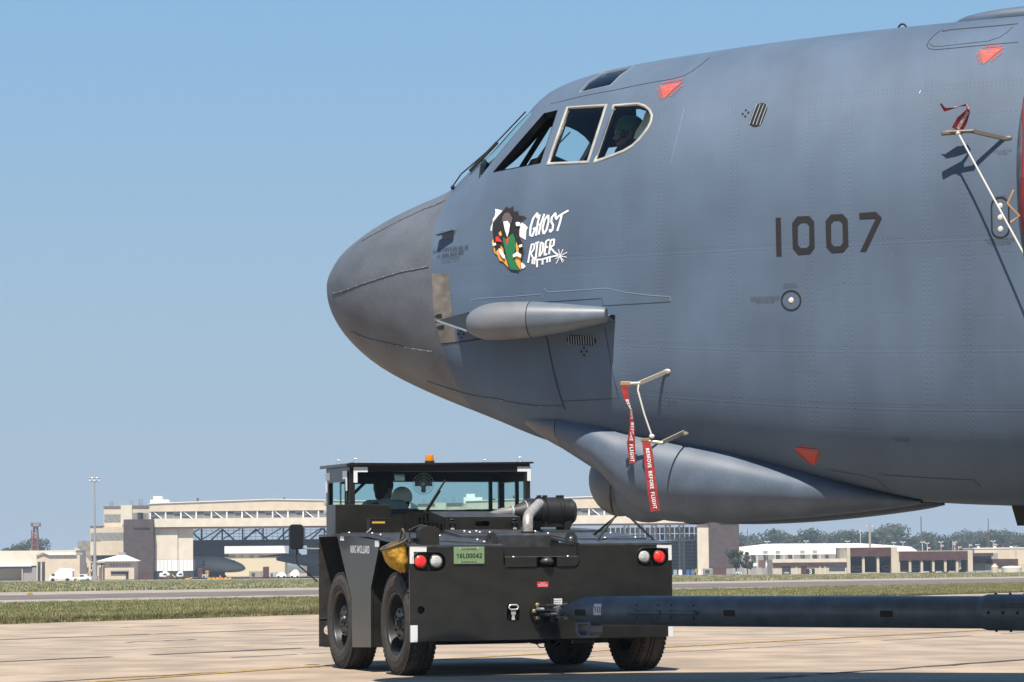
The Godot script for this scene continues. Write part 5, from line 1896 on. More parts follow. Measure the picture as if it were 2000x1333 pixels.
	# radome strips with their fasteners
	for ln in [[0.494, 0.2734, 0.715, 0.2633, 0.888, 0.2486, 1.083, 0.2339, 1.291, 0.2529], [0.187, 0.5579, 0.565, 0.5199, 0.988, 0.4898, 1.246, 0.4823], [0.375, 0.7243, 0.709, 0.7084, 1.018, 0.6965, 1.242, 0.6862], [1.084, 0.7947, 1.404, 0.7719, 1.802, 0.7377, 2.375, 0.7195]]:
		var s := rod("lightning_strip", ln, 0.0055, radome, o, 0.002)
		var a := pts(ln)
		var dots := MB.new()
		for i in 11:
			var q := a[0].lerp(a[-1], (i + 0.5) / 11.0)
			var w := 0.0
			for j in a.size() - 1:
				if q.x >= a[j].x and q.x <= a[j + 1].x:
					w = (q.x - a[j].x) / (a[j + 1].x - a[j].x)
					q.y = lerpf(a[j].y, a[j + 1].y, w)
			dots.ball(on(q.x, q.y, 0.006), Vector3.ONE * 0.0055, 6)
		obj("fasteners", dots, mat(0.3, 0.31, 0.33, 0.5), s).set_meta("kind", "stuff")
	# bare metal access panel with hinges, scoop, vents and holes
	var bare := mottled(mat(0.29, 0.27, 0.245, 0.55), 77, 0.7, 0.74, 0.85)
	patch("metal_access_panel", [[1.275, 0.5029, 1.43, 0.5081, 1.455, 0.5812, 1.47, 0.6111, 1.293, 0.6154, 1.286, 0.5713], [1.301, 0.6186, 1.474, 0.6141, 1.485, 0.6517, 1.339, 0.6618]], bare, o)
	for q in [[1.29, 0.6052, 1.325, 0.5988, 1.363, 0.5969, 1.367, 0.6058, 1.328, 0.6078], [1.303, 0.6299, 1.339, 0.6232, 1.383, 0.6208, 1.381, 0.6296, 1.341, 0.632]]:
		patch("latch_label", [q], ink, o, 0.006)
	for c in [[2.597, 0.6392], [1.537, 0.6348], [3.871, 0.3069]]:
		var mb := MB.new()
		for d in [[0.0, 0.028], [0.0, -0.028], [0.022, 0.003], [-0.022, -0.003]]:
			lay(mb, poly_tris(from_metres(disc2(Vector2(d[0], d[1]), 0.010, 10), c[0], c[1])), 0.003)
		obj("drain_holes", mb, mat(0.02, 0.02, 0.022, 0.8), o)
	for c in [[[2.578, 0.6234], 0.085, 0.036, 0.0, 11], [[3.974, 0.3115], 0.055, 0.052, 1.33, 4]]:
		var t0: float = c[0][0]
		var f0: float = c[0][1]
		var mb := MB.new()
		lay(mb, poly_tris(from_metres(pill2(Vector2.ZERO, c[1], c[2]), t0, f0, c[3])), 0.003)
		var vent := obj("air_vent", mb, mat(0.006, 0.006, 0.007, 0.9), o)
		for i in c[4]:
			var u: float = (float(i) / (c[4] - 1) - 0.5) * 2 * (c[1] + c[2] * 0.5) if c[4] > 5 else (i - 1.5) * 0.028
			var sl := MB.new()
			var q := rect2(u - 0.004, -c[2] * 0.95, u + 0.004, c[2] * 0.95) if c[4] > 5 else rect2(-c[1] - c[2] * 0.7, u - 0.003, c[1] + c[2] * 0.7, u + 0.003)
			lay(sl, poly_tris(from_metres(q, t0, f0, c[3] + (0.05 if c[4] > 5 else 0.0))), 0.008)
			obj("vent_slat", sl, pale, vent)
	var sc := [1.433, 0.4045]
	var scoop := MB.new()
	var bs := Basis(Vector3(1, 0.12, 0).normalized(), Vector3(0, 1, 0.05).normalized(), Vector3(-0.1, 0, 1))
	scoop.box(on(sc[0], sc[1], 0.01), Vector3(0.12, 0.07, 0.02), bs, 0.008)
	scoop.bar(on(sc[0] - 0.08, sc[1], 0.06), on(sc[0] + 0.05, sc[1] - 0.003, 0.03), 0.07, 0.008)
	obj("temperature_probe", scoop, plain, o)
	# writing on the skin
	for l in [["U.S. AIR FORCE B-52H, B.W. 165", 0.031, 1.446, 0.4455, -0.107, 0.326], ["A.F. SERIAL NO.61-0007", 0.031, 1.447, 0.4582, -0.03, 0.247], ["6 MAN CREW WEIGHT 1500 LBS.", 0.011, 1.444, 0.4643, -0.068, 0.16], ["SERVICE THIS AIRCRAFT WITH JP-8", 0.011, 1.448, 0.4697, -0.036, 0.171], ["FUEL. REFERENCED T.O. 42B1-1-14", 0.011, 1.448, 0.4765, -0.019, 0.161], ["STATIC PORT", 0.014, 4.24, 0.5438, 0.02, 0.089], ["CABIN PRESSURE", 0.014, 4.24, 0.5473, 0.03, 0.112], ["DO NOT PLUG OR DEFORM HOLES", 0.015, 4.048, 0.5607, 0.02, 0.227], ["AREA WITHIN CIRCLE MUST BE", 0.015, 4.046, 0.5639, 0.02, 0.211], ["SMOOTH AND CLEAN", 0.015, 4.047, 0.5668, 0.031, 0.137], ["STATIC PORTS", 0.014, 5.8, 0.4439, 0.065, 0.096], ["DO NOT PLUG OR DEFORM HOLES", 0.013, 5.797, 0.4961, 0.041, 0.218], ["AREA WITHIN OVAL MUST BE", 0.013, 5.804, 0.4993, 0.052, 0.196], ["SMOOTH AND CLEAN", 0.013, 5.803, 0.5023, 0.047, 0.144], ["PITOT-STATIC TUBE", 0.015, 5.821, 0.3876, 0.038, 0.135], ["TRU-92/A", 0.015, 5.822, 0.3908, 0.02, 0.07], ["PITOT TUBE", 0.012, 3.284, 0.6968, 0.108, 0.074], ["TRU-92/A", 0.012, 3.288, 0.6996, 0.083, 0.059], ["PITOT AND STATIC", 0.014, 5.017, 0.7244, 0.024, 0.125], ["SYSTEM DRAINS", 0.014, 5.022, 0.7272, 0.023, 0.112]]:
		skin_text(l[0], l[1], l[2], l[3], l[4], ink if l[1] > 0.022 else soft_ink, o, l[5])
	for q in [[[4.136, 0.4559, 4.176, 0.456, 4.179, 0.5058, 4.139, 0.5058]], [[4.301, 0.4557, 4.39, 0.4559, 4.37, 0.464, 4.327, 0.4639], [4.39, 0.4559, 4.428, 0.4631, 4.391, 0.4683, 4.37, 0.464], [4.428, 0.4631, 4.43, 0.4966, 4.39, 0.4935, 4.391, 0.4683], [4.43, 0.4966, 4.392, 0.5049, 4.37, 0.497, 4.39, 0.4935], [4.392, 0.5049, 4.305, 0.5053, 4.326, 0.4969, 4.37, 0.497], [4.305, 0.5053, 4.264, 0.4965, 4.304, 0.4926, 4.326, 0.4969], [4.264, 0.4965, 4.261, 0.4641, 4.304, 0.4676, 4.304, 0.4926], [4.261, 0.4641, 4.301, 0.4557, 4.327, 0.4639, 4.304, 0.4676]], [[4.555, 0.4555, 4.641, 0.4556, 4.621, 0.4636, 4.576, 0.4635], [4.641, 0.4556, 4.681, 0.4635, 4.641, 0.4678, 4.621, 0.4636], [4.681, 0.4635, 4.684, 0.4962, 4.642, 0.4925, 4.641, 0.4678], [4.684, 0.4962, 4.643, 0.5043, 4.622, 0.4967, 4.642, 0.4925], [4.643, 0.5043, 4.557, 0.5047, 4.576, 0.4966, 4.622, 0.4967], [4.557, 0.5047, 4.517, 0.4966, 4.555, 0.4925, 4.576, 0.4966], [4.517, 0.4966, 4.514, 0.4636, 4.555, 0.4674, 4.555, 0.4925], [4.514, 0.4636, 4.555, 0.4555, 4.576, 0.4635, 4.555, 0.4674]], [[4.766, 0.4556, 4.892, 0.4553, 4.935, 0.4633, 4.814, 0.5045, 4.771, 0.5045, 4.891, 0.4634, 4.769, 0.4632]]]:
		patch("painted_digit", q, ink, o, 0.004)
	# static ports inside painted rings
	for p in [[[4.244, 0.5651], 0.0, 0.078], [[5.802, 0.47], 0.085, 0.068]]:
		var ring := MB.new()
		var t0: float = p[0][0]
		var f0: float = p[0][1]
		var a := from_metres(pill2(Vector2.ZERO, p[2 - 1], p[2], 14), t0, f0, PI / 2)
		var b := from_metres(pill2(Vector2.ZERO, p[1], p[2] - 0.012, 14), t0, f0, PI / 2)
		for i in a.size():
			var j := (i + 1) % a.size()
			lay(ring, PackedVector2Array([a[i], a[j], b[j], a[i], b[j], b[i]]), 0.003)
		obj("painted_ring", ring, ink, o)
		for v in ([0.0] if p[1] == 0.0 else [0.085, 0.0, -0.085]):
			var d := from_metres(PackedVector2Array([Vector2(0, v)]), t0, f0)[0]
			var port := MB.new()
			port.ball(on(d.x, d.y, 0.0), Vector3(0.021, 0.021, 0.008), 12, BOMB.basis.inverse() * BOMB.basis)
			obj("static_port", port, mat(0.7, 0.68, 0.6, 0.35, 0.3), o)
	# red ejection-seat triangles with their warnings
	for d in [[[3.131, 0.2315, 3.317, 0.2291, 3.19, 0.2632], [["DANGER", 0.03, 3.229, 0.2248, 0.069, false], ["DANGER", 0.026, 3.277, 0.2496, -2.193, false], ["DANGER", 0.026, 3.145, 0.2501, 1.908, false], ["EJECTION", 0.024, 3.219, 0.2372, 0.067, true], ["SEAT", 0.023, 3.213, 0.2438, 0.067, true]]], [[5.609, 0.2301, 5.798, 0.2292, 5.657, 0.2605], [["DANGER", 0.028, 5.71, 0.2247, 0.025, false], ["DANGER", 0.024, 5.747, 0.2479, -2.254, false], ["DANGER", 0.024, 5.617, 0.2477, 1.844, false], ["EJECTION", 0.022, 5.695, 0.2362, 0.025, true], ["SEAT", 0.021, 5.686, 0.2422, 0.025, true]]], [[4.201, 0.7445, 4.383, 0.7453, 4.321, 0.7736], [["DANGER", 0.019, 4.288, 0.7415, -0.028, false], ["DANGER", 0.022, 4.37, 0.76, -1.921, false], ["DANGER", 0.023, 4.243, 0.7603, 2.163, false], ["EJECTION", 0.018, 4.299, 0.7498, -0.026, true], ["SEAT", 0.018, 4.305, 0.7549, -0.025, true]]]]:
		patch("warning_triangle", [d[0]], red, o, 0.004)
		for l in d[1]:
			var mb := MB.new()
			lay(mb, from_metres(text_tris(l[0], l[1]), l[2], l[3], l[4]), 0.006, 1.0, 0.2)
			obj("lettering", mb, pale if l[5] else red, o)
	art(o)
	# the pod on its short pylon
	var pod := [[1.735, 2.862, 2.858, 1.60, 0.002], [1.75, 2.915, 2.80, 1.60, 0.055], [1.79, 2.955, 2.765, 1.60, 0.095], [1.88, 2.995, 2.73, 1.60, 0.13], [2.0, 3.012, 2.722, 1.60, 0.142], [2.25, 3.008, 2.733, 1.60, 0.138]]
	obj("pod_strake", MB.new().prism(pts([1.505, 2.892, 1.745, 2.945, 1.745, 2.80]), 0.16, at3(0, 0, 1.60)), mat(0.02, 0.032, 0.05, 0.6), o)  # dark blue puts the shade on this wedge into its colour
	obj("strake_edge", MB.new().bar(Vector3(1.5, 2.887, 1.605), Vector3(1.75, 2.797, 1.605), 0.012, 0.014), pale, o)
	obj("pod_nose", loft(dense(pod, 4), 24, 1.0), mottled(mat(0.195, 0.218, 0.257, 0.55), 63, 1.5, 0.9), o)
	var tail := [[2.257, 3.008, 2.733, 1.60, 0.138], [2.45, 2.99, 2.755, 1.60, 0.118], [2.65, 2.967, 2.79, 1.60, 0.09], [2.83, 2.945, 2.825, 1.60, 0.058], [2.85, 2.93, 2.835, 1.60, 0.045], [2.85, 2.88, 2.878, 1.60, 0.001]]
	obj("pod_tail", loft(dense(tail, 3), 24, 1.0), mottled(mat(0.165, 0.21, 0.27, 0.45), 64, 1.5, 0.9), o)
	obj("pod_band", MB.new().lathe([Vector2(0.1385, -0.004), Vector2(0.1415, 0.0), Vector2(0.1385, 0.004)], Transform3D(Basis(Vector3(0, 1, 0), Vector3(1, 0, 0), Vector3(0, 0, -1)), Vector3(2.255, 2.871, 1.60)), 24), line, o)
	var pyl := [[1.50, 2.90, 2.88, 1.16, 0.01], [1.74, 2.93, 2.80, 1.25, 0.26], [2.0, 2.94, 2.80, 1.3, 0.3], [2.6, 2.93, 2.82, 1.32, 0.26], [2.86, 2.90, 2.86, 1.36, 0.2]]
	obj("pod_pylon", loft(dense(pyl, 3), 16, 1.0), plain, o)
	# chin fairings with their rotating turrets
	for side in [1.0, -1.0]:
		var f := [[1.955, 2.142, 2.138, 0.86, 0.004], [1.98, 2.17, 2.11, 0.87, 0.1], [2.05, 2.205, 2.055, 0.85, 0.22], [2.18, 2.225, 1.965, 0.82, 0.33], [2.305, 2.225, 1.895, 0.80, 0.40]]
		var lid := obj("fairing_nose", loft(dense(f, 4), 32, side), mottled(mat(0.16, 0.185, 0.225, 0.5), 65, 1.5, 0.9), o)
		var f2 := [[2.312, 2.225, 1.893, 0.80, 0.402], [2.5, 2.19, 1.77, 0.78, 0.447], [2.62, 2.17, 1.69, 0.785, 0.469], [2.74, 2.145, 1.55, 0.79, 0.491], [2.86, 2.12, 1.425, 0.79, 0.501], [3.05, 2.08, 1.35, 0.79, 0.518], [3.3, 2.02, 1.328, 0.78, 0.529], [3.7, 1.92, 1.33, 0.76, 0.529], [4.1, 1.79, 1.35, 0.71, 0.491], [4.5, 1.65, 1.385, 0.63, 0.403], [4.85, 1.53, 1.425, 0.55, 0.24], [5.02, 1.475, 1.455, 0.51, 0.055]]
		obj("chin_fairing", loft(dense(f2, 4), 40, side, 2.3), plain, o)
		obj("turret_housing", MB.new().ball(Vector3(2.93, 1.665, side * 0.755), Vector3(0.335, 0.335, 0.425), 32), plain, o)
		var gap := []
		for j in 25:
			var a := TAU * j / 24
			gap.append(Vector3(2.735 + 0.055 * cos(a), 1.665 + 0.275 * cos(a), side * (0.755 + 0.352 * sin(a))))
		obj("turret_gap", MB.new().tube(gap, 0.007, 6, false), line, o)
		var tur := MB.new()
		tur.ball(Vector3(2.70, 1.655, side * 0.76), Vector3(0.235, 0.275, 0.31), 28, Basis(Vector3.BACK, 0.12))
		obj("camera_turret", tur, mottled(mat(0.13, 0.16, 0.2, 0.5), 66, 1.0, 0.9), o)
	obj("metal_scar", MB.new().ball(Vector3(3.6, 1.385, 1.0), Vector3(0.16, 0.012, 0.06), 12), mat(0.35, 0.32, 0.24, 0.5, 0.3), o)
	# pitot heads: bent blades that stand off the skin
	var tan_c := mat(0.34, 0.26, 0.13, 0.85)
	for p in [[[5.86, 0.3719], -0.30, 0.0, -0.20, 0.0, 0.0], [[3.263, 0.6584], -0.2, -0.07, -0.11, 0.0, 0.0], [[3.356, 0.7384], -0.12, 0.02, -0.12, 0.02, 0.12]]:
		var root := on(p[0][0], p[0][1], -0.02)
		var nrm := hull_n(p[0][0], p[0][1])
		var bend := root + Vector3(p[1] * 0.78, p[2], p[5]) + nrm * 0.2
		var tip := bend + Vector3(p[3], p[4], 0.02)
		var mb := MB.new()
		mb.bar(root, bend, 0.012, 0.034, nrm.cross(Vector3.RIGHT), 0.004)
		mb.tube([bend + Vector3(0.015, 0, 0), bend, tip], [0.014, 0.014, 0.012], 8)
		mb.ball(root + nrm * 0.02, Vector3(0.035, 0.02, 0.012), 10)
		obj("pitot_head", mb, mat(0.42, 0.40, 0.35, 0.4, 0.5) if p[2] != 0.0 else mat(0.13, 0.12, 0.10, 0.5, 0.3), o)
	# belly blade antenna, lifting loop, spine hatch
	obj("blade_antenna", MB.new().prism(pts([5.62, 1.47, 5.82, 1.47, 5.77, 1.28, 5.67, 1.28]), 0.03, at3(0, 0, 0.015)), line, o)
	var lp := []
	for i in 11:
		lp.append(Vector3(4.87 + 0.035 * cos(PI * i / 10), 5.185 + 0.05 * sin(PI * i / 10), 0.1))
	obj("lifting_loop", MB.new().tube(lp, 0.009, 6), line, o)
	var ridge := [[5.28, 5.21, 5.12, 0.0, 0.2], [5.5, 5.262, 5.1, 0.0, 0.36], [6.2, 5.295, 5.1, 0.0, 0.42], [9.0, 5.33, 5.1, 0.0, 0.42]]
	obj("spine_hatch", loft(dense(ridge, 4), 28, 1.0, 3.0), plain, o)
	# beyond the frame: wing stub, engine pod on its pylon, forward gear that the tow bar pulls
	var wing := MB.new()
	wing.prism(pts([7.6, 1.0, 12.0, 1.0, 14.5, 9.0, 11.0, 9.0]), 0.45, Transform3D(Basis(Vector3.RIGHT, PI / 2), Vector3(0, 5.1, 0)))
	obj("wing", wing, plain, o)
	var nac := [[6.41, 4.0, 2.7, 0, 0.64], [6.48, 4.03, 2.67, 0, 0.68], [7.0, 4.1, 2.6, 0, 0.75], [8.2, 4.08, 2.62, 0, 0.73], [9.6, 3.85, 2.85, 0, 0.5]]
	var pod_mb := loft(dense(nac, 4), 32, 1.0)
	var pod_o := obj("engine_pod", pod_mb, plain, o)
	pod_o.position = Vector3(0, 0, 4.0)
	obj("engine_pylon", MB.new().prism(pts([7.0, 4.0, 9.2, 3.9, 11.2, 4.75, 9.2, 4.75]), 0.16, at3(0, 0, 4.08)), plain, o)
	var gear := MB.new()
	gear.tube([Vector3(9.4, 1.5, 0), Vector3(9.4, 0.55, 0)], 0.14, 14)
	gear.tube([Vector3(9.4, 0.55, -0.5), Vector3(9.4, 0.55, 0.5)], 0.09, 12)
	obj("landing_gear_strut", gear, metal, o)
	for s in [-0.55, 0.55]:
		obj("landing_gear_wheel", MB.new().lathe([Vector2(0.1, -0.17), Vector2(0.45, -0.17), Vector2(0.55, -0.1), Vector2(0.56, 0.1), Vector2(0.45, 0.17), Vector2(0.1, 0.17)], Transform3D(Basis(Vector3.RIGHT, PI / 2), Vector3(9.4, 0.56, s)), 32), M.rubber, o)


func spread(p: PackedVector2Array, d: float) -> PackedVector2Array:   # each corner moved outwards
	var s := 1.0 if MB.area(p) > 0 else -1.0
	var out := PackedVector2Array()
	for i in p.size():
		var a := (p[i] - p[i - 1]).normalized()
		var b := (p[(i + 1) % p.size()] - p[i]).normalized()
		var na := Vector2(a.y, -a.x) * s
		var nb := Vector2(b.y, -b.x) * s
		var m := (na + nb) / maxf(1.0 + na.dot(nb), 0.4)
		out.append(p[i] + m * d)
	return out


func art(o: Node3D) -> void:   # painted nose emblem: torn white paper, dark burst, flames and a green band; beside it brushed white lettering
	var cols := {"white": mat(0.74, 0.75, 0.76, 0.6), "black": mat(0.012, 0.014, 0.02, 0.6), "brown": mat(0.13, 0.1, 0.1, 0.6), "green": mat(0.012, 0.2, 0.075, 0.6), "orange": mat(0.75, 0.33, 0.05, 0.6), "red": mat(0.6, 0.03, 0.03, 0.6)}
	var k := 0
	for q in [["white", [1.839, 0.3899, 1.908, 0.3998, 1.871, 0.4047, 1.825, 0.4139, 1.817, 0.4303, 1.807, 0.4296, 1.806, 0.4234, 1.822, 0.4148, 1.823, 0.4077, 1.838, 0.404, 1.844, 0.3969]], ["white", [2.06, 0.4367, 2.077, 0.4309, 2.107, 0.4348, 2.134, 0.4406, 2.121, 0.4452, 2.116, 0.4597, 2.061, 0.4526]], ["white", [2.074, 0.4946, 2.098, 0.4968, 2.118, 0.5018, 2.095, 0.5058, 2.078, 0.505]], ["brown", [1.942, 0.394, 1.971, 0.4005, 2.005, 0.3977, 2.012, 0.4081, 2.051, 0.4105, 2.06, 0.4179, 2.126, 0.4235, 2.074, 0.4289, 2.064, 0.4378, 2.063, 0.4508, 2.094, 0.4646, 2.106, 0.4777, 2.096, 0.4834, 2.079, 0.4919, 2.055, 0.5101, 1.983, 0.5065, 1.966, 0.5035, 1.921, 0.492, 1.871, 0.4779, 1.84, 0.4625, 1.825, 0.4325, 1.825, 0.4167, 1.869, 0.4061, 1.908, 0.3998]], ["black", [1.942, 0.3951, 1.971, 0.4018, 2.003, 0.3991, 2.008, 0.4089, 2.048, 0.4115, 2.056, 0.4185, 2.117, 0.4234, 2.071, 0.4281, 2.059, 0.4376, 2.058, 0.4506, 2.088, 0.4644, 2.1, 0.4776, 2.092, 0.4829, 2.074, 0.4909, 2.053, 0.5052, 1.968, 0.503, 1.924, 0.491, 1.874, 0.4775, 1.844, 0.4626, 1.829, 0.4328, 1.829, 0.4175, 1.873, 0.4071, 1.912, 0.4011]], ["orange", [1.834, 0.4471, 1.822, 0.4519, 1.837, 0.4581, 1.84, 0.4668, 1.85, 0.4735, 1.873, 0.4774, 1.893, 0.4884, 1.923, 0.491, 1.968, 0.5019, 1.949, 0.4875, 1.929, 0.479, 1.924, 0.4687, 1.903, 0.4619, 1.898, 0.472, 1.878, 0.4682, 1.863, 0.4708, 1.868, 0.4773, 1.853, 0.4704, 1.848, 0.4596]], ["orange", [2.044, 0.452, 2.035, 0.4592, 2.049, 0.4671, 2.059, 0.473, 2.054, 0.4785, 2.074, 0.4881, 2.073, 0.5081, 2.048, 0.4998, 2.029, 0.4911, 2.024, 0.4862, 2.049, 0.4839, 2.039, 0.4762, 2.035, 0.4667]], ["orange", [1.902, 0.4356, 1.913, 0.4439, 1.897, 0.4451, 1.882, 0.4391]], ["green", [1.925, 0.4475, 1.948, 0.4526, 2.008, 0.4457, 2.029, 0.4552, 2.034, 0.4667, 2.029, 0.476, 2.014, 0.4813, 2.029, 0.4901, 2.06, 0.5087, 1.988, 0.5055, 1.964, 0.4918, 1.944, 0.4734, 1.923, 0.4545]], ["red", [1.948, 0.4526, 1.981, 0.4511, 1.969, 0.4584, 1.959, 0.464]], ["red", [1.859, 0.4442, 1.882, 0.4444, 1.918, 0.4564, 1.862, 0.4528]], ["brown", [1.916, 0.4112, 1.937, 0.4067, 1.973, 0.4086, 2.005, 0.4205, 1.996, 0.4287, 1.95, 0.4217, 1.915, 0.4215]], ["white", [1.925, 0.4216, 1.96, 0.4219, 1.986, 0.429, 1.978, 0.4412, 1.963, 0.4503, 1.942, 0.4373]], ["white", [2.034, 0.4299, 2.047, 0.4291, 2.072, 0.4307, 2.076, 0.4346, 2.068, 0.4366, 2.04, 0.4354]], ["white", [1.833, 0.4552, 1.863, 0.4555, 1.868, 0.4599, 1.837, 0.46]], ["white", [2.063, 0.4675, 2.092, 0.4662, 2.097, 0.4702, 2.069, 0.4712]], ["white", [2.014, 0.4813, 2.054, 0.4771, 2.089, 0.4829, 2.084, 0.4878, 2.049, 0.4844, 2.016, 0.4861]], ["white", [1.891, 0.4666, 1.914, 0.4694, 1.949, 0.482, 1.944, 0.4864, 1.924, 0.4839, 1.898, 0.4751]]]:
		patch("emblem_" + q[0], [q[1]], cols[q[0]], o, 0.003 + 0.0012 * k)
		k += 1
	for q in [[[0.009, [2.215, 0.4285, 2.213, 0.4202, 2.178, 0.4279, 2.157, 0.4408, 2.154, 0.4529, 2.173, 0.4552, 2.187, 0.4488, 2.2, 0.443, 2.177, 0.4442]]], [[0.0085, [2.235, 0.4233, 2.219, 0.4353, 2.205, 0.4554]], [0.0085, [2.274, 0.4235, 2.246, 0.4378, 2.227, 0.4541]], [0.0085, [2.219, 0.4389, 2.249, 0.4387]]], [[0.0085, [2.306, 0.4259, 2.277, 0.4324, 2.26, 0.4452, 2.269, 0.4541]], [0.0085, [2.308, 0.4259, 2.311, 0.4358, 2.295, 0.4477, 2.271, 0.4542]]], [[0.0085, [2.37, 0.4323, 2.369, 0.4243, 2.337, 0.4303, 2.335, 0.4372, 2.35, 0.4419, 2.345, 0.4487, 2.328, 0.4522, 2.32, 0.4478]]], [[0.0085, [2.373, 0.4346, 2.394, 0.4298, 2.44, 0.4258, 2.478, 0.4229]], [0.0085, [2.421, 0.4287, 2.407, 0.4396, 2.385, 0.4518]]], [[0.0075, [2.168, 0.4672, 2.154, 0.4786, 2.136, 0.4963]], [0.0075, [2.168, 0.4673, 2.194, 0.4687, 2.186, 0.4755, 2.162, 0.4819]], [0.0075, [2.162, 0.4823, 2.178, 0.489, 2.21, 0.4921, 2.257, 0.4925, 2.315, 0.4898, 2.393, 0.4882]], [0.0075, [2.175, 0.4906, 2.173, 0.4986]], [0.0075, [2.193, 0.4917, 2.19, 0.4993]], [0.0075, [2.215, 0.4929, 2.212, 0.5046]], [0.0075, [2.261, 0.4935, 2.26, 0.5006]], [0.0075, [2.301, 0.4914, 2.299, 0.4979]], [0.0075, [2.323, 0.4903, 2.322, 0.4973]]], [[0.008, [2.218, 0.4663, 2.203, 0.4883]], [0.008, [2.198, 0.4668, 2.233, 0.4653]], [0.008, [2.19, 0.4886, 2.215, 0.488]]], [[0.008, [2.247, 0.4662, 2.232, 0.4878]], [0.008, [2.248, 0.4662, 2.268, 0.4686, 2.262, 0.4803, 2.233, 0.4878]]], [[0.008, [2.291, 0.4651, 2.276, 0.4867]], [0.008, [2.291, 0.4652, 2.321, 0.4631]], [0.008, [2.287, 0.4746, 2.309, 0.4741]], [0.008, [2.279, 0.4865, 2.301, 0.4844]]], [[0.008, [2.331, 0.4642, 2.316, 0.4855]], [0.008, [2.332, 0.4642, 2.361, 0.4638, 2.355, 0.4722, 2.326, 0.4752]], [0.008, [2.327, 0.4754, 2.36, 0.4826, 2.396, 0.4881]]], [[0.0032, [2.408, 0.4892, 2.396, 0.479]], [0.0032, [2.408, 0.4892, 2.435, 0.4795]], [0.0032, [2.408, 0.4892, 2.468, 0.4845]], [0.0032, [2.408, 0.4892, 2.464, 0.4916]], [0.0032, [2.408, 0.4892, 2.441, 0.4973]], [0.0032, [2.408, 0.4892, 2.429, 0.4993]], [0.0032, [2.408, 0.4892, 2.376, 0.5]], [0.0032, [2.408, 0.4892, 2.369, 0.4931]]]]:
		var mb := MB.new()
		for s in q:
			var w: float = s[0]
			var p := PackedVector2Array()
			for v in pts(s[1]):
				p.append(v * Vector2(1, 6.0))
			for g in Geometry2D.offset_polyline(p, w, Geometry2D.JOIN_ROUND, Geometry2D.END_ROUND):
				var g2 := PackedVector2Array()
				for v in g:
					g2.append(v / Vector2(1, 6.0))
				if MB.area(g) < 0 and Geometry2D.is_polygon_clockwise(g):
					continue
				lay(mb, poly_tris(g2), 0.004)
		obj("painted_letter", mb, cols.white, o)


# ------------------------------------------------------------------ the tow tractor: x to its right, z to its rear, origin under the middle of the tail plate
func ell(xf: Transform3D, w: float, h: float, t: float, flip_x := 1.0, flip_y := 1.0) -> MB:   # an L of tape
	var p := pts([0, 0, w * flip_x, 0, w * flip_x, -t * flip_y, t * flip_x * 0.8, -t * flip_y, t * flip_x * 0.8, -h * flip_y, 0, -h * flip_y])
	return MB.new().prism(p, 0.003, xf)


func plate(poly: PackedVector2Array, y: Callable, th: float) -> MB:   # a deck sheet: (x, z) outline at height y(z)
	var mb := MB.new()
	var t := Geometry2D.triangulate_polygon(poly)
	for i in range(0, t.size(), 3):
		var q := []
		for k in 3:
			var p := poly[t[i + k]]
			q.append(Vector3(p.x, y.call(p.y), p.y))
		mb.ctri(q[0], q[1], q[2], (q[0] + q[1] + q[2]) / 3 + Vector3.DOWN)
	for i in poly.size():
		var a := poly[i]
		var b := poly[(i + 1) % poly.size()]
		var c := Vector3(a.x, y.call(a.y), a.y)
		var d := Vector3(b.x, y.call(b.y), b.y)
		var m := Vector2.ZERO
		for p in poly:
			m += p / poly.size()
		mb.cquad(c, d, d + Vector3.DOWN * th, c + Vector3.DOWN * th, Vector3(m.x, c.y, m.y))
	return mb


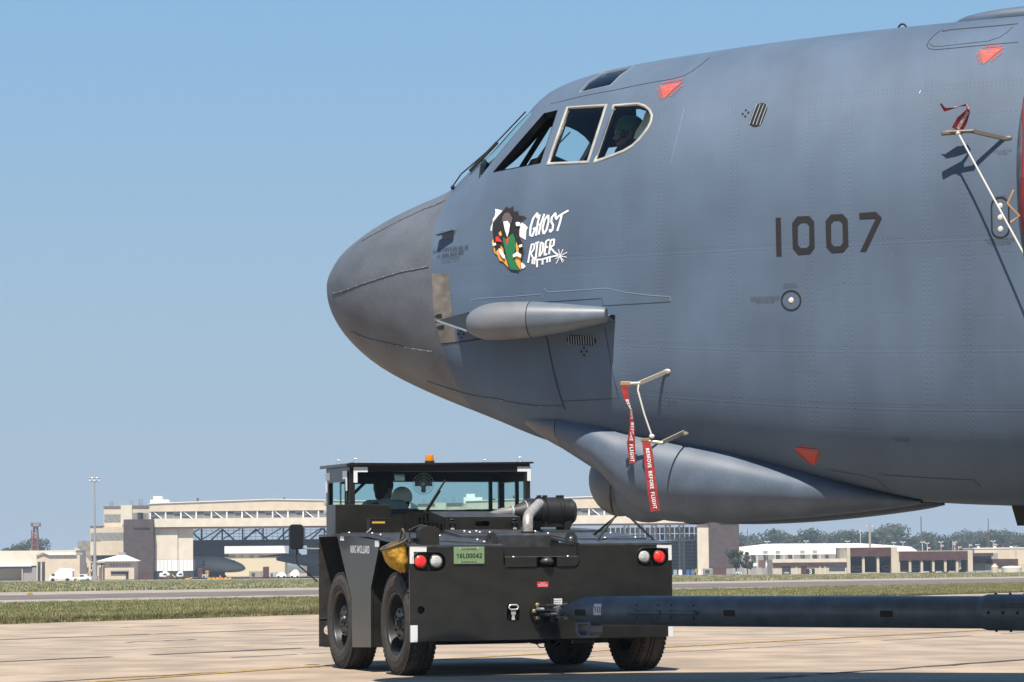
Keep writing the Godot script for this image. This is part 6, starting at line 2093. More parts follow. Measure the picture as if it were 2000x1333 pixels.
func wheel(o: Node3D, x: float, z: float, out: float) -> void:
	var r := 0.475
	var w := 0.27
	var xf := Transform3D(Basis(Vector3(0, 1, 0), Vector3(out, 0, 0), Vector3(0, 0, -out)), Vector3(x, r, z))
	# profile along the axle, y = 0 at the outer face and negative inwards
	var side := [Vector2(0.288, -0.03), Vector2(0.295, -0.005), Vector2(0.31, 0.0), Vector2(0.345, 0.012), Vector2(0.352, 0.012), Vector2(0.40, 0.006), Vector2(0.406, 0.008), Vector2(0.44, -0.008), Vector2(0.462, -0.03), Vector2(0.47, -0.045)]
	var prof := []
	for i in range(side.size() - 1, -1, -1):
		prof.append(Vector2(side[i].x, -w - side[i].y))
	for g in [[0.475, -w + 0.05], [0.475, -w + 0.09], [0.462, -w + 0.092], [0.462, -w + 0.104], [0.475, -w + 0.106], [0.475, -0.142], [0.462, -0.14], [0.462, -0.128], [0.475, -0.126], [0.475, -0.05]]:
		prof.append(Vector2(g[0], g[1]))
	prof.append_array(side.duplicate())
	var head := prof.slice(0, side.size())
	head.reverse()
	var whole := head
	whole.reverse()
	var mid := prof.slice(side.size() - 1, side.size() + 11)
	var tail: Array = side.duplicate()
	tail.reverse()
	var mb := MB.new()
	mb.lathe(whole, xf, 48)
	mb.lathe([prof[side.size() - 1]] + mid, xf, 48, true)
	mb.lathe([Vector2(0.475, -0.05)] + tail, xf, 48)
	var tyre := obj("tyre", mb, M.rubber, o)
	var lugs := MB.new()
	for i in 58:
		var a := TAU * i / 58
		for y in [-0.035, -w + 0.035]:
			var d := Vector3(cos(a), 0, sin(a))
			lugs.box(xf * (d * 0.4585 + Vector3(0, y, 0)), Vector3(0.028, 0.05, 0.032), xf.basis * Basis(d, Vector3.UP, d.cross(Vector3.UP)))
	var tread := obj("tread", lugs, M.tread, tyre)
	tread.set_meta("kind", "stuff")
	var rim := MB.new()
	rim.lathe([Vector2(0.10, -0.19), Vector2(0.235, -0.185), Vector2(0.262, -0.15), Vector2(0.266, -0.03), Vector2(0.278, -0.012), Vector2(0.292, -0.006), Vector2(0.292, -0.03)], xf, 40)
	var rm := obj("rim", rim, M.rim, o)
	var hub := MB.new()
	hub.lathe([Vector2(0.165, -0.19), Vector2(0.155, -0.06), Vector2(0.14, -0.045), Vector2(0.06, -0.045), Vector2(0.055, -0.028), Vector2(0.04, -0.025), Vector2(0.0, -0.025)], xf, 28, true)
	var hb := obj("hub", hub, M.rim, o)
	obj("hub_cap", MB.new().lathe([Vector2(0.036, -0.025), Vector2(0.034, -0.012), Vector2(0.0, -0.011)], xf, 18, true), M.black, hb)
	for i in 6:
		var a := TAU * i / 6
		obj("wheel_nut", MB.new().lathe([Vector2(0.014, -0.046), Vector2(0.014, -0.032), Vector2(0.0, -0.031)], xf * Transform3D(Basis.IDENTITY, Vector3(cos(a), 0, sin(a)) * 0.112), 6, true), M.black, hb)


func lamp(o: Node3D, c: Vector3, m: Material, called: String) -> void:
	var xf := Transform3D(Basis(Vector3.RIGHT, PI / 2), c)
	var b := obj(called, MB.new().lathe([Vector2(0.066, -0.04), Vector2(0.066, 0.012), Vector2(0.06, 0.016), Vector2(0.055, 0.01)], xf, 28, true), M.black, o)
	obj("lens", MB.new().lathe([Vector2(0.056, 0.008), Vector2(0.045, 0.018), Vector2(0.025, 0.023), Vector2(0.0, 0.025)], xf, 28), m, b)
	var ribs := MB.new()
	for i in 3:
		ribs.lathe([Vector2(0.012 + 0.013 * i, 0.0245 - 0.0022 * i), Vector2(0.014 + 0.013 * i, 0.0265 - 0.0022 * i), Vector2(0.016 + 0.013 * i, 0.0235 - 0.0022 * i)], xf, 24)
	obj("lens_ribs", ribs, m, b)


func eye_ring(o: Node3D, c: Vector3) -> void:
	var ring := []
	for i in 17:
		ring.append(c + Vector3(0.022 * cos(TAU * i / 16), 0.036 + 0.026 * sin(TAU * i / 16), 0.008 * cos(TAU * i / 16)))
	var mb := MB.new().tube(ring, 0.006, 6, false)
	mb.lathe([Vector2(0.012, 0.0), Vector2(0.01, 0.012)], at3(c.x, c.y, c.z), 8)
	obj("lifting_eye", mb, M.bolt, o)


func tractor() -> void:
	var o := thing("tow_tractor", "dark olive aircraft tow tractor with glazed cab, seen from behind under the bomber's nose", "tow tractor", Vector3(0.285, 0, -26.0), deg_to_rad(20.0))
	TUG = o.transform
	var p: Material = M.tug
	# tail plate with openings for the lamps, a hole, a pocket for the tow hook and a cut for the lid
	var out := pts([-1.31, 0.32, 1.272, 0.325, 1.272, 1.195, 0.345, 1.19, 0.345, 1.035])
	for i in 5:
		out.append(Vector2(0.29, 1.035) + Vector2(cos(PI / 2 * i / 4), -sin(PI / 2 * i / 4)) * 0.055)
	for i in 5:
		out.append(Vector2(-0.35, 1.035) + Vector2(-sin(PI / 2 * i / 4), -cos(PI / 2 * i / 4)) * 0.055)
	out.append_array(pts([-0.405, 1.185, -1.31, 1.183]))
	var pill_l := pill2(Vector2(-1.125, 1.045), 0.078, 0.086)
	var pill_r := pill2(Vector2(1.075, 1.07), 0.078, 0.086)
	var hole := disc2(Vector2(-1.203, 0.605), 0.036)
	var pocket := rect2(-0.376, 0.496, -0.252, 0.648, 0.02)
	obj("tail_plate", MB.new().prism(out, 0.02, at3(0, 0, 0), [pill_l, pill_r, hole, pocket]), p, o)
	var back := MB.new()
	back.box(Vector3(-1.125, 1.045, -0.06), Vector3(0.36, 0.2, 0.02))
	back.box(Vector3(1.075, 1.07, -0.06), Vector3(0.36, 0.2, 0.02))
	back.box(Vector3(-1.203, 0.605, -0.09), Vector3(0.1, 0.1, 0.02))
	back.box(Vector3(-0.314, 0.572, -0.06), Vector3(0.16, 0.19, 0.02))
	obj("lamp_housing", back, M.black, o)
	for c in [[-1.125, 1.045], [1.075, 1.07]]:
		var a := pill2(Vector2(c[0], c[1]), 0.078, 0.089)
		var b := pill2(Vector2(c[0], c[1]), 0.078, 0.083)
		var mb := MB.new()
		for i in a.size():
			var j := (i + 1) % a.size()
			mb.quad(Vector3(b[i].x, b[i].y, 0.004), Vector3(a[i].x, a[i].y, 0.001), Vector3(a[j].x, a[j].y, 0.001), Vector3(b[j].x, b[j].y, 0.004))
		obj("lamp_bezel", mb, p, o)
	lamp(o, Vector3(-1.203, 1.046, -0.02), M.red_lens, "tail_lamp")
	lamp(o, Vector3(-1.052, 1.045, -0.02), M.clear_lens, "reversing_lamp")
	lamp(o, Vector3(0.995, 1.072, -0.02), M.clear_lens, "reversing_lamp")
	lamp(o, Vector3(1.15, 1.071, -0.02), M.red_lens, "tail_lamp")
	# silver marking tape
	obj("marking_tape", ell(at3(-1.308, 1.18, 0.003), 0.16, 0.155, 0.048), M.tape, o)
	obj("marking_tape", ell(at3(1.27, 1.192, 0.003), 0.15, 0.155, 0.042, -1.0), M.tape, o)
	obj("marking_tape", MB.new().box(Vector3(-1.272, 0.393, 0.002), Vector3(0.068, 0.152, 0.004)), M.tape, o)
	obj("marking_tape", MB.new().box(Vector3(1.25, 0.405, 0.002), Vector3(0.048, 0.16, 0.004)), M.tape, o)
	for q in [[1.285, -2.17], [1.215, -1.02]]:
		obj("marking_tape", MB.new().box(Vector3(-1.302, q[0], q[1]), Vector3(0.004, 0.06, 0.12)), M.tape, o)
	# number plate
	var np := obj("number_plate", MB.new().box(Vector3(-0.741, 1.096, 0.008), Vector3(0.295, 0.155, 0.008), Basis.IDENTITY, 0.003), M.plate, o)
	np.set_meta("label", "green number plate reading 16L00042")
	flat_text("16L00042", 0.042, at3(-0.741, 1.093, 0.0135), M.ink, np, true, 0.98)
	flat_text("U.S. AIR FORCE", 0.0145, at3(-0.741, 1.152, 0.0135), M.ink, np)
	flat_text("FOR OFFICIAL USE ONLY", 0.0115, at3(-0.741, 1.036, 0.0135), M.ink, np)
	for b in [[-0.83, 1.158], [-0.655, 1.158], [-0.83, 1.034], [-0.655, 1.034]]:
		obj("screw", MB.new().ball(Vector3(b[0], b[1], 0.012), Vector3(0.007, 0.007, 0.004), 8), M.bolt, np)
	# small labels on the tail
	var rl := obj("warning_label", MB.new().box(Vector3(-0.024, 0.824, 0.002), Vector3(0.108, 0.05, 0.003)), mat(0.6, 0.03, 0.05, 0.5), o)
	for l in [["CAUTION", 0.836], ["HITCH LOAD LIMIT", 0.823], ["CHECK TOW PIN", 0.81]]:
		flat_text(l[0], 0.008, at3(-0.024, l[1], 0.0045), M.tape, rl)
	var wl := obj("warning_label", MB.new().box(Vector3(0.11, 0.655, 0.002), Vector3(0.11, 0.075, 0.003)), M.tape, o)
	for l in [["MAXIMUM TOW", 0.676], ["DRAWBAR PULL", 0.658], ["SEE MANUAL", 0.64]]:
		flat_text(l[0], 0.009, at3(0.11, l[1], 0.0045), M.ink, wl)
	# latch in its pocket
	var dl := MB.new()
	var loop := []
	for q in pill2(Vector2(-0.314, 0.618), 0.024, 0.021, 6):
		loop.append(Vector3(q.x, q.y, 0.012))
	loop.append(loop[0])
	dl.tube(loop, 0.0085, 8, false)
	dl.box(Vector3(-0.312, 0.572, 0.0), Vector3(0.046, 0.045, 0.02), Basis.IDENTITY, 0.004)
	dl.box(Vector3(-0.314, 0.535, 0.0), Vector3(0.026, 0.05, 0.016), Basis.IDENTITY, 0.004)
	dl.box(Vector3(-0.314, 0.51, 0.0), Vector3(0.032, 0.022, 0.022), Basis.IDENTITY, 0.004)
	obj("tow_pin_latch", dl, mat(0.62, 0.63, 0.62, 0.3, 0.5), o)
	# pintle hitch
	var ht := MB.new()
	ht.prism(pts([-0.15, 0.55, -0.13, 0.5, -0.085, 0.465, -0.03, 0.465, 0.02, 0.52, 0.02, 0.63, -0.03, 0.665, -0.10, 0.66, -0.15, 0.6]), 0.04, at3(0, 0, 0.042))
	ht.box(Vector3(-0.01, 0.628, 0.12), Vector3(0.12, 0.03, 0.2), Basis.IDENTITY, 0.008)
	ht.box(Vector3(-0.01, 0.545, 0.12), Vector3(0.12, 0.03, 0.2), Basis.IDENTITY, 0.008)
	ht.tube([Vector3(0.0, 0.7, 0.17), Vector3(0.0, 0.48, 0.17)], 0.018, 10)
	ht.box(Vector3(0.07, 0.5, 0.05), Vector3(0.08, 0.05, 0.1), Basis.IDENTITY, 0.01)
	var hitch := obj("tow_hitch", ht, M.black, o)
	for b in [[-0.095, 0.637], [-0.128, 0.58], [-0.093, 0.518]]:
		obj("hitch_bolt", MB.new().lathe([Vector2(0.02, 0.0), Vector2(0.02, 0.012), Vector2(0.012, 0.016), Vector2(0.0, 0.017)], Transform3D(Basis(Vector3.RIGHT, PI / 2), Vector3(b[0], b[1], 0.043)), 10, true), mat(0.6, 0.47, 0.22, 0.35, 0.8), hitch)
	obj("hitch_bolt", MB.new().ball(Vector3(0.045, 0.63, 0.22), Vector3.ONE * 0.02, 8), mat(0.6, 0.55, 0.45, 0.35, 0.8), hitch)
	# lid over the trough with the lamp in its notch
	var lid := MB.new()
	lid.prism(rect2(-0.392, 0.987, -0.085, 1.076, 0.0), 0.02, at3(0, 0, 0.012))
	lid.prism(pts([0.12, 0.987, 0.28, 0.987, 0.318, 1.0, 0.332, 1.035, 0.332, 1.076, 0.115, 1.076]), 0.02, at3(0, 0, 0.012))
	lid.quad(Vector3(-0.085, 0.987, 0.012), Vector3(-0.085, 0.987, -0.12), Vector3(-0.085, 1.074, -0.12), Vector3(-0.085, 1.076, 0.012))
	lid.quad(Vector3(0.115, 0.987, -0.12), Vector3(0.12, 0.987, 0.012), Vector3(0.115, 1.076, 0.012), Vector3(0.115, 1.074, -0.12))
	obj("lamp_lid", lid, p, o)
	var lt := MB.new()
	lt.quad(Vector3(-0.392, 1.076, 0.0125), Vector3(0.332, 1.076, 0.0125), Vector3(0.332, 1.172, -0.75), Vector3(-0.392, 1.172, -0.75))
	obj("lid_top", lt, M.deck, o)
	obj("lamp_recess", MB.new().box(Vector3(0.0, 1.02, -0.14), Vector3(0.75, 0.1, 0.03)), M.black, o)
	var dome := MB.new()
	dome.ball(Vector3(0.022, 1.033, -0.01), Vector3(0.066, 0.045, 0.06), 20, Basis.IDENTITY, 0.0, PI / 2)
	dome.lathe([Vector2(0.0, -0.03), Vector2(0.045, -0.03), Vector2(0.066, -0.012), Vector2(0.066, 0.0)], at3(0.022, 1.033, -0.01), 20)
	obj("work_lamp", dome, mat(0.05, 0.047, 0.043, 0.35), o)
	for b in [[-0.31, 0.006], [0.235, -0.02], [0.02, -0.66], [-0.05, -0.24]]:
		bolt(o, Vector3(b[0], 1.0775 - b[1] * 0.1258, b[1]))
	obj("lid_tab", MB.new().box(Vector3(0.0, 1.10, -0.14), Vector3(0.19, 0.012, 0.06), Basis(Vector3.RIGHT, 0.125)), p, o)
	# decks
	var yl := func(z: float) -> float: return 1.19 + 0.088 * minf(-z, 1.25) + 0.02 * maxf(-z - 1.25, 0.0)
	var yr := func(z: float) -> float: return 1.198 + 0.085 * minf(-z, 1.25) + 0.04 * maxf(-z - 1.25, 0.0)
	var yc := func(z: float) -> float: return 1.284 + (-0.75 - z) * (0.118 if z > -1.25 else 0.075) + (0.022 if z <= -1.25 else 0.0)
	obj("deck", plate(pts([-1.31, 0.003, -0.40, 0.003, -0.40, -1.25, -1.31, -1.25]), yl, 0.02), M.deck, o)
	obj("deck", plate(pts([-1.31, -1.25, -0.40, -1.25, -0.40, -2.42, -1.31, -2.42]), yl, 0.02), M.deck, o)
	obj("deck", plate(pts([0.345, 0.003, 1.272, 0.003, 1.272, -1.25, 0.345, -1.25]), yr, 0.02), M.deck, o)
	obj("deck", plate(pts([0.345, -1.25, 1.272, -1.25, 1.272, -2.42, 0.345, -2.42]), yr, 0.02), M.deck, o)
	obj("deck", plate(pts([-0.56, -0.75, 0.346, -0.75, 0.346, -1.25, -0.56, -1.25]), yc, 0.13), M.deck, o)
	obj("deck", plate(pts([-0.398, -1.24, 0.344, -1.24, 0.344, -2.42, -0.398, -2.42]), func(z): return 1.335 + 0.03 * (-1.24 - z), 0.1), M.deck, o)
	obj("trough_wall", MB.new().box(Vector3(0.338, 1.12, -0.375), Vector3(0.012, 0.17, 0.745)), p, o)
	var yl2 := func(z: float) -> float: return yl.call(z) + 0.012
	var yr2 := func(z: float) -> float: return yr.call(z) + 0.012
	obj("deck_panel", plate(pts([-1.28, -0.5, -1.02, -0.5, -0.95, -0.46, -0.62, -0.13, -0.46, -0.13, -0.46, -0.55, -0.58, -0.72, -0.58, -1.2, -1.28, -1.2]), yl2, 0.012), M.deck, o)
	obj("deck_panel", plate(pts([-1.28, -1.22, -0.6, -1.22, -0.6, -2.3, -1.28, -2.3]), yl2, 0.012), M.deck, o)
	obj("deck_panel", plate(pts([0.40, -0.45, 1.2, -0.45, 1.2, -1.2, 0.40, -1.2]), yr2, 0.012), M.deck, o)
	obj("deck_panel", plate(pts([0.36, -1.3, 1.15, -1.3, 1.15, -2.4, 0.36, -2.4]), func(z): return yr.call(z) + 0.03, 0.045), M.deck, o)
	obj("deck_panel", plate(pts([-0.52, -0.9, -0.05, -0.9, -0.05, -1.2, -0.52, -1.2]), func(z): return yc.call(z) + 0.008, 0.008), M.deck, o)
	for b in [[-0.9, -0.42], [-0.52, -0.2], [-0.5, -0.45], [-0.7, -0.95], [-1.2, -0.6], [-1.24, -1.1], [-0.66, -1.3], [-1.2, -1.5], [-0.95, -1.26], [-0.66, -2.0], [-1.25, -2.1]]:
		bolt(o, Vector3(b[0], yl2.call(b[1]), b[1]))
	for b in [[0.45, -0.5], [1.12, -0.52], [0.45, -1.1], [1.1, -1.1], [0.8, -0.5]]:
		bolt(o, Vector3(b[0], yr2.call(b[1]), b[1]))
	for b in [[-0.4, -0.95], [-0.3, -0.95], [-0.2, -0.95], [-0.42, -1.05], [-0.3, -1.05], [0.22, -0.98], [0.28, -1.0]]:
		bolt(o, Vector3(b[0], yc.call(b[1]) + 0.008, b[1]))
	# lifting lugs
	for x in [-0.47, 0.31]:
		var lug := pts([-0.055, 0.0, 0.055, 0.0, 0.055, 0.075, 0.03, 0.115, -0.03, 0.115, -0.055, 0.075])
		obj("lifting_lug", MB.new().prism(lug, 0.032, Transform3D(Basis(Vector3.UP, -0.8), Vector3(x, 1.19, -0.14)), [pill2(Vector2(0, 0.058), 0.002, 0.026)]), p, o)
	# left side: middle panel between the wheel arches, arch walls, front fender
	var side := pts([0.925, 1.245, 2.363, 1.318, 1.9, 0.72, 1.842, 0.69, 1.842, 0.225, 1.234, 0.24, 1.234, 0.795])
	var sx := Transform3D(Basis(Vector3(0, 0, -1), Vector3.UP, Vector3(1, 0, 0)), Vector3(-1.275, 0, 0))
	side = pts([2.363, 1.318, 2.1, 1.312, 0.925, 1.243, 1.228, 0.795, 1.234, 0.24, 1.842, 0.225, 1.86, 0.69])
	obj("side_panel", MB.new().prism(side, 0.025, sx), p, o)
	obj("side_panel", MB.new().prism(side, 0.025, Transform3D(sx.basis, Vector3(1.272, 0, 0))), p, o)
	var nm := flat_text("NMC-WOLLARD", 0.072, Transform3D(Basis(Vector3(0, -0.015, 1).normalized(), Vector3(0, 1, 0.015).normalized(), Vector3.LEFT), Vector3(-1.3025, 1.165, -1.57)), M.tape, o, true, 0.86)
	nm.set_meta("label", "white maker's name on the side panel")
	var arch := MB.new()
	for s in [-1.0, 1.0]:
		arch.box(Vector3(s * 1.12, 0.74, -1.245), Vector3(0.3, 1.0, 0.02))
		arch.box(Vector3(s * 1.12, 0.72, -1.83), Vector3(0.3, 1.0, 0.02))
	obj("arch_wall", arch, p, o)
	var fw := rect2(-1.31, 0.2, -0.95, 1.30)
	obj("front_arch_wall", MB.new().prism(fw, 0.012, at3(0, 0, -2.96), [disc2(Vector2(-1.22, 0.365), 0.042, 18, 0.046)]), M.tug_dull, o)
	obj("front_arch_wall", MB.new().prism(rect2(0.95, 0.2, 1.27, 1.30), 0.012, at3(0, 0, -2.96)), p, o)
	obj("mud_flap_seam", MB.new().box(Vector3(-1.13, 0.485, -2.955), Vector3(0.36, 0.006, 0.012)), M.tape_dull, o)
	var ft := MB.new()
	ft.box(Vector3(-1.2, 1.312, -2.66), Vector3(0.22, 0.02, 0.62))
	ft.box(Vector3(1.16, 1.312, -2.66), Vector3(0.22, 0.02, 0.62))
	obj("front_fender", ft, p, o)
	# frame between the wheels
	var ch := MB.new()
	ch.box(Vector3(0, 0.74, -1.5), Vector3(1.86, 0.86, 2.9))
	ch.box(Vector3(0, 0.62, -3.12), Vector3(1.9, 0.85, 0.35), Basis.IDENTITY, 0.03)
	ch.box(Vector3(-0.02, 1.2, -2.9), Vector3(1.95, 0.3, 0.9))
	obj("chassis", ch, M.under, o)
	var ax := MB.new()
	for z in [-0.5, -2.3]:
		ax.tube([Vector3(-1.05, 0.475, z), Vector3(1.05, 0.475, z)], 0.09, 12)
		ax.ball(Vector3(0.1, 0.46, z), Vector3(0.22, 0.2, 0.22), 14)
	obj("axle", ax, M.black, o)
	var wires := MB.new()
	wires.tube([Vector3(-0.1, 0.36, -0.2), Vector3(0.0, 0.24, -0.15), Vector3(0.12, 0.25, -0.12), Vector3(0.18, 0.31, -0.1)], 0.006, 6)
	obj("hanging_cable", wires, M.black, o)
	wheel(o, -1.29, -0.515, -1.0)
	wheel(o, 1.25, -0.515, 1.0)
	wheel(o, -1.29, -2.31, -1.0)
	wheel(o, 1.25, -2.31, 1.0)
	# engine hood with slots in its flank, latches and hand hole
	var hl := pts([1.25, 1.30, 2.42, 1.30, 2.42, 1.528, 1.683, 1.528, 1.25, 1.466])
	var slots := []
	for i in 5:
		var z := 1.735 + 0.128 * i
		slots.append(pts([z - 0.04, 1.435, z + 0.045, 1.435, z + 0.05, 1.508, z - 0.045, 1.508]))
	for i in 7:
		var z := 1.32 + 0.128 * i
		slots.append(pts([z - 0.04, 1.345 + 0.004 * i, z + 0.045, 1.345 + 0.004 * i, z + 0.05, 1.405 + 0.005 * i, z - 0.045, 1.405 + 0.005 * i]))
	obj("hood_flank", MB.new().prism(hl, 0.006, Transform3D(Basis(Vector3(0, 0, -1), Vector3.UP, Vector3(1, 0, 0)), Vector3(-0.557, 0, 0)), slots), p, o)
	var hood := MB.new()
	hood.prism(rect2(-0.55, 1.30, 0.22, 1.466), 0.006, at3(0, 0, -1.25), [pill2(Vector2(-0.168, 1.402), 0.05, 0.024)])
	var ht2 := MB.new()
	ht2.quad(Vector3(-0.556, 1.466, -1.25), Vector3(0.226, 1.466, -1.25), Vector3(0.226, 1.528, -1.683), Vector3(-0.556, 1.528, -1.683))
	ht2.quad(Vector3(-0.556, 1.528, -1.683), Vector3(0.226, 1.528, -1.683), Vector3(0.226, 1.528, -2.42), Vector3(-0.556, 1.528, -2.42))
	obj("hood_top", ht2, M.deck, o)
	hood.prism(hl, 0.006, Transform3D(Basis(Vector3(0, 0, -1), Vector3.UP, Vector3(1, 0, 0)), Vector3(0.226, 0, 0)))
	obj("engine_hood", hood, p, o)
	obj("engine_block", MB.new().box(Vector3(-0.16, 1.38, -1.85), Vector3(0.6, 0.2, 1.0)), M.black, o)
	for x in [-0.48, 0.155]:
		lt = MB.new()
		lt.box(Vector3(x, 1.395, -1.235), Vector3(0.03, 0.075, 0.03), Basis.IDENTITY, 0.006)
		lt.ball(Vector3(x, 1.44, -1.23), Vector3(0.034, 0.011, 0.02), 10)
		lt.box(Vector3(x, 1.41, -1.23), Vector3(0.065, 0.026, 0.025), Basis.IDENTITY, 0.006)
		obj("hood_latch", lt, M.black, o)
		obj("latch_keeper", MB.new().box(Vector3(x, 1.352, -1.225), Vector3(0.036, 0.018, 0.02), Basis.IDENTITY, 0.004), M.bolt, o)
	# finned box by the storage locker
	var fin := MB.new()
	fin.box(Vector3(-0.99, 1.41, -1.95), Vector3(0.22, 0.11, 0.1))
	for i in 6:
		fin.box(Vector3(-0.99, 1.362 + 0.02 * i, -1.9), Vector3(0.235, 0.009, 0.05))
	var fb := obj("alarm_box", fin, mat(0.03, 0.03, 0.03, 0.5), o)
	obj("yellow_label", MB.new().box(Vector3(-1.02, 1.426, -1.872), Vector3(0.13, 0.018, 0.004)), mat(0.6, 0.36, 0.02, 0.6), fb)
	obj("alarm_lead", MB.new().tube([Vector3(-1.22, 1.33, -1.6), Vector3(-1.15, 1.345, -1.75), Vector3(-1.09, 1.37, -1.9)], 0.007, 6), mat(0.4, 0.4, 0.36, 0.6), o)
	# control box at the tail with its lead and hook
	var cb := pts([-0.09, 0.0, 0.09, 0.0, 0.09, 0.135, 0.058, 0.168, -0.058, 0.168, -0.09, 0.135])
	obj("control_box", MB.new().prism(cb, 0.13, Transform3D(Basis(Vector3.UP, 0.02), Vector3(-1.09, 1.198, -0.07))), mat(0.017, 0.017, 0.016, 0.6), o)
	obj("control_lead", MB.new().tube([Vector3(-1.06, 1.36, -0.2), Vector3(-1.12, 1.375, -0.25), Vector3(-1.19, 1.345, -0.28), Vector3(-1.22, 1.31, -0.28)], 0.01, 8), M.black, o)
	var coil := []
	for i in 40:
		var a := i * 0.7
		coil.append(Vector3(-1.24 + 0.055 * cos(a), 1.222 + 0.0008 * i, -0.2 + 0.055 * sin(a)))
	obj("coiled_lead", MB.new().tube(coil, 0.008, 6), M.black, o)
	var post := MB.new()
	post.tube([Vector3(-1.255, 1.2, -0.16), Vector3(-1.255, 1.31, -0.16)], 0.006, 6)
	post.ball(Vector3(-1.255, 1.325, -0.16), Vector3(0.016, 0.02, 0.016), 8)
	obj("aerial_post", post, M.black, o)
	# exhaust and air cleaner
	var pipe := [Vector3(0.198, 1.28, -0.98), Vector3(0.198, 1.36, -0.98), Vector3(0.2, 1.41, -0.99), Vector3(0.215, 1.45, -1.02), Vector3(0.245, 1.485, -1.07), Vector3(0.32, 1.53, -1.16), Vector3(0.44, 1.595, -1.3)]
	obj("exhaust_pipe", MB.new().tube(pipe, 0.05, 18), mottled(mat(0.62, 0.59, 0.55, 0.36, 0.45), 91, 0.4, 0.8), o)
	obj("exhaust_base", MB.new().lathe([Vector2(0.07, 0.0), Vector2(0.07, 0.012), Vector2(0.05, 0.014)], at3(0.198, 1.31, -0.98), 18, true), M.black, o)
	var cx := Transform3D(Basis(Vector3(0, 1, 0), Vector3(1, 0, 0), Vector3(0, 0, -1)), Vector3(0, 1.52, -1.5))
	var can := MB.new()
	can.lathe([Vector2(0.118, 0.36), Vector2(0.13, 0.38), Vector2(0.132, 0.55), Vector2(0.142, 0.56), Vector2(0.142, 0.74), Vector2(0.125, 0.745), Vector2(0.125, 0.80), Vector2(0.128, 0.84), Vector2(0.105, 0.87), Vector2(0.0, 0.872)], cx, 36, true)
	var air := obj("air_cleaner", can, mat(0.018, 0.018, 0.02, 0.42), o)
	for x in [0.50, 0.56, 0.70, 0.735]:
		var bd := MB.new().lathe([Vector2(0.142, x - 0.011), Vector2(0.149, x - 0.008), Vector2(0.149, x + 0.008), Vector2(0.142, x + 0.011)], cx, 36, true)
		bd.box(Vector3(x, 1.665, -1.47), Vector3(0.03, 0.03, 0.05))
		obj("clamp_band", bd, M.black, air)
	obj("intake_cone", MB.new().lathe([Vector2(0.052, 0.215), Vector2(0.055, 0.25), Vector2(0.105, 0.35), Vector2(0.105, 0.37)], cx, 28), mat(0.03, 0.03, 0.032, 0.55), o)
	for x in [0.225, 0.362]:
		obj("hose_clamp", MB.new().lathe([Vector2(0.056 if x < 0.3 else 0.107, x - 0.012), Vector2(0.06 if x < 0.3 else 0.111, x - 0.01), Vector2(0.06 if x < 0.3 else 0.111, x + 0.01), Vector2(0.056 if x < 0.3 else 0.107, x + 0.012)], cx, 28, true), M.bolt, o)
	obj("intake_hose", MB.new().tube([Vector3(0.05, 1.47, -1.62), Vector3(0.14, 1.51, -1.53), Vector3(0.23, 1.52, -1.5)], 0.05, 14), mat(0.2, 0.2, 0.2, 0.5), o)
	var cl := MB.new()
	for x in [0.45, 0.76]:
		cl.box(Vector3(x, 1.34, -1.5), Vector3(0.06, 0.16, 0.24))
	cl.box(Vector3(0.6, 1.4, -1.5), Vector3(0.42, 0.06, 0.2))
	obj("air_cleaner_cradle", cl, M.black, o)
	# locker beside the cab
	var bx := MB.new()
	bx.box(Vector3(-1.01, 1.462, -2.445), Vector3(0.58, 0.30, 0.08), Basis.IDENTITY, 0.006)
	bx.box(Vector3(-1.23, 1.462, -2.575), Vector3(0.14, 0.30, 0.25), Basis.IDENTITY, 0.006)
	obj("storage_locker", bx, p, o)
	cab(o)
	# mirror on two rods
	var head := Vector3(-1.56, 1.30, -2.9)
	var mr := MB.new()
	mr.prism(rect2(-0.07, -0.125, 0.07, 0.125, 0.035), 0.05, Transform3D(Basis(Vector3.UP, -0.15), head))
	var mirror := obj("wing_mirror", mr, M.black, o)
	var mg := mat(0.05, 0.052, 0.055, 0.05, 0.9)
	obj("mirror_glass", MB.new().prism(rect2(-0.06, -0.113, 0.06, 0.113, 0.03), 0.002, Transform3D(Basis(Vector3.UP, -0.15), head + Vector3(0, 0, 0.003))), mg, mirror)
	obj("mirror_bracket", MB.new().tube([head + Vector3(0.01, -0.12, -0.03), Vector3(-1.552, 1.05, -2.92), Vector3(-1.54, 1.02, -2.92), Vector3(-1.33, 0.852, -2.95)], 0.007, 8), M.black, mirror)
	obj("mirror_bracket", MB.new().tube([head + Vector3(0.06, -0.115, -0.03), Vector3(-1.31, 1.18, -2.95)], 0.007, 8), M.bolt, mirror)


func bolt(o: Node3D, c: Vector3) -> void:
	obj("bolt", MB.new().ball(c, Vector3(0.0135, 0.011, 0.0135), 8, Basis.IDENTITY, 0.0, PI / 2), M.bolt, o)


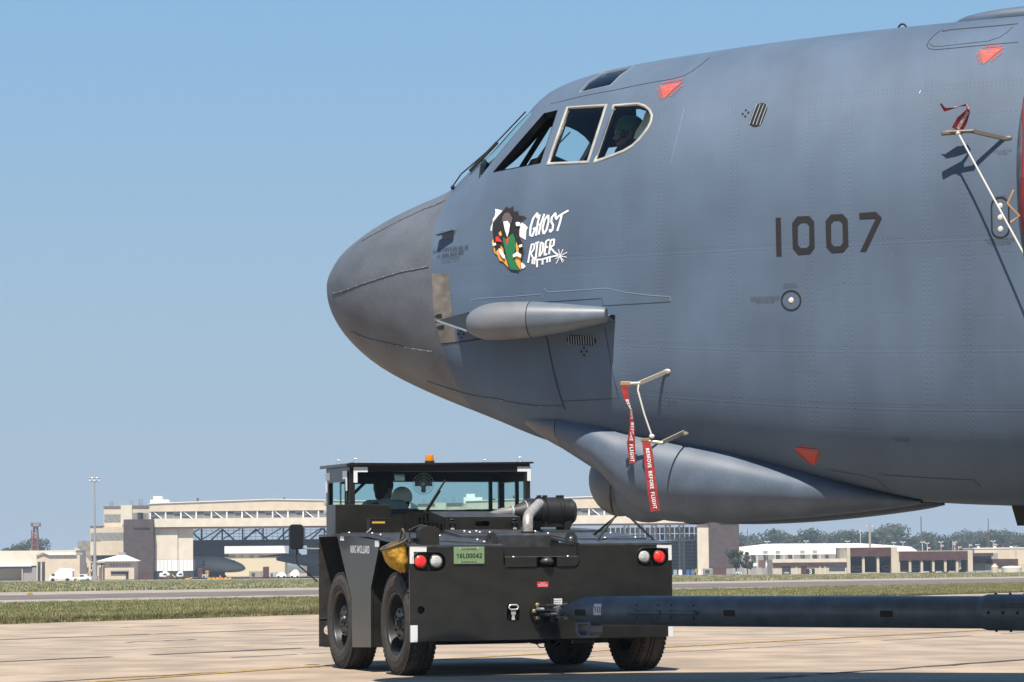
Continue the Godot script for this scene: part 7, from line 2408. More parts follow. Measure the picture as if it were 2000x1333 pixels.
func cab(o: Node3D) -> void:
	var p: Material = M.tug
	var fr := MB.new()
	var x0 := -1.135
	var x1 := 0.782
	for q in [[x0 + 0.03, -2.5], [x1 - 0.03, -2.5], [x0 + 0.03, -3.27], [x1 - 0.03, -3.27]]:
		fr.box(Vector3(q[0], 1.67, q[1]), Vector3(0.06, 0.72, 0.06), Basis.IDENTITY, 0.008)
	fr.box(Vector3((x0 + x1) / 2, 1.985, -2.475), Vector3(x1 - x0 - 0.04, 0.085, 0.03))
	fr.box(Vector3((x0 + x1) / 2, 1.45, -2.5), Vector3(x1 - x0 - 0.12, 0.22, 0.03))
	fr.box(Vector3((x0 + x1) / 2, 1.93, -3.27), Vector3(x1 - x0 - 0.12, 0.14, 0.04))
	fr.box(Vector3((x0 + x1) / 2, 1.44, -3.27), Vector3(x1 - x0 - 0.12, 0.24, 0.04))
	for x in [x0 + 0.02, x1 - 0.02]:
		fr.box(Vector3(x, 1.935, -2.885), Vector3(0.04, 0.17, 0.71))
		fr.box(Vector3(x, 1.42, -2.885), Vector3(0.04, 0.26, 0.71))
	fr.box(Vector3(x1 - 0.02, 1.7, -2.82), Vector3(0.035, 0.4, 0.03))
	fr.box(Vector3(x1 - 0.16, 1.68, -3.24), Vector3(0.035, 0.42, 0.03))
	obj("cab_frame", fr, p, o)
	var inn := MB.new()
	inn.box(Vector3((x0 + x1) / 2, 1.975, -2.88), Vector3(x1 - x0 - 0.1, 0.02, 0.74))
	inn.box(Vector3((x0 + x1) / 2, 1.9, -3.2), Vector3(x1 - x0 - 0.14, 0.075, 0.06))
	inn.box(Vector3((x0 + x1) / 2, 1.34, -2.88), Vector3(x1 - x0 - 0.1, 0.02, 0.74))
	inn.box(Vector3(-0.2, 1.44, -3.18), Vector3(1.5, 0.2, 0.12), Basis.IDENTITY, 0.02)
	obj("cab_lining", inn, M.black, o)
	var roof := MB.new()
	roof.prism(pts([x0 - 0.03, 2.0, x1 + 0.02, 2.026, x1 + 0.02, 2.044, x0 - 0.03, 2.018]), 0.92, at3(0, 0, -2.43))
	obj("cab_roof", roof, p, o)
	obj("roof_gutter", MB.new().bar(Vector3(x0 - 0.035, 2.005, -2.41), Vector3(x0 - 0.035, 2.008, -3.37), 0.02, 0.03), p, o)
	# door with its window
	var door := MB.new()
	var dx := Transform3D(Basis(Vector3(0, 0, -1), Vector3.UP, Vector3(1, 0, 0)), Vector3(x0 + 0.012, 0, 0))
	var flat := Transform3D(Basis(Vector3(0, 0, -1), Vector3.UP, Vector3(-1, 0, 0)), Vector3(x0 - 0.008, 0, 0))
	door.prism(rect2(2.54, 1.35, 3.24, 1.955), 0.02, Transform3D(Basis(Vector3(0, 0, -1), Vector3.UP, Vector3(1, 0, 0)), Vector3(x0 + 0.012, 0, 0)), [rect2(2.60, 1.56, 3.19, 1.845, 0.03)])
	var d := obj("cab_door", door, p, o)
	obj("door_pane", MB.new().prism(rect2(2.60, 1.56, 3.19, 1.845), 0.004, dx), M.cab_glass, d)
	var dh := MB.new()
	dh.box(Vector3(x0 - 0.02, 1.64, -3.26), Vector3(0.03, 0.04, 0.03), Basis.IDENTITY, 0.006)
	dh.box(Vector3(x0 - 0.02, 1.55, -3.26), Vector3(0.03, 0.04, 0.03), Basis.IDENTITY, 0.006)
	obj("door_hinge", dh, M.bolt, d)
	obj("door_bar", MB.new().tube([Vector3(x0 - 0.015, 1.845, -2.56), Vector3(x0 - 0.02, 1.7, -2.55), Vector3(x0 - 0.015, 1.56, -2.56)], 0.008, 6), M.black, d)
	obj("sliding_frame", MB.new().box(Vector3(x0 + 0.03, 1.7, -2.88), Vector3(0.012, 0.29, 0.03)), mat(0.35, 0.36, 0.37, 0.4), d)
	# panes
	var rear := rect2(x0 + 0.06, 1.53, x1 - 0.06, 1.94)
	obj("rear_window", MB.new().prism(rear, 0.004, at3(0, 0, -2.48)), M.cab_glass, o)
	obj("outer_pane", MB.new().prism(rear, 0.002, at3(0, 0, -2.47)), M.clear, o)
	obj("windshield", MB.new().prism(rect2(x0 + 0.06, 1.55, x1 - 0.06, 1.865), 0.004, at3(0, 0, -3.26)), M.cab_glass, o)
	obj("side_window", MB.new().prism(rect2(2.53, 1.55, 3.24, 1.86), 0.004, Transform3D(dx.basis, Vector3(x1 - 0.01, 0, 0))), M.cab_glass, o)
	# tape corners
	obj("marking_tape", ell(at3(-1.095, 1.985, -2.455), 0.145, 0.155, 0.05), M.tape, o)
	obj("marking_tape", ell(at3(0.782, 1.995, -2.455), 0.145, 0.145, 0.05, -1.0), M.tape, o)
	for q in [[3.28, 1.0], [2.5, -1.0]]:
		var e := MB.new()
		var xx := Transform3D(Basis(Vector3(0, 0, q[1]), Vector3.UP, Vector3(-q[1], 0, 0)), Vector3(x0 - 0.011 if q[1] > 0 else x0 - 0.014, 1.95, -q[0]))
		var l := pts([0, 0, 0.15, 0, 0.15, -0.08, 0.05, -0.08, 0.05, -0.2, 0, -0.2])
		e.prism(l, 0.003, xx)
		obj("marking_tape", e, M.tape, o)
	# fittings
	obj("wiper_arm", MB.new().bar(Vector3(-0.13, 1.86, -2.462), Vector3(-0.355, 1.53, -2.462), 0.014, 0.018, Vector3.UP, 0.003), M.black, o)
	obj("wiper_blade", MB.new().bar(Vector3(-0.19, 1.755, -2.468), Vector3(-0.33, 1.55, -2.468), 0.008, 0.03, Vector3.UP, 0.003), M.black, o)
	obj("windshield_wiper", MB.new().bar(Vector3(-0.72, 1.87, -3.25), Vector3(-0.9, 1.7, -3.25), 0.02, 0.03), M.black, o)
	var fan := MB.new()
	var fx := Transform3D(Basis(Vector3.UP, -0.45) * Basis(Vector3.RIGHT, PI / 2), Vector3(-0.30, 1.825, -2.66))
	for k in 10:
		var rr := []
		for i in 7:
			var a := PI * k / 10
			rr.append(fx * Vector3(cos(a) * 0.105 * (i / 3.0 - 1), 0.025 * (1 - pow(i / 3.0 - 1, 2)), sin(a) * 0.105 * (i / 3.0 - 1)))
		fan.tube(rr, 0.0016, 4, false)
	for r in [0.105, 0.075, 0.045]:
		var rr := []
		for i in 25:
			rr.append(fx * Vector3(cos(TAU * i / 24) * r, 0.012 if r < 0.1 else 0.0, sin(TAU * i / 24) * r))
		fan.tube(rr, 0.0025 if r > 0.1 else 0.0018, 4, false)
	var fo := obj("cab_fan", fan, M.bolt, o)
	var bl := MB.new()
	for k in 4:
		bl.box(fx * (Vector3(cos(k * PI / 2), 0, sin(k * PI / 2)) * 0.05 + Vector3(0, -0.01, 0)), Vector3(0.075, 0.004, 0.05), fx.basis * Basis(Vector3.UP, -k * PI / 2) * Basis(Vector3.RIGHT, 0.4))
	bl.lathe([Vector2(0.0, -0.1), Vector2(0.028, -0.1), Vector2(0.028, -0.02), Vector2(0.0, -0.015)], fx, 14)
	bl.tube([Vector3(-0.27, 1.9, -2.76), Vector3(-0.27, 1.97, -2.76)], 0.012, 8)
	obj("fan_blades", bl, mat(0.1, 0.095, 0.085, 0.5), fo)
	obj("cab_mirror", MB.new().box(Vector3(-0.43, 1.9, -3.05), Vector3(0.13, 0.075, 0.02), Basis(Vector3.UP, 0.3), 0.006), mat(0.55, 0.6, 0.6, 0.1, 0.6), o)
	obj("sun_visor", MB.new().box(Vector3(-0.85, 1.87, -3.12), Vector3(0.35, 0.07, 0.015), Basis(Vector3.RIGHT, 0.2), 0.004), mat(0.03, 0.03, 0.03, 0.7), o)
	obj("grab_handle", MB.new().tube([Vector3(0.6, 1.56, -3.2), Vector3(0.6, 1.68, -3.2), Vector3(0.66, 1.68, -3.2)], 0.008, 6), M.black, o)
	var seat := MB.new()
	seat.box(Vector3(-0.7, 1.42, -2.62), Vector3(0.46, 0.3, 0.09), Basis.IDENTITY, 0.03)
	seat.box(Vector3(0.3, 1.42, -2.62), Vector3(0.46, 0.24, 0.09), Basis.IDENTITY, 0.03)
	obj("seat_back", seat, mat(0.012, 0.012, 0.014, 0.6), o)
	obj("interior_lever", MB.new().bar(Vector3(-1.0, 1.56, -2.75), Vector3(-0.75, 1.63, -2.75), 0.04, 0.03), M.black, o)
	var bc := Vector3(-0.278, 2.03, -2.52)
	var bea := obj("beacon_base", MB.new().lathe([Vector2(0.05, 0.0), Vector2(0.048, 0.02), Vector2(0.044, 0.022)], at3(bc.x, bc.y, bc.z), 18, true), M.black, o)
	obj("beacon_lens", MB.new().lathe([Vector2(0.043, 0.02), Vector2(0.043, 0.035), Vector2(0.04, 0.036), Vector2(0.041, 0.055), Vector2(0.038, 0.057), Vector2(0.037, 0.078), Vector2(0.03, 0.083), Vector2(0.0, 0.084)], at3(bc.x, bc.y, bc.z), 20, true), M.amber, bea)
	for c in [Vector3(-1.06, 2.01, -2.5), Vector3(-1.09, 2.012, -3.0), Vector3(0.68, 2.03, -2.5), Vector3(0.55, 2.03, -3.2)]:
		eye_ring(o, c)


# ------------------------------------------------------------------ tow bar, bag, stand, flags, cord, people
func tow_bar() -> void:
	var o := thing("tow_bar", "thick blue-grey tow bar numbered 10 between the tractor's hitch and the bomber", "tow bar", Vector3(0.40, 0.585, -25.8), -atan2(2.55, 3.65))
	var b := mottled(mat(0.19, 0.225, 0.265, 0.38), 95, 1.2, 0.8)
	var dark := mat(0.03, 0.026, 0.024, 0.8)
	var xr := Transform3D(Basis(Vector3(0, 1, 0), Vector3(1, 0, 0), Vector3(0, 0, -1)), Vector3.ZERO)
	var tube_mb := MB.new()
	tube_mb.lathe([Vector2(0.135, 0.36), Vector2(0.135, 10.2)], xr, 36)
	obj("tube", tube_mb, b, o)
	var neck := MB.new()
	neck.lathe([Vector2(0.045, 0.06), Vector2(0.062, 0.12), Vector2(0.105, 0.22), Vector2(0.13, 0.31), Vector2(0.136, 0.36)], xr, 32)
	obj("neck", neck, b, o)
	var fork := MB.new()
	for y in [-0.028, 0.028]:
		fork.box(Vector3(0.04, y, 0), Vector3(0.34, 0.018, 0.06), Basis.IDENTITY, 0.004)
		fork.box(Vector3(0.14, y * 1.9, 0.0), Vector3(0.26, 0.014, 0.09), Basis.IDENTITY, 0.004)
	fork.box(Vector3(0.03, 0.0, 0), Vector3(0.05, 0.1, 0.1), Basis.IDENTITY, 0.01)
	fork.box(Vector3(-0.06, 0.012, 0.0), Vector3(0.16, 0.03, 0.045), Basis.IDENTITY, 0.008)
	var ring := []
	for i in 17:
		ring.append(Vector3(-0.17 + 0.05 * cos(TAU * i / 16), 0.012, 0.05 * sin(TAU * i / 16)))
	fork.tube(ring, 0.018, 8, false)
	obj("tow_eye", fork, b, o)
	for x in [0.12, 0.2]:
		obj("shear_bolt", MB.new().lathe([Vector2(0.0, -0.075), Vector2(0.018, -0.075), Vector2(0.018, 0.07), Vector2(0.0, 0.072)], at3(x - 0.02, 0, 0.02), 10, true), mat(0.4, 0.34, 0.2, 0.4, 0.6), o)
	for q in [[0.33, 0.115], [1.89, 0.115], [3.42, 0.12]]:   # black tape squares on the near flank
		obj("black_patch", bent(q[0] - q[1] / 2, q[0] + q[1] / 2, -0.04, 0.014, 0.137), dark, o)
	var st := obj("number_sticker", bent(0.475, 0.555, -0.035, 0.066, 0.1375), mat(0.72, 0.73, 0.75, 0.5), o)
	flat_text("10", 0.056, Transform3D(Basis(Vector3.BACK, -0.06), Vector3(0.515, 0.016, 0.141)), mat(0.45, 0.02, 0.03, 0.5), st, false, 0.85)
	for h in [[0.86, 1.2], [1.22, 1.57]]:
		var r := MB.new()
		r.tube([Vector3(h[0], -0.012, 0.165), Vector3(h[1], -0.012, 0.165)], 0.014, 10)
		for x in [h[0] + 0.07, h[1] - 0.05]:
			r.box(Vector3(x, -0.006, 0.15), Vector3(0.03, 0.03, 0.04))
		var hd := obj("carrying_handle", r, b, o)
		for x in [h[0] + 0.07, h[1] - 0.05]:
			for y in [-0.055, 0.055]:
				obj("bolt", MB.new().ball(Vector3(x, y, sqrt(0.135 * 0.135 - y * y)), Vector3.ONE * 0.009, 8), M.black, hd)
	var foot := MB.new()
	var u := pts([0.25, -0.1, 0.25, -0.19, 0.27, -0.225, 0.305, -0.24, 0.355, -0.24, 0.39, -0.225, 0.41, -0.19, 0.41, -0.1])
	foot.prism(u, 0.2, at3(0, 0, 0.09), [pts([0.275, -0.12, 0.275, -0.185, 0.29, -0.208, 0.315, -0.218, 0.345, -0.218, 0.37, -0.208, 0.385, -0.185, 0.385, -0.12])])
	obj("jockey_socket", foot, b, o)
	var sl := MB.new()
	sl.lathe([Vector2(0.136, 4.24), Vector2(0.15, 4.3), Vector2(0.15, 5.0), Vector2(0.136, 5.05)], xr, 36, true)
	var slv := obj("sleeve", sl, b, o)
	for k in 3:
		for a in [0.0, PI / 2, PI, -PI / 2]:
			var c := Vector3(4.36 + 0.13 * k, 0.148 * sin(a), 0.148 * cos(a))
			obj("bolt", MB.new().ball(c, Vector3.ONE * 0.015, 8), dark, slv)
	flat_text("CAUTION SHEAR BOLT BUSHING DRIVE", 0.012, Transform3D(Basis(Vector3.RIGHT, -0.45), Vector3(4.62, 0.068, 0.138)), M.ink, slv, false)
	flat_text("MODEL OF PART / SERIAL OF UNIT", 0.012, Transform3D(Basis(Vector3.RIGHT, -0.30), Vector3(4.6, 0.046, 0.1455)), M.ink, slv, false)
	var gear_end := MB.new()
	gear_end.box(Vector3(10.25, 0, 0), Vector3(0.2, 0.12, 0.5), Basis.IDENTITY, 0.03)
	obj("gear_fork", gear_end, b, o)


func bent(x0: float, x1: float, y0: float, y1: float, r: float) -> MB:   # a sheet wrapped on the tube's near flank
	var rows := []
	for i in 7:
		var y := lerpf(y0, y1, i / 6.0)
		var z := sqrt(r * r - y * y)
		rows.append(PackedVector3Array([Vector3(x0, y, z), Vector3(x1, y, z)]))
	return MB.new().skin(rows, false, true)


func yellow_bag() -> void:
	var at := TUG * Vector3(-1.40, 1.11, -0.2)
	var o := thing("canvas_bag", "grimy yellow canvas bag hanging open over the tractor's left rear wheel", "bag", at, deg_to_rad(20.0))
	var cloth := mottled(mat(0.78, 0.44, 0.04, 0.75), 97, 0.3, 0.66, 0.85, 0.3)
	var rows := []
	var hem := []
	for i in 12:
		var v := i / 11.0
		var row := PackedVector3Array()
		for j in 28:
			var a := TAU * j / 28
			var r := lerpf(0.112, 0.085, v) if v < 0.7 else lerpf(0.0905, 0.02, pow((v - 0.7) / 0.3, 1.4))
			r *= 1.0 + 0.09 * sin(a * 3 + v * 5) * v + 0.07 * sin(a * 5 - v * 9) * v
			var c := Vector3(0.03 * v + 0.05 * v * v, 0.09 - 0.25 * v, 0.03 * v)
			var tilt := (1.0 - v) * 0.42
			row.append(c + Vector3(cos(a) * r, cos(a) * r * tilt + 0.012 * sin(a * 4 + v * 7) * v, sin(a) * r * 1.25))
		rows.append(row)
		if i == 0:
			for q in row:
				hem.append(q)
			hem.append(row[0])
	obj("bag_cloth", MB.new().skin(rows, true, false), cloth, o)
	var liner := []
	for row in rows.slice(0, 8):
		var r2 := PackedVector3Array()
		for q in row:
			r2.append(q * Vector3(0.93, 1, 0.93) - Vector3(0, 0.004, 0))
		liner.append(r2)
	obj("bag_lining", MB.new().skin(liner, true, true), mat(0.25, 0.14, 0.02, 0.8), o)
	obj("bag_hem", MB.new().tube(hem, 0.011, 8, false), mat(0.09, 0.09, 0.085, 0.7), o)
	obj("bag_strap", MB.new().tube([Vector3(0.1, 0.13, 0.03), Vector3(0.095, 0.19, 0.05), Vector3(0.07, 0.23, 0.06), Vector3(0.1, 0.22, -0.05), Vector3(0.085, 0.1, -0.08)], 0.011, 8), mat(0.12, 0.1, 0.06, 0.8), o)


func tripod() -> void:
	var o := thing("tripod_stand", "thin black tripod stand on the tractor's rear deck beneath the bomber's chin", "stand", TUG * Vector3(0.98, 1.25, -0.45), deg_to_rad(20.0))
	var top := Vector3(0.0, 0.27, -0.06)
	for f in [Vector3(-0.33, -0.03, 0.1), Vector3(-0.14, 0.03, -0.45), Vector3(0.28, -0.03, 0.08)]:
		var a: Vector3 = top + Vector3(f.x * 0.12, -0.03, 0)
		var leg := MB.new().tube([f, f.lerp(a, 0.6), a], [0.012, 0.011, 0.009], 8)
		leg.ball(f, Vector3(0.02, 0.012, 0.02), 8)
		obj("leg", leg, M.black, o)
	obj("stand_head", MB.new().lathe([Vector2(0.0, -0.04), Vector2(0.05, -0.04), Vector2(0.05, 0.0), Vector2(0.03, 0.05), Vector2(0.0, 0.06)], at3(top.x, top.y, top.z), 16, true), M.black, o)


func ribbon(o: Node3D, line: Array, w: Array, twist: Array, words: String, along: float, size: float) -> void:   # a cloth streamer in world space that hangs along a line
	var rows := []
	var n := line.size()
	var fr := []
	for i in n:
		var d: Vector3 = (line[mini(i + 1, n - 1)] - line[maxi(i - 1, 0)]).normalized()
		var side := Vector3(cos(twist[i]), 0, -sin(twist[i]))
		side = (side - d * side.dot(d)).normalized()
		rows.append(PackedVector3Array([line[i] - side * w[i], line[i] + side * w[i]]))
		fr.append([d, side])
	var m := mottled(mat(0.48, 0.035, 0.04, 0.75), 99, 0.4, 0.75)
	var mb := MB.new().skin(rows, false, true)
	var bk := []
	for i in n:
		var nn: Vector3 = fr[i][1].cross(fr[i][0]).normalized() * 0.002
		bk.append(PackedVector3Array([rows[i][0] - nn, rows[i][1] - nn]))
	mb.skin(bk, false, false)
	obj("streamer_cloth", mb, m, o)
	var len := 0.0
	var cum := [0.0]
	for i in n - 1:
		len += line[i].distance_to(line[i + 1])
		cum.append(len)
	var tx := text_tris(words, size, "Droid Sans", true)
	var tm := MB.new()
	for i in range(0, tx.size(), 3):
		var q := []
		for k in 3:
			var s := clampf(along + tx[i + k].x, 0.0, len)
			var j := 0
			while j < n - 2 and cum[j + 1] < s:
				j += 1
			var f: float = (s - cum[j]) / (cum[j + 1] - cum[j])
			var c: Vector3 = line[j].lerp(line[j + 1], f)
			var sd: Vector3 = fr[j][1].lerp(fr[j + 1][1], f).normalized()
			var dd: Vector3 = fr[j][0].lerp(fr[j + 1][0], f).normalized()
			q.append(c + sd * tx[i + k].y + sd.cross(dd).normalized() * (0.005 if sd.cross(dd).z > 0 else -0.005))
		var nrm: Vector3 = fr[0][1].cross(fr[0][0])
		if (q[1] - q[0]).cross(q[2] - q[0]).dot(nrm) < 0:
			tm.tri(q[0], q[2], q[1])
		else:
			tm.tri(q[0], q[1], q[2])
	obj("lettering", tm, M.tape, o)


func tip_of(t: float, f: float, aft: float, up: float, aft2: float, up2: float, out2: float) -> Array:   # elbow and tip of a pitot head, in world space
	var nrm := hull_n(t, f)
	var bend := on(t, f, -0.02) + Vector3(aft * 0.78, up, 0) + nrm * 0.2 + Vector3(0, 0, out2)
	return [BOMB * bend, BOMB * (bend + Vector3(aft2, up2, 0.02))]


func streamers() -> void:
	var tan_c := mat(0.34, 0.26, 0.13, 0.85)
	var cord_m := mat(0.62, 0.62, 0.6, 0.8)
	var a := tip_of(5.86, 0.3719, -0.30, 0.0, -0.20, 0.0, 0.0)
	var b := tip_of(3.263, 0.6584, -0.2, -0.07, -0.11, 0.0, 0.0)
	var c := tip_of(3.356, 0.7384, -0.12, 0.02, -0.12, 0.02, 0.12)
	# covers slipped over the heads, each with its streamer
	var o := thing("pitot_cover_streamer", "red streamer lettered in white below the middle probe, hanging from its tan cover", "streamer")
	var e: Vector3 = b[1]
	obj("probe_cover", MB.new().bar(e + Vector3(-0.03, 0, 0), e + Vector3(0.06, 0, 0.0), 0.035, 0.036, Vector3.UP, 0.008), tan_c, o)
	ribbon(o, [e + Vector3(0.0, -0.01, 0.02), e + Vector3(0.015, -0.12, 0.03), e + Vector3(0.045, -0.2, 0.03), e + Vector3(0.055, -0.32, 0.035), e + Vector3(0.045, -0.45, 0.03), e + Vector3(0.055, -0.6, 0.03)], [0.028, 0.022, 0.013, 0.022, 0.032, 0.026], [0.2, 0.5, 1.1, 0.6, 0.3, 0.3], "REMOVE  BEFORE  FLIGHT", 0.35, 0.028)
	var first := o
	o = thing("pitot_cover_streamer", "red streamer lettered in white hanging lowest, from the probe over the chin fairing", "streamer")
	var g: Vector3 = c[1]
	obj("probe_cover", MB.new().bar(g + Vector3(-0.03, 0, 0), g + Vector3(0.05, 0.005, 0.0), 0.03, 0.03, Vector3.UP, 0.008), mat(0.22, 0.17, 0.1, 0.85), o)
	ribbon(o, [g + Vector3(0.005, -0.01, 0.02), g + Vector3(0.02, -0.1, 0.03), g + Vector3(0.035, -0.25, 0.03), g + Vector3(0.05, -0.4, 0.03), g + Vector3(0.07, -0.53, 0.025)], [0.03, 0.036, 0.036, 0.036, 0.036], [0.15, 0.1, 0.05, 0.1, 0.1], "REMOVE  BEFORE  FLIGHT", 0.28, 0.027)
	o = thing("pitot_cover_streamer", "red streamer blown upwards in a loop above the highest probe, at the right edge", "streamer")
	var third := o
	var h: Vector3 = a[1]
	obj("probe_cover", MB.new().bar(h + Vector3(-0.02, -0.01, 0), h + Vector3(0.14, 0.0, 0.0), 0.035, 0.03, Vector3.UP, 0.008), mat(0.16, 0.15, 0.12, 0.85), o)
	var q := h + Vector3(0.09, 0.01, 0.02)
	ribbon(o, [q, q + Vector3(0.04, 0.07, 0.01), q + Vector3(0.085, 0.14, 0.02), q + Vector3(0.075, 0.185, 0.01), q + Vector3(0.0, 0.17, -0.01), q + Vector3(-0.08, 0.155, -0.02), q + Vector3(-0.11, 0.2, -0.02)], [0.045, 0.045, 0.028, 0.025, 0.026, 0.022, 0.006], [0.3, 0.3, 0.9, 1.6, 2.4, 2.6, 2.6], "REMOVE  BEFORE", 0.16, 0.026)
	# white cords
	o = first
	var d0: Vector3 = b[0] + Vector3(-0.01, -0.05, 0.02)
	var d1: Vector3 = c[1] + Vector3(0.05, 0.03, 0.02)
	obj("cord", MB.new().tube([b[0], d0, d0.lerp(d1, 0.5) + Vector3(-0.005, -0.005, 0), d1], 0.0075, 6), cord_m, o)
	obj("knot", MB.new().ball(d1, Vector3(0.022, 0.018, 0.018), 8), cord_m, o)
	o = third
	var s0: Vector3 = a[1] + Vector3(0.1, -0.01, 0.02)
	var s1 := BOMB * Vector3(6.1, 3.0, 1.75)
	obj("cord", MB.new().tube([s0, s0.lerp(s1, 0.5), s1], 0.0075, 6), cord_m, o)
	obj("knot", MB.new().ball(s0, Vector3(0.02, 0.02, 0.02), 8), cord_m, o)
	# cover on the engine intake at the right edge
	o = thing("engine_cover", "round grey engine cover with a dark red rim at the right edge", "cover", Vector3.ZERO)
	var ring := []
	for i in 41:
		var t := TAU * i / 40
		ring.append(BOMB * Vector3(6.40 + 0.01 * sin(t * 5), 3.35 + 0.665 * sin(t), 4.0 + 0.665 * cos(t)))
	obj("cover_rim", MB.new().tube(ring, 0.02, 8, false), mat(0.22, 0.015, 0.03, 0.7), o)
	var face := MB.new()
	face.ball(BOMB * Vector3(6.39, 3.35, 4.0), Vector3(0.09, 0.65, 0.65), 32, BOMB.basis)
	obj("cover_face", face, mottled(mat(0.14, 0.16, 0.19, 0.7), 102, 0.8, 0.7), o)
	obj("drawstring", MB.new().tube([BOMB * Vector3(6.34, 3.28, 4.68), BOMB * Vector3(6.30, 3.2, 4.7), BOMB * Vector3(6.37, 3.12, 4.69), BOMB * Vector3(6.32, 3.08, 4.7)], 0.009, 6), mat(0.4, 0.25, 0.15, 0.8), o)


func person_head(c: Vector3, yaw: float, hair: Material, skin_m: Material, o: Node3D, big := 1.0) -> void:   # faces -z when yaw is 0
	var b := Basis(Vector3.UP, yaw)
	var f := func(x: float, y: float, z: float) -> Vector3: return c + b * (Vector3(x, y, z) * big)
	var bones := [[f.call(0, 0.03, 0.02), f.call(0, 0.035, -0.02), 0.078, 0.075], [f.call(0, -0.03, -0.035), f.call(0, -0.085, -0.06), 0.058, 0.032], [f.call(0, -0.01, -0.09), f.call(0, -0.032, -0.108), 0.01, 0.013], [f.call(-0.077, 0.01, 0.012), f.call(-0.082, -0.025, 0.008), 0.014, 0.01], [f.call(0.077, 0.01, 0.012), f.call(0.082, -0.025, 0.008), 0.014, 0.01], [f.call(-0.03, 0.022, -0.085), f.call(0.03, 0.022, -0.085), 0.014, 0.014], [f.call(-0.018, -0.062, -0.085), f.call(0.018, -0.062, -0.085), 0.009, 0.009], [f.call(0, -0.05, 0.01), f.call(0, -0.15, 0.03), 0.052, 0.055]]
	obj("head", body(bones, 0.008, 0.02), skin_m, o)
	for s in [-1.0, 1.0]:
		obj("eye", MB.new().ball(f.call(s * 0.03, 0.005, -0.086), Vector3.ONE * 0.0105, 8), M.black, o)
	var hb := [[f.call(0, 0.05, 0.03), f.call(0, 0.055, -0.03), 0.085, 0.078], [f.call(0, 0.0, 0.05), f.call(0, -0.05, 0.06), 0.072, 0.052], [f.call(-0.05, 0.04, 0.0), f.call(-0.06, -0.01, 0.012), 0.03, 0.02], [f.call(0.05, 0.04, 0.0), f.call(0.06, -0.01, 0.012), 0.03, 0.02]]
	obj("hair", body(hb, 0.008, 0.02), hair, o)


func hand(o: Node3D, wrist: Vector3, dir: Vector3, palm: Vector3, skin_m: Material) -> void:
	var d := dir.normalized()
	var x := d.cross(palm).normalized()
	var n := x.cross(d)
	var bones := [[wrist, wrist + d * 0.045, 0.024, 0.03], [wrist + d * 0.04 - x * 0.02, wrist + d * 0.08 - x * 0.02, 0.016, 0.014], [wrist + d * 0.04 + x * 0.02, wrist + d * 0.08 + x * 0.02, 0.016, 0.014]]
	for i in 4:
		var k := (i - 1.5) * 0.02
		var l: float = [0.032, 0.04, 0.038, 0.028][i]
		var a := wrist + d * 0.09 + x * k
		var m := a + d * l + n * 0.01
		bones.append([a, m, 0.0095, 0.009])
		bones.append([m, m + d * l * 0.5 + n * 0.028, 0.009, 0.008])
	bones.append([wrist + d * 0.03 - x * 0.03, wrist + d * 0.065 - x * 0.055 + n * 0.012, 0.012, 0.01])
	bones.append([wrist + d * 0.065 - x * 0.055 + n * 0.012, wrist + d * 0.095 - x * 0.05 + n * 0.03, 0.0095, 0.008])
	obj("hand", body(bones, 0.006, 0.008), skin_m, o)


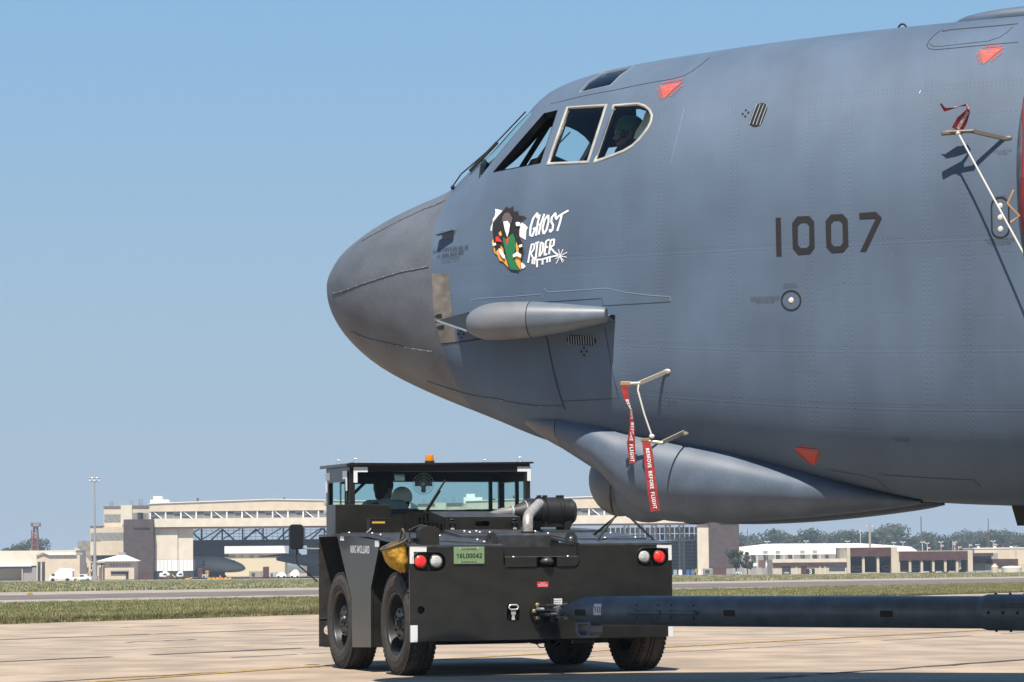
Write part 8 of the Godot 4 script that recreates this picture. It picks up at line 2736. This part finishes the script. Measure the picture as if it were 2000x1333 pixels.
func sitter(called_label: String, at: Vector3, turn: float, head_yaw: float, shirt: Material, hair: Material, skin_m: Material, big := 1.0) -> Node3D:   # seated, at = hip point; faces -z
	var o := thing("person", called_label, "person", at, turn)
	o.scale = Vector3.ONE * big
	var torso := [[Vector3(0, 0.02, 0), Vector3(0, 0.32, -0.01), 0.14, 0.15], [Vector3(-0.15, 0.44, 0), Vector3(0.15, 0.44, 0), 0.078, 0.078], [Vector3(0, 0.3, 0), Vector3(0, 0.47, 0.0), 0.15, 0.075]]
	var legs := []
	for s in [-1.0, 1.0]:
		torso.append([Vector3(s * 0.18, 0.43, 0), Vector3(s * 0.23, 0.18, -0.06), 0.062, 0.05])
		torso.append([Vector3(s * 0.23, 0.18, -0.06), Vector3(s * 0.15, 0.1, -0.24), 0.048, 0.036])
		legs.append([Vector3(s * 0.1, 0.0, 0), Vector3(s * 0.13, 0.02, -0.42), 0.09, 0.06])
		legs.append([Vector3(s * 0.13, 0.02, -0.42), Vector3(s * 0.13, -0.36, -0.38), 0.058, 0.04])
		legs.append([Vector3(s * 0.13, -0.38, -0.36), Vector3(s * 0.14, -0.4, -0.52), 0.045, 0.04])
		hand(o, Vector3(s * 0.15, 0.1, -0.25), Vector3(-s * 0.2, -0.1, -1), Vector3(0, -1, 0), skin_m)
	obj("shirt", body(torso, 0.018, 0.05), shirt, o)
	obj("trousers", body(legs, 0.022, 0.04), mat(0.03, 0.035, 0.05, 0.85), o)
	person_head(Vector3(0, 0.615, -0.02), head_yaw, hair, skin_m, o)
	return o


func people() -> void:
	var skin_m := mat(0.28, 0.15, 0.095, 0.6)
	var dark_hair := mat(0.012, 0.009, 0.008, 0.7)
	var turn := deg_to_rad(20.0)
	# driver: the back of a dark head turned to the right, grey shirt
	sitter("person with dark hair and grey shirt driving the tow tractor, face turned right", TUG * Vector3(-0.655, 1.15, -2.84), turn, -1.05, mat(0.34, 0.37, 0.38, 0.85), dark_hair, skin_m)
	# passenger ahead of the driver, white cap
	var o := sitter("person in a white cap sitting beyond the driver in the tractor's cab", TUG * Vector3(-0.40, 1.09, -3.06), turn, 0.3, mat(0.3, 0.36, 0.38, 0.85), dark_hair, skin_m, 0.95)
	var cap := MB.new()
	cap.ball(Vector3(0, 0.645, 0.0), Vector3(0.112, 0.112, 0.125), 22, Basis.IDENTITY, 0.0, PI * 0.66)
	cap.ball(Vector3(0.05, 0.60, -0.1), Vector3(0.085, 0.014, 0.08), 14)
	obj("white_cap", cap, mat(0.78, 0.8, 0.78, 0.7), o)
	# crew member behind the rear cockpit window
	var w := sitter("person in a dark green cap seated behind the bomber's curved rear cockpit window", BOMB * Vector3(2.78, 3.78, 0.62), -deg_to_rad(18.0) + PI / 2, 0.5, mat(0.02, 0.025, 0.022, 0.85), dark_hair, skin_m, 1.0)
	obj("green_cap", MB.new().ball(Vector3(0, 0.665, 0.0), Vector3(0.118, 0.105, 0.125), 20, Basis.IDENTITY, 0.0, PI * 0.62), mat(0.01, 0.09, 0.045, 0.7), w)
	var hs := MB.new()
	hs.ball(Vector3(0.1, 0.605, -0.03), Vector3(0.025, 0.035, 0.03), 10)
	hs.ball(Vector3(-0.1, 0.605, -0.03), Vector3(0.025, 0.035, 0.03), 10)
	hs.tube([Vector3(-0.1, 0.575, -0.05), Vector3(-0.05, 0.535, -0.13), Vector3(0.0, 0.525, -0.14)], 0.006, 6)
	obj("headset", hs, mat(0.03, 0.03, 0.03, 0.6), w)
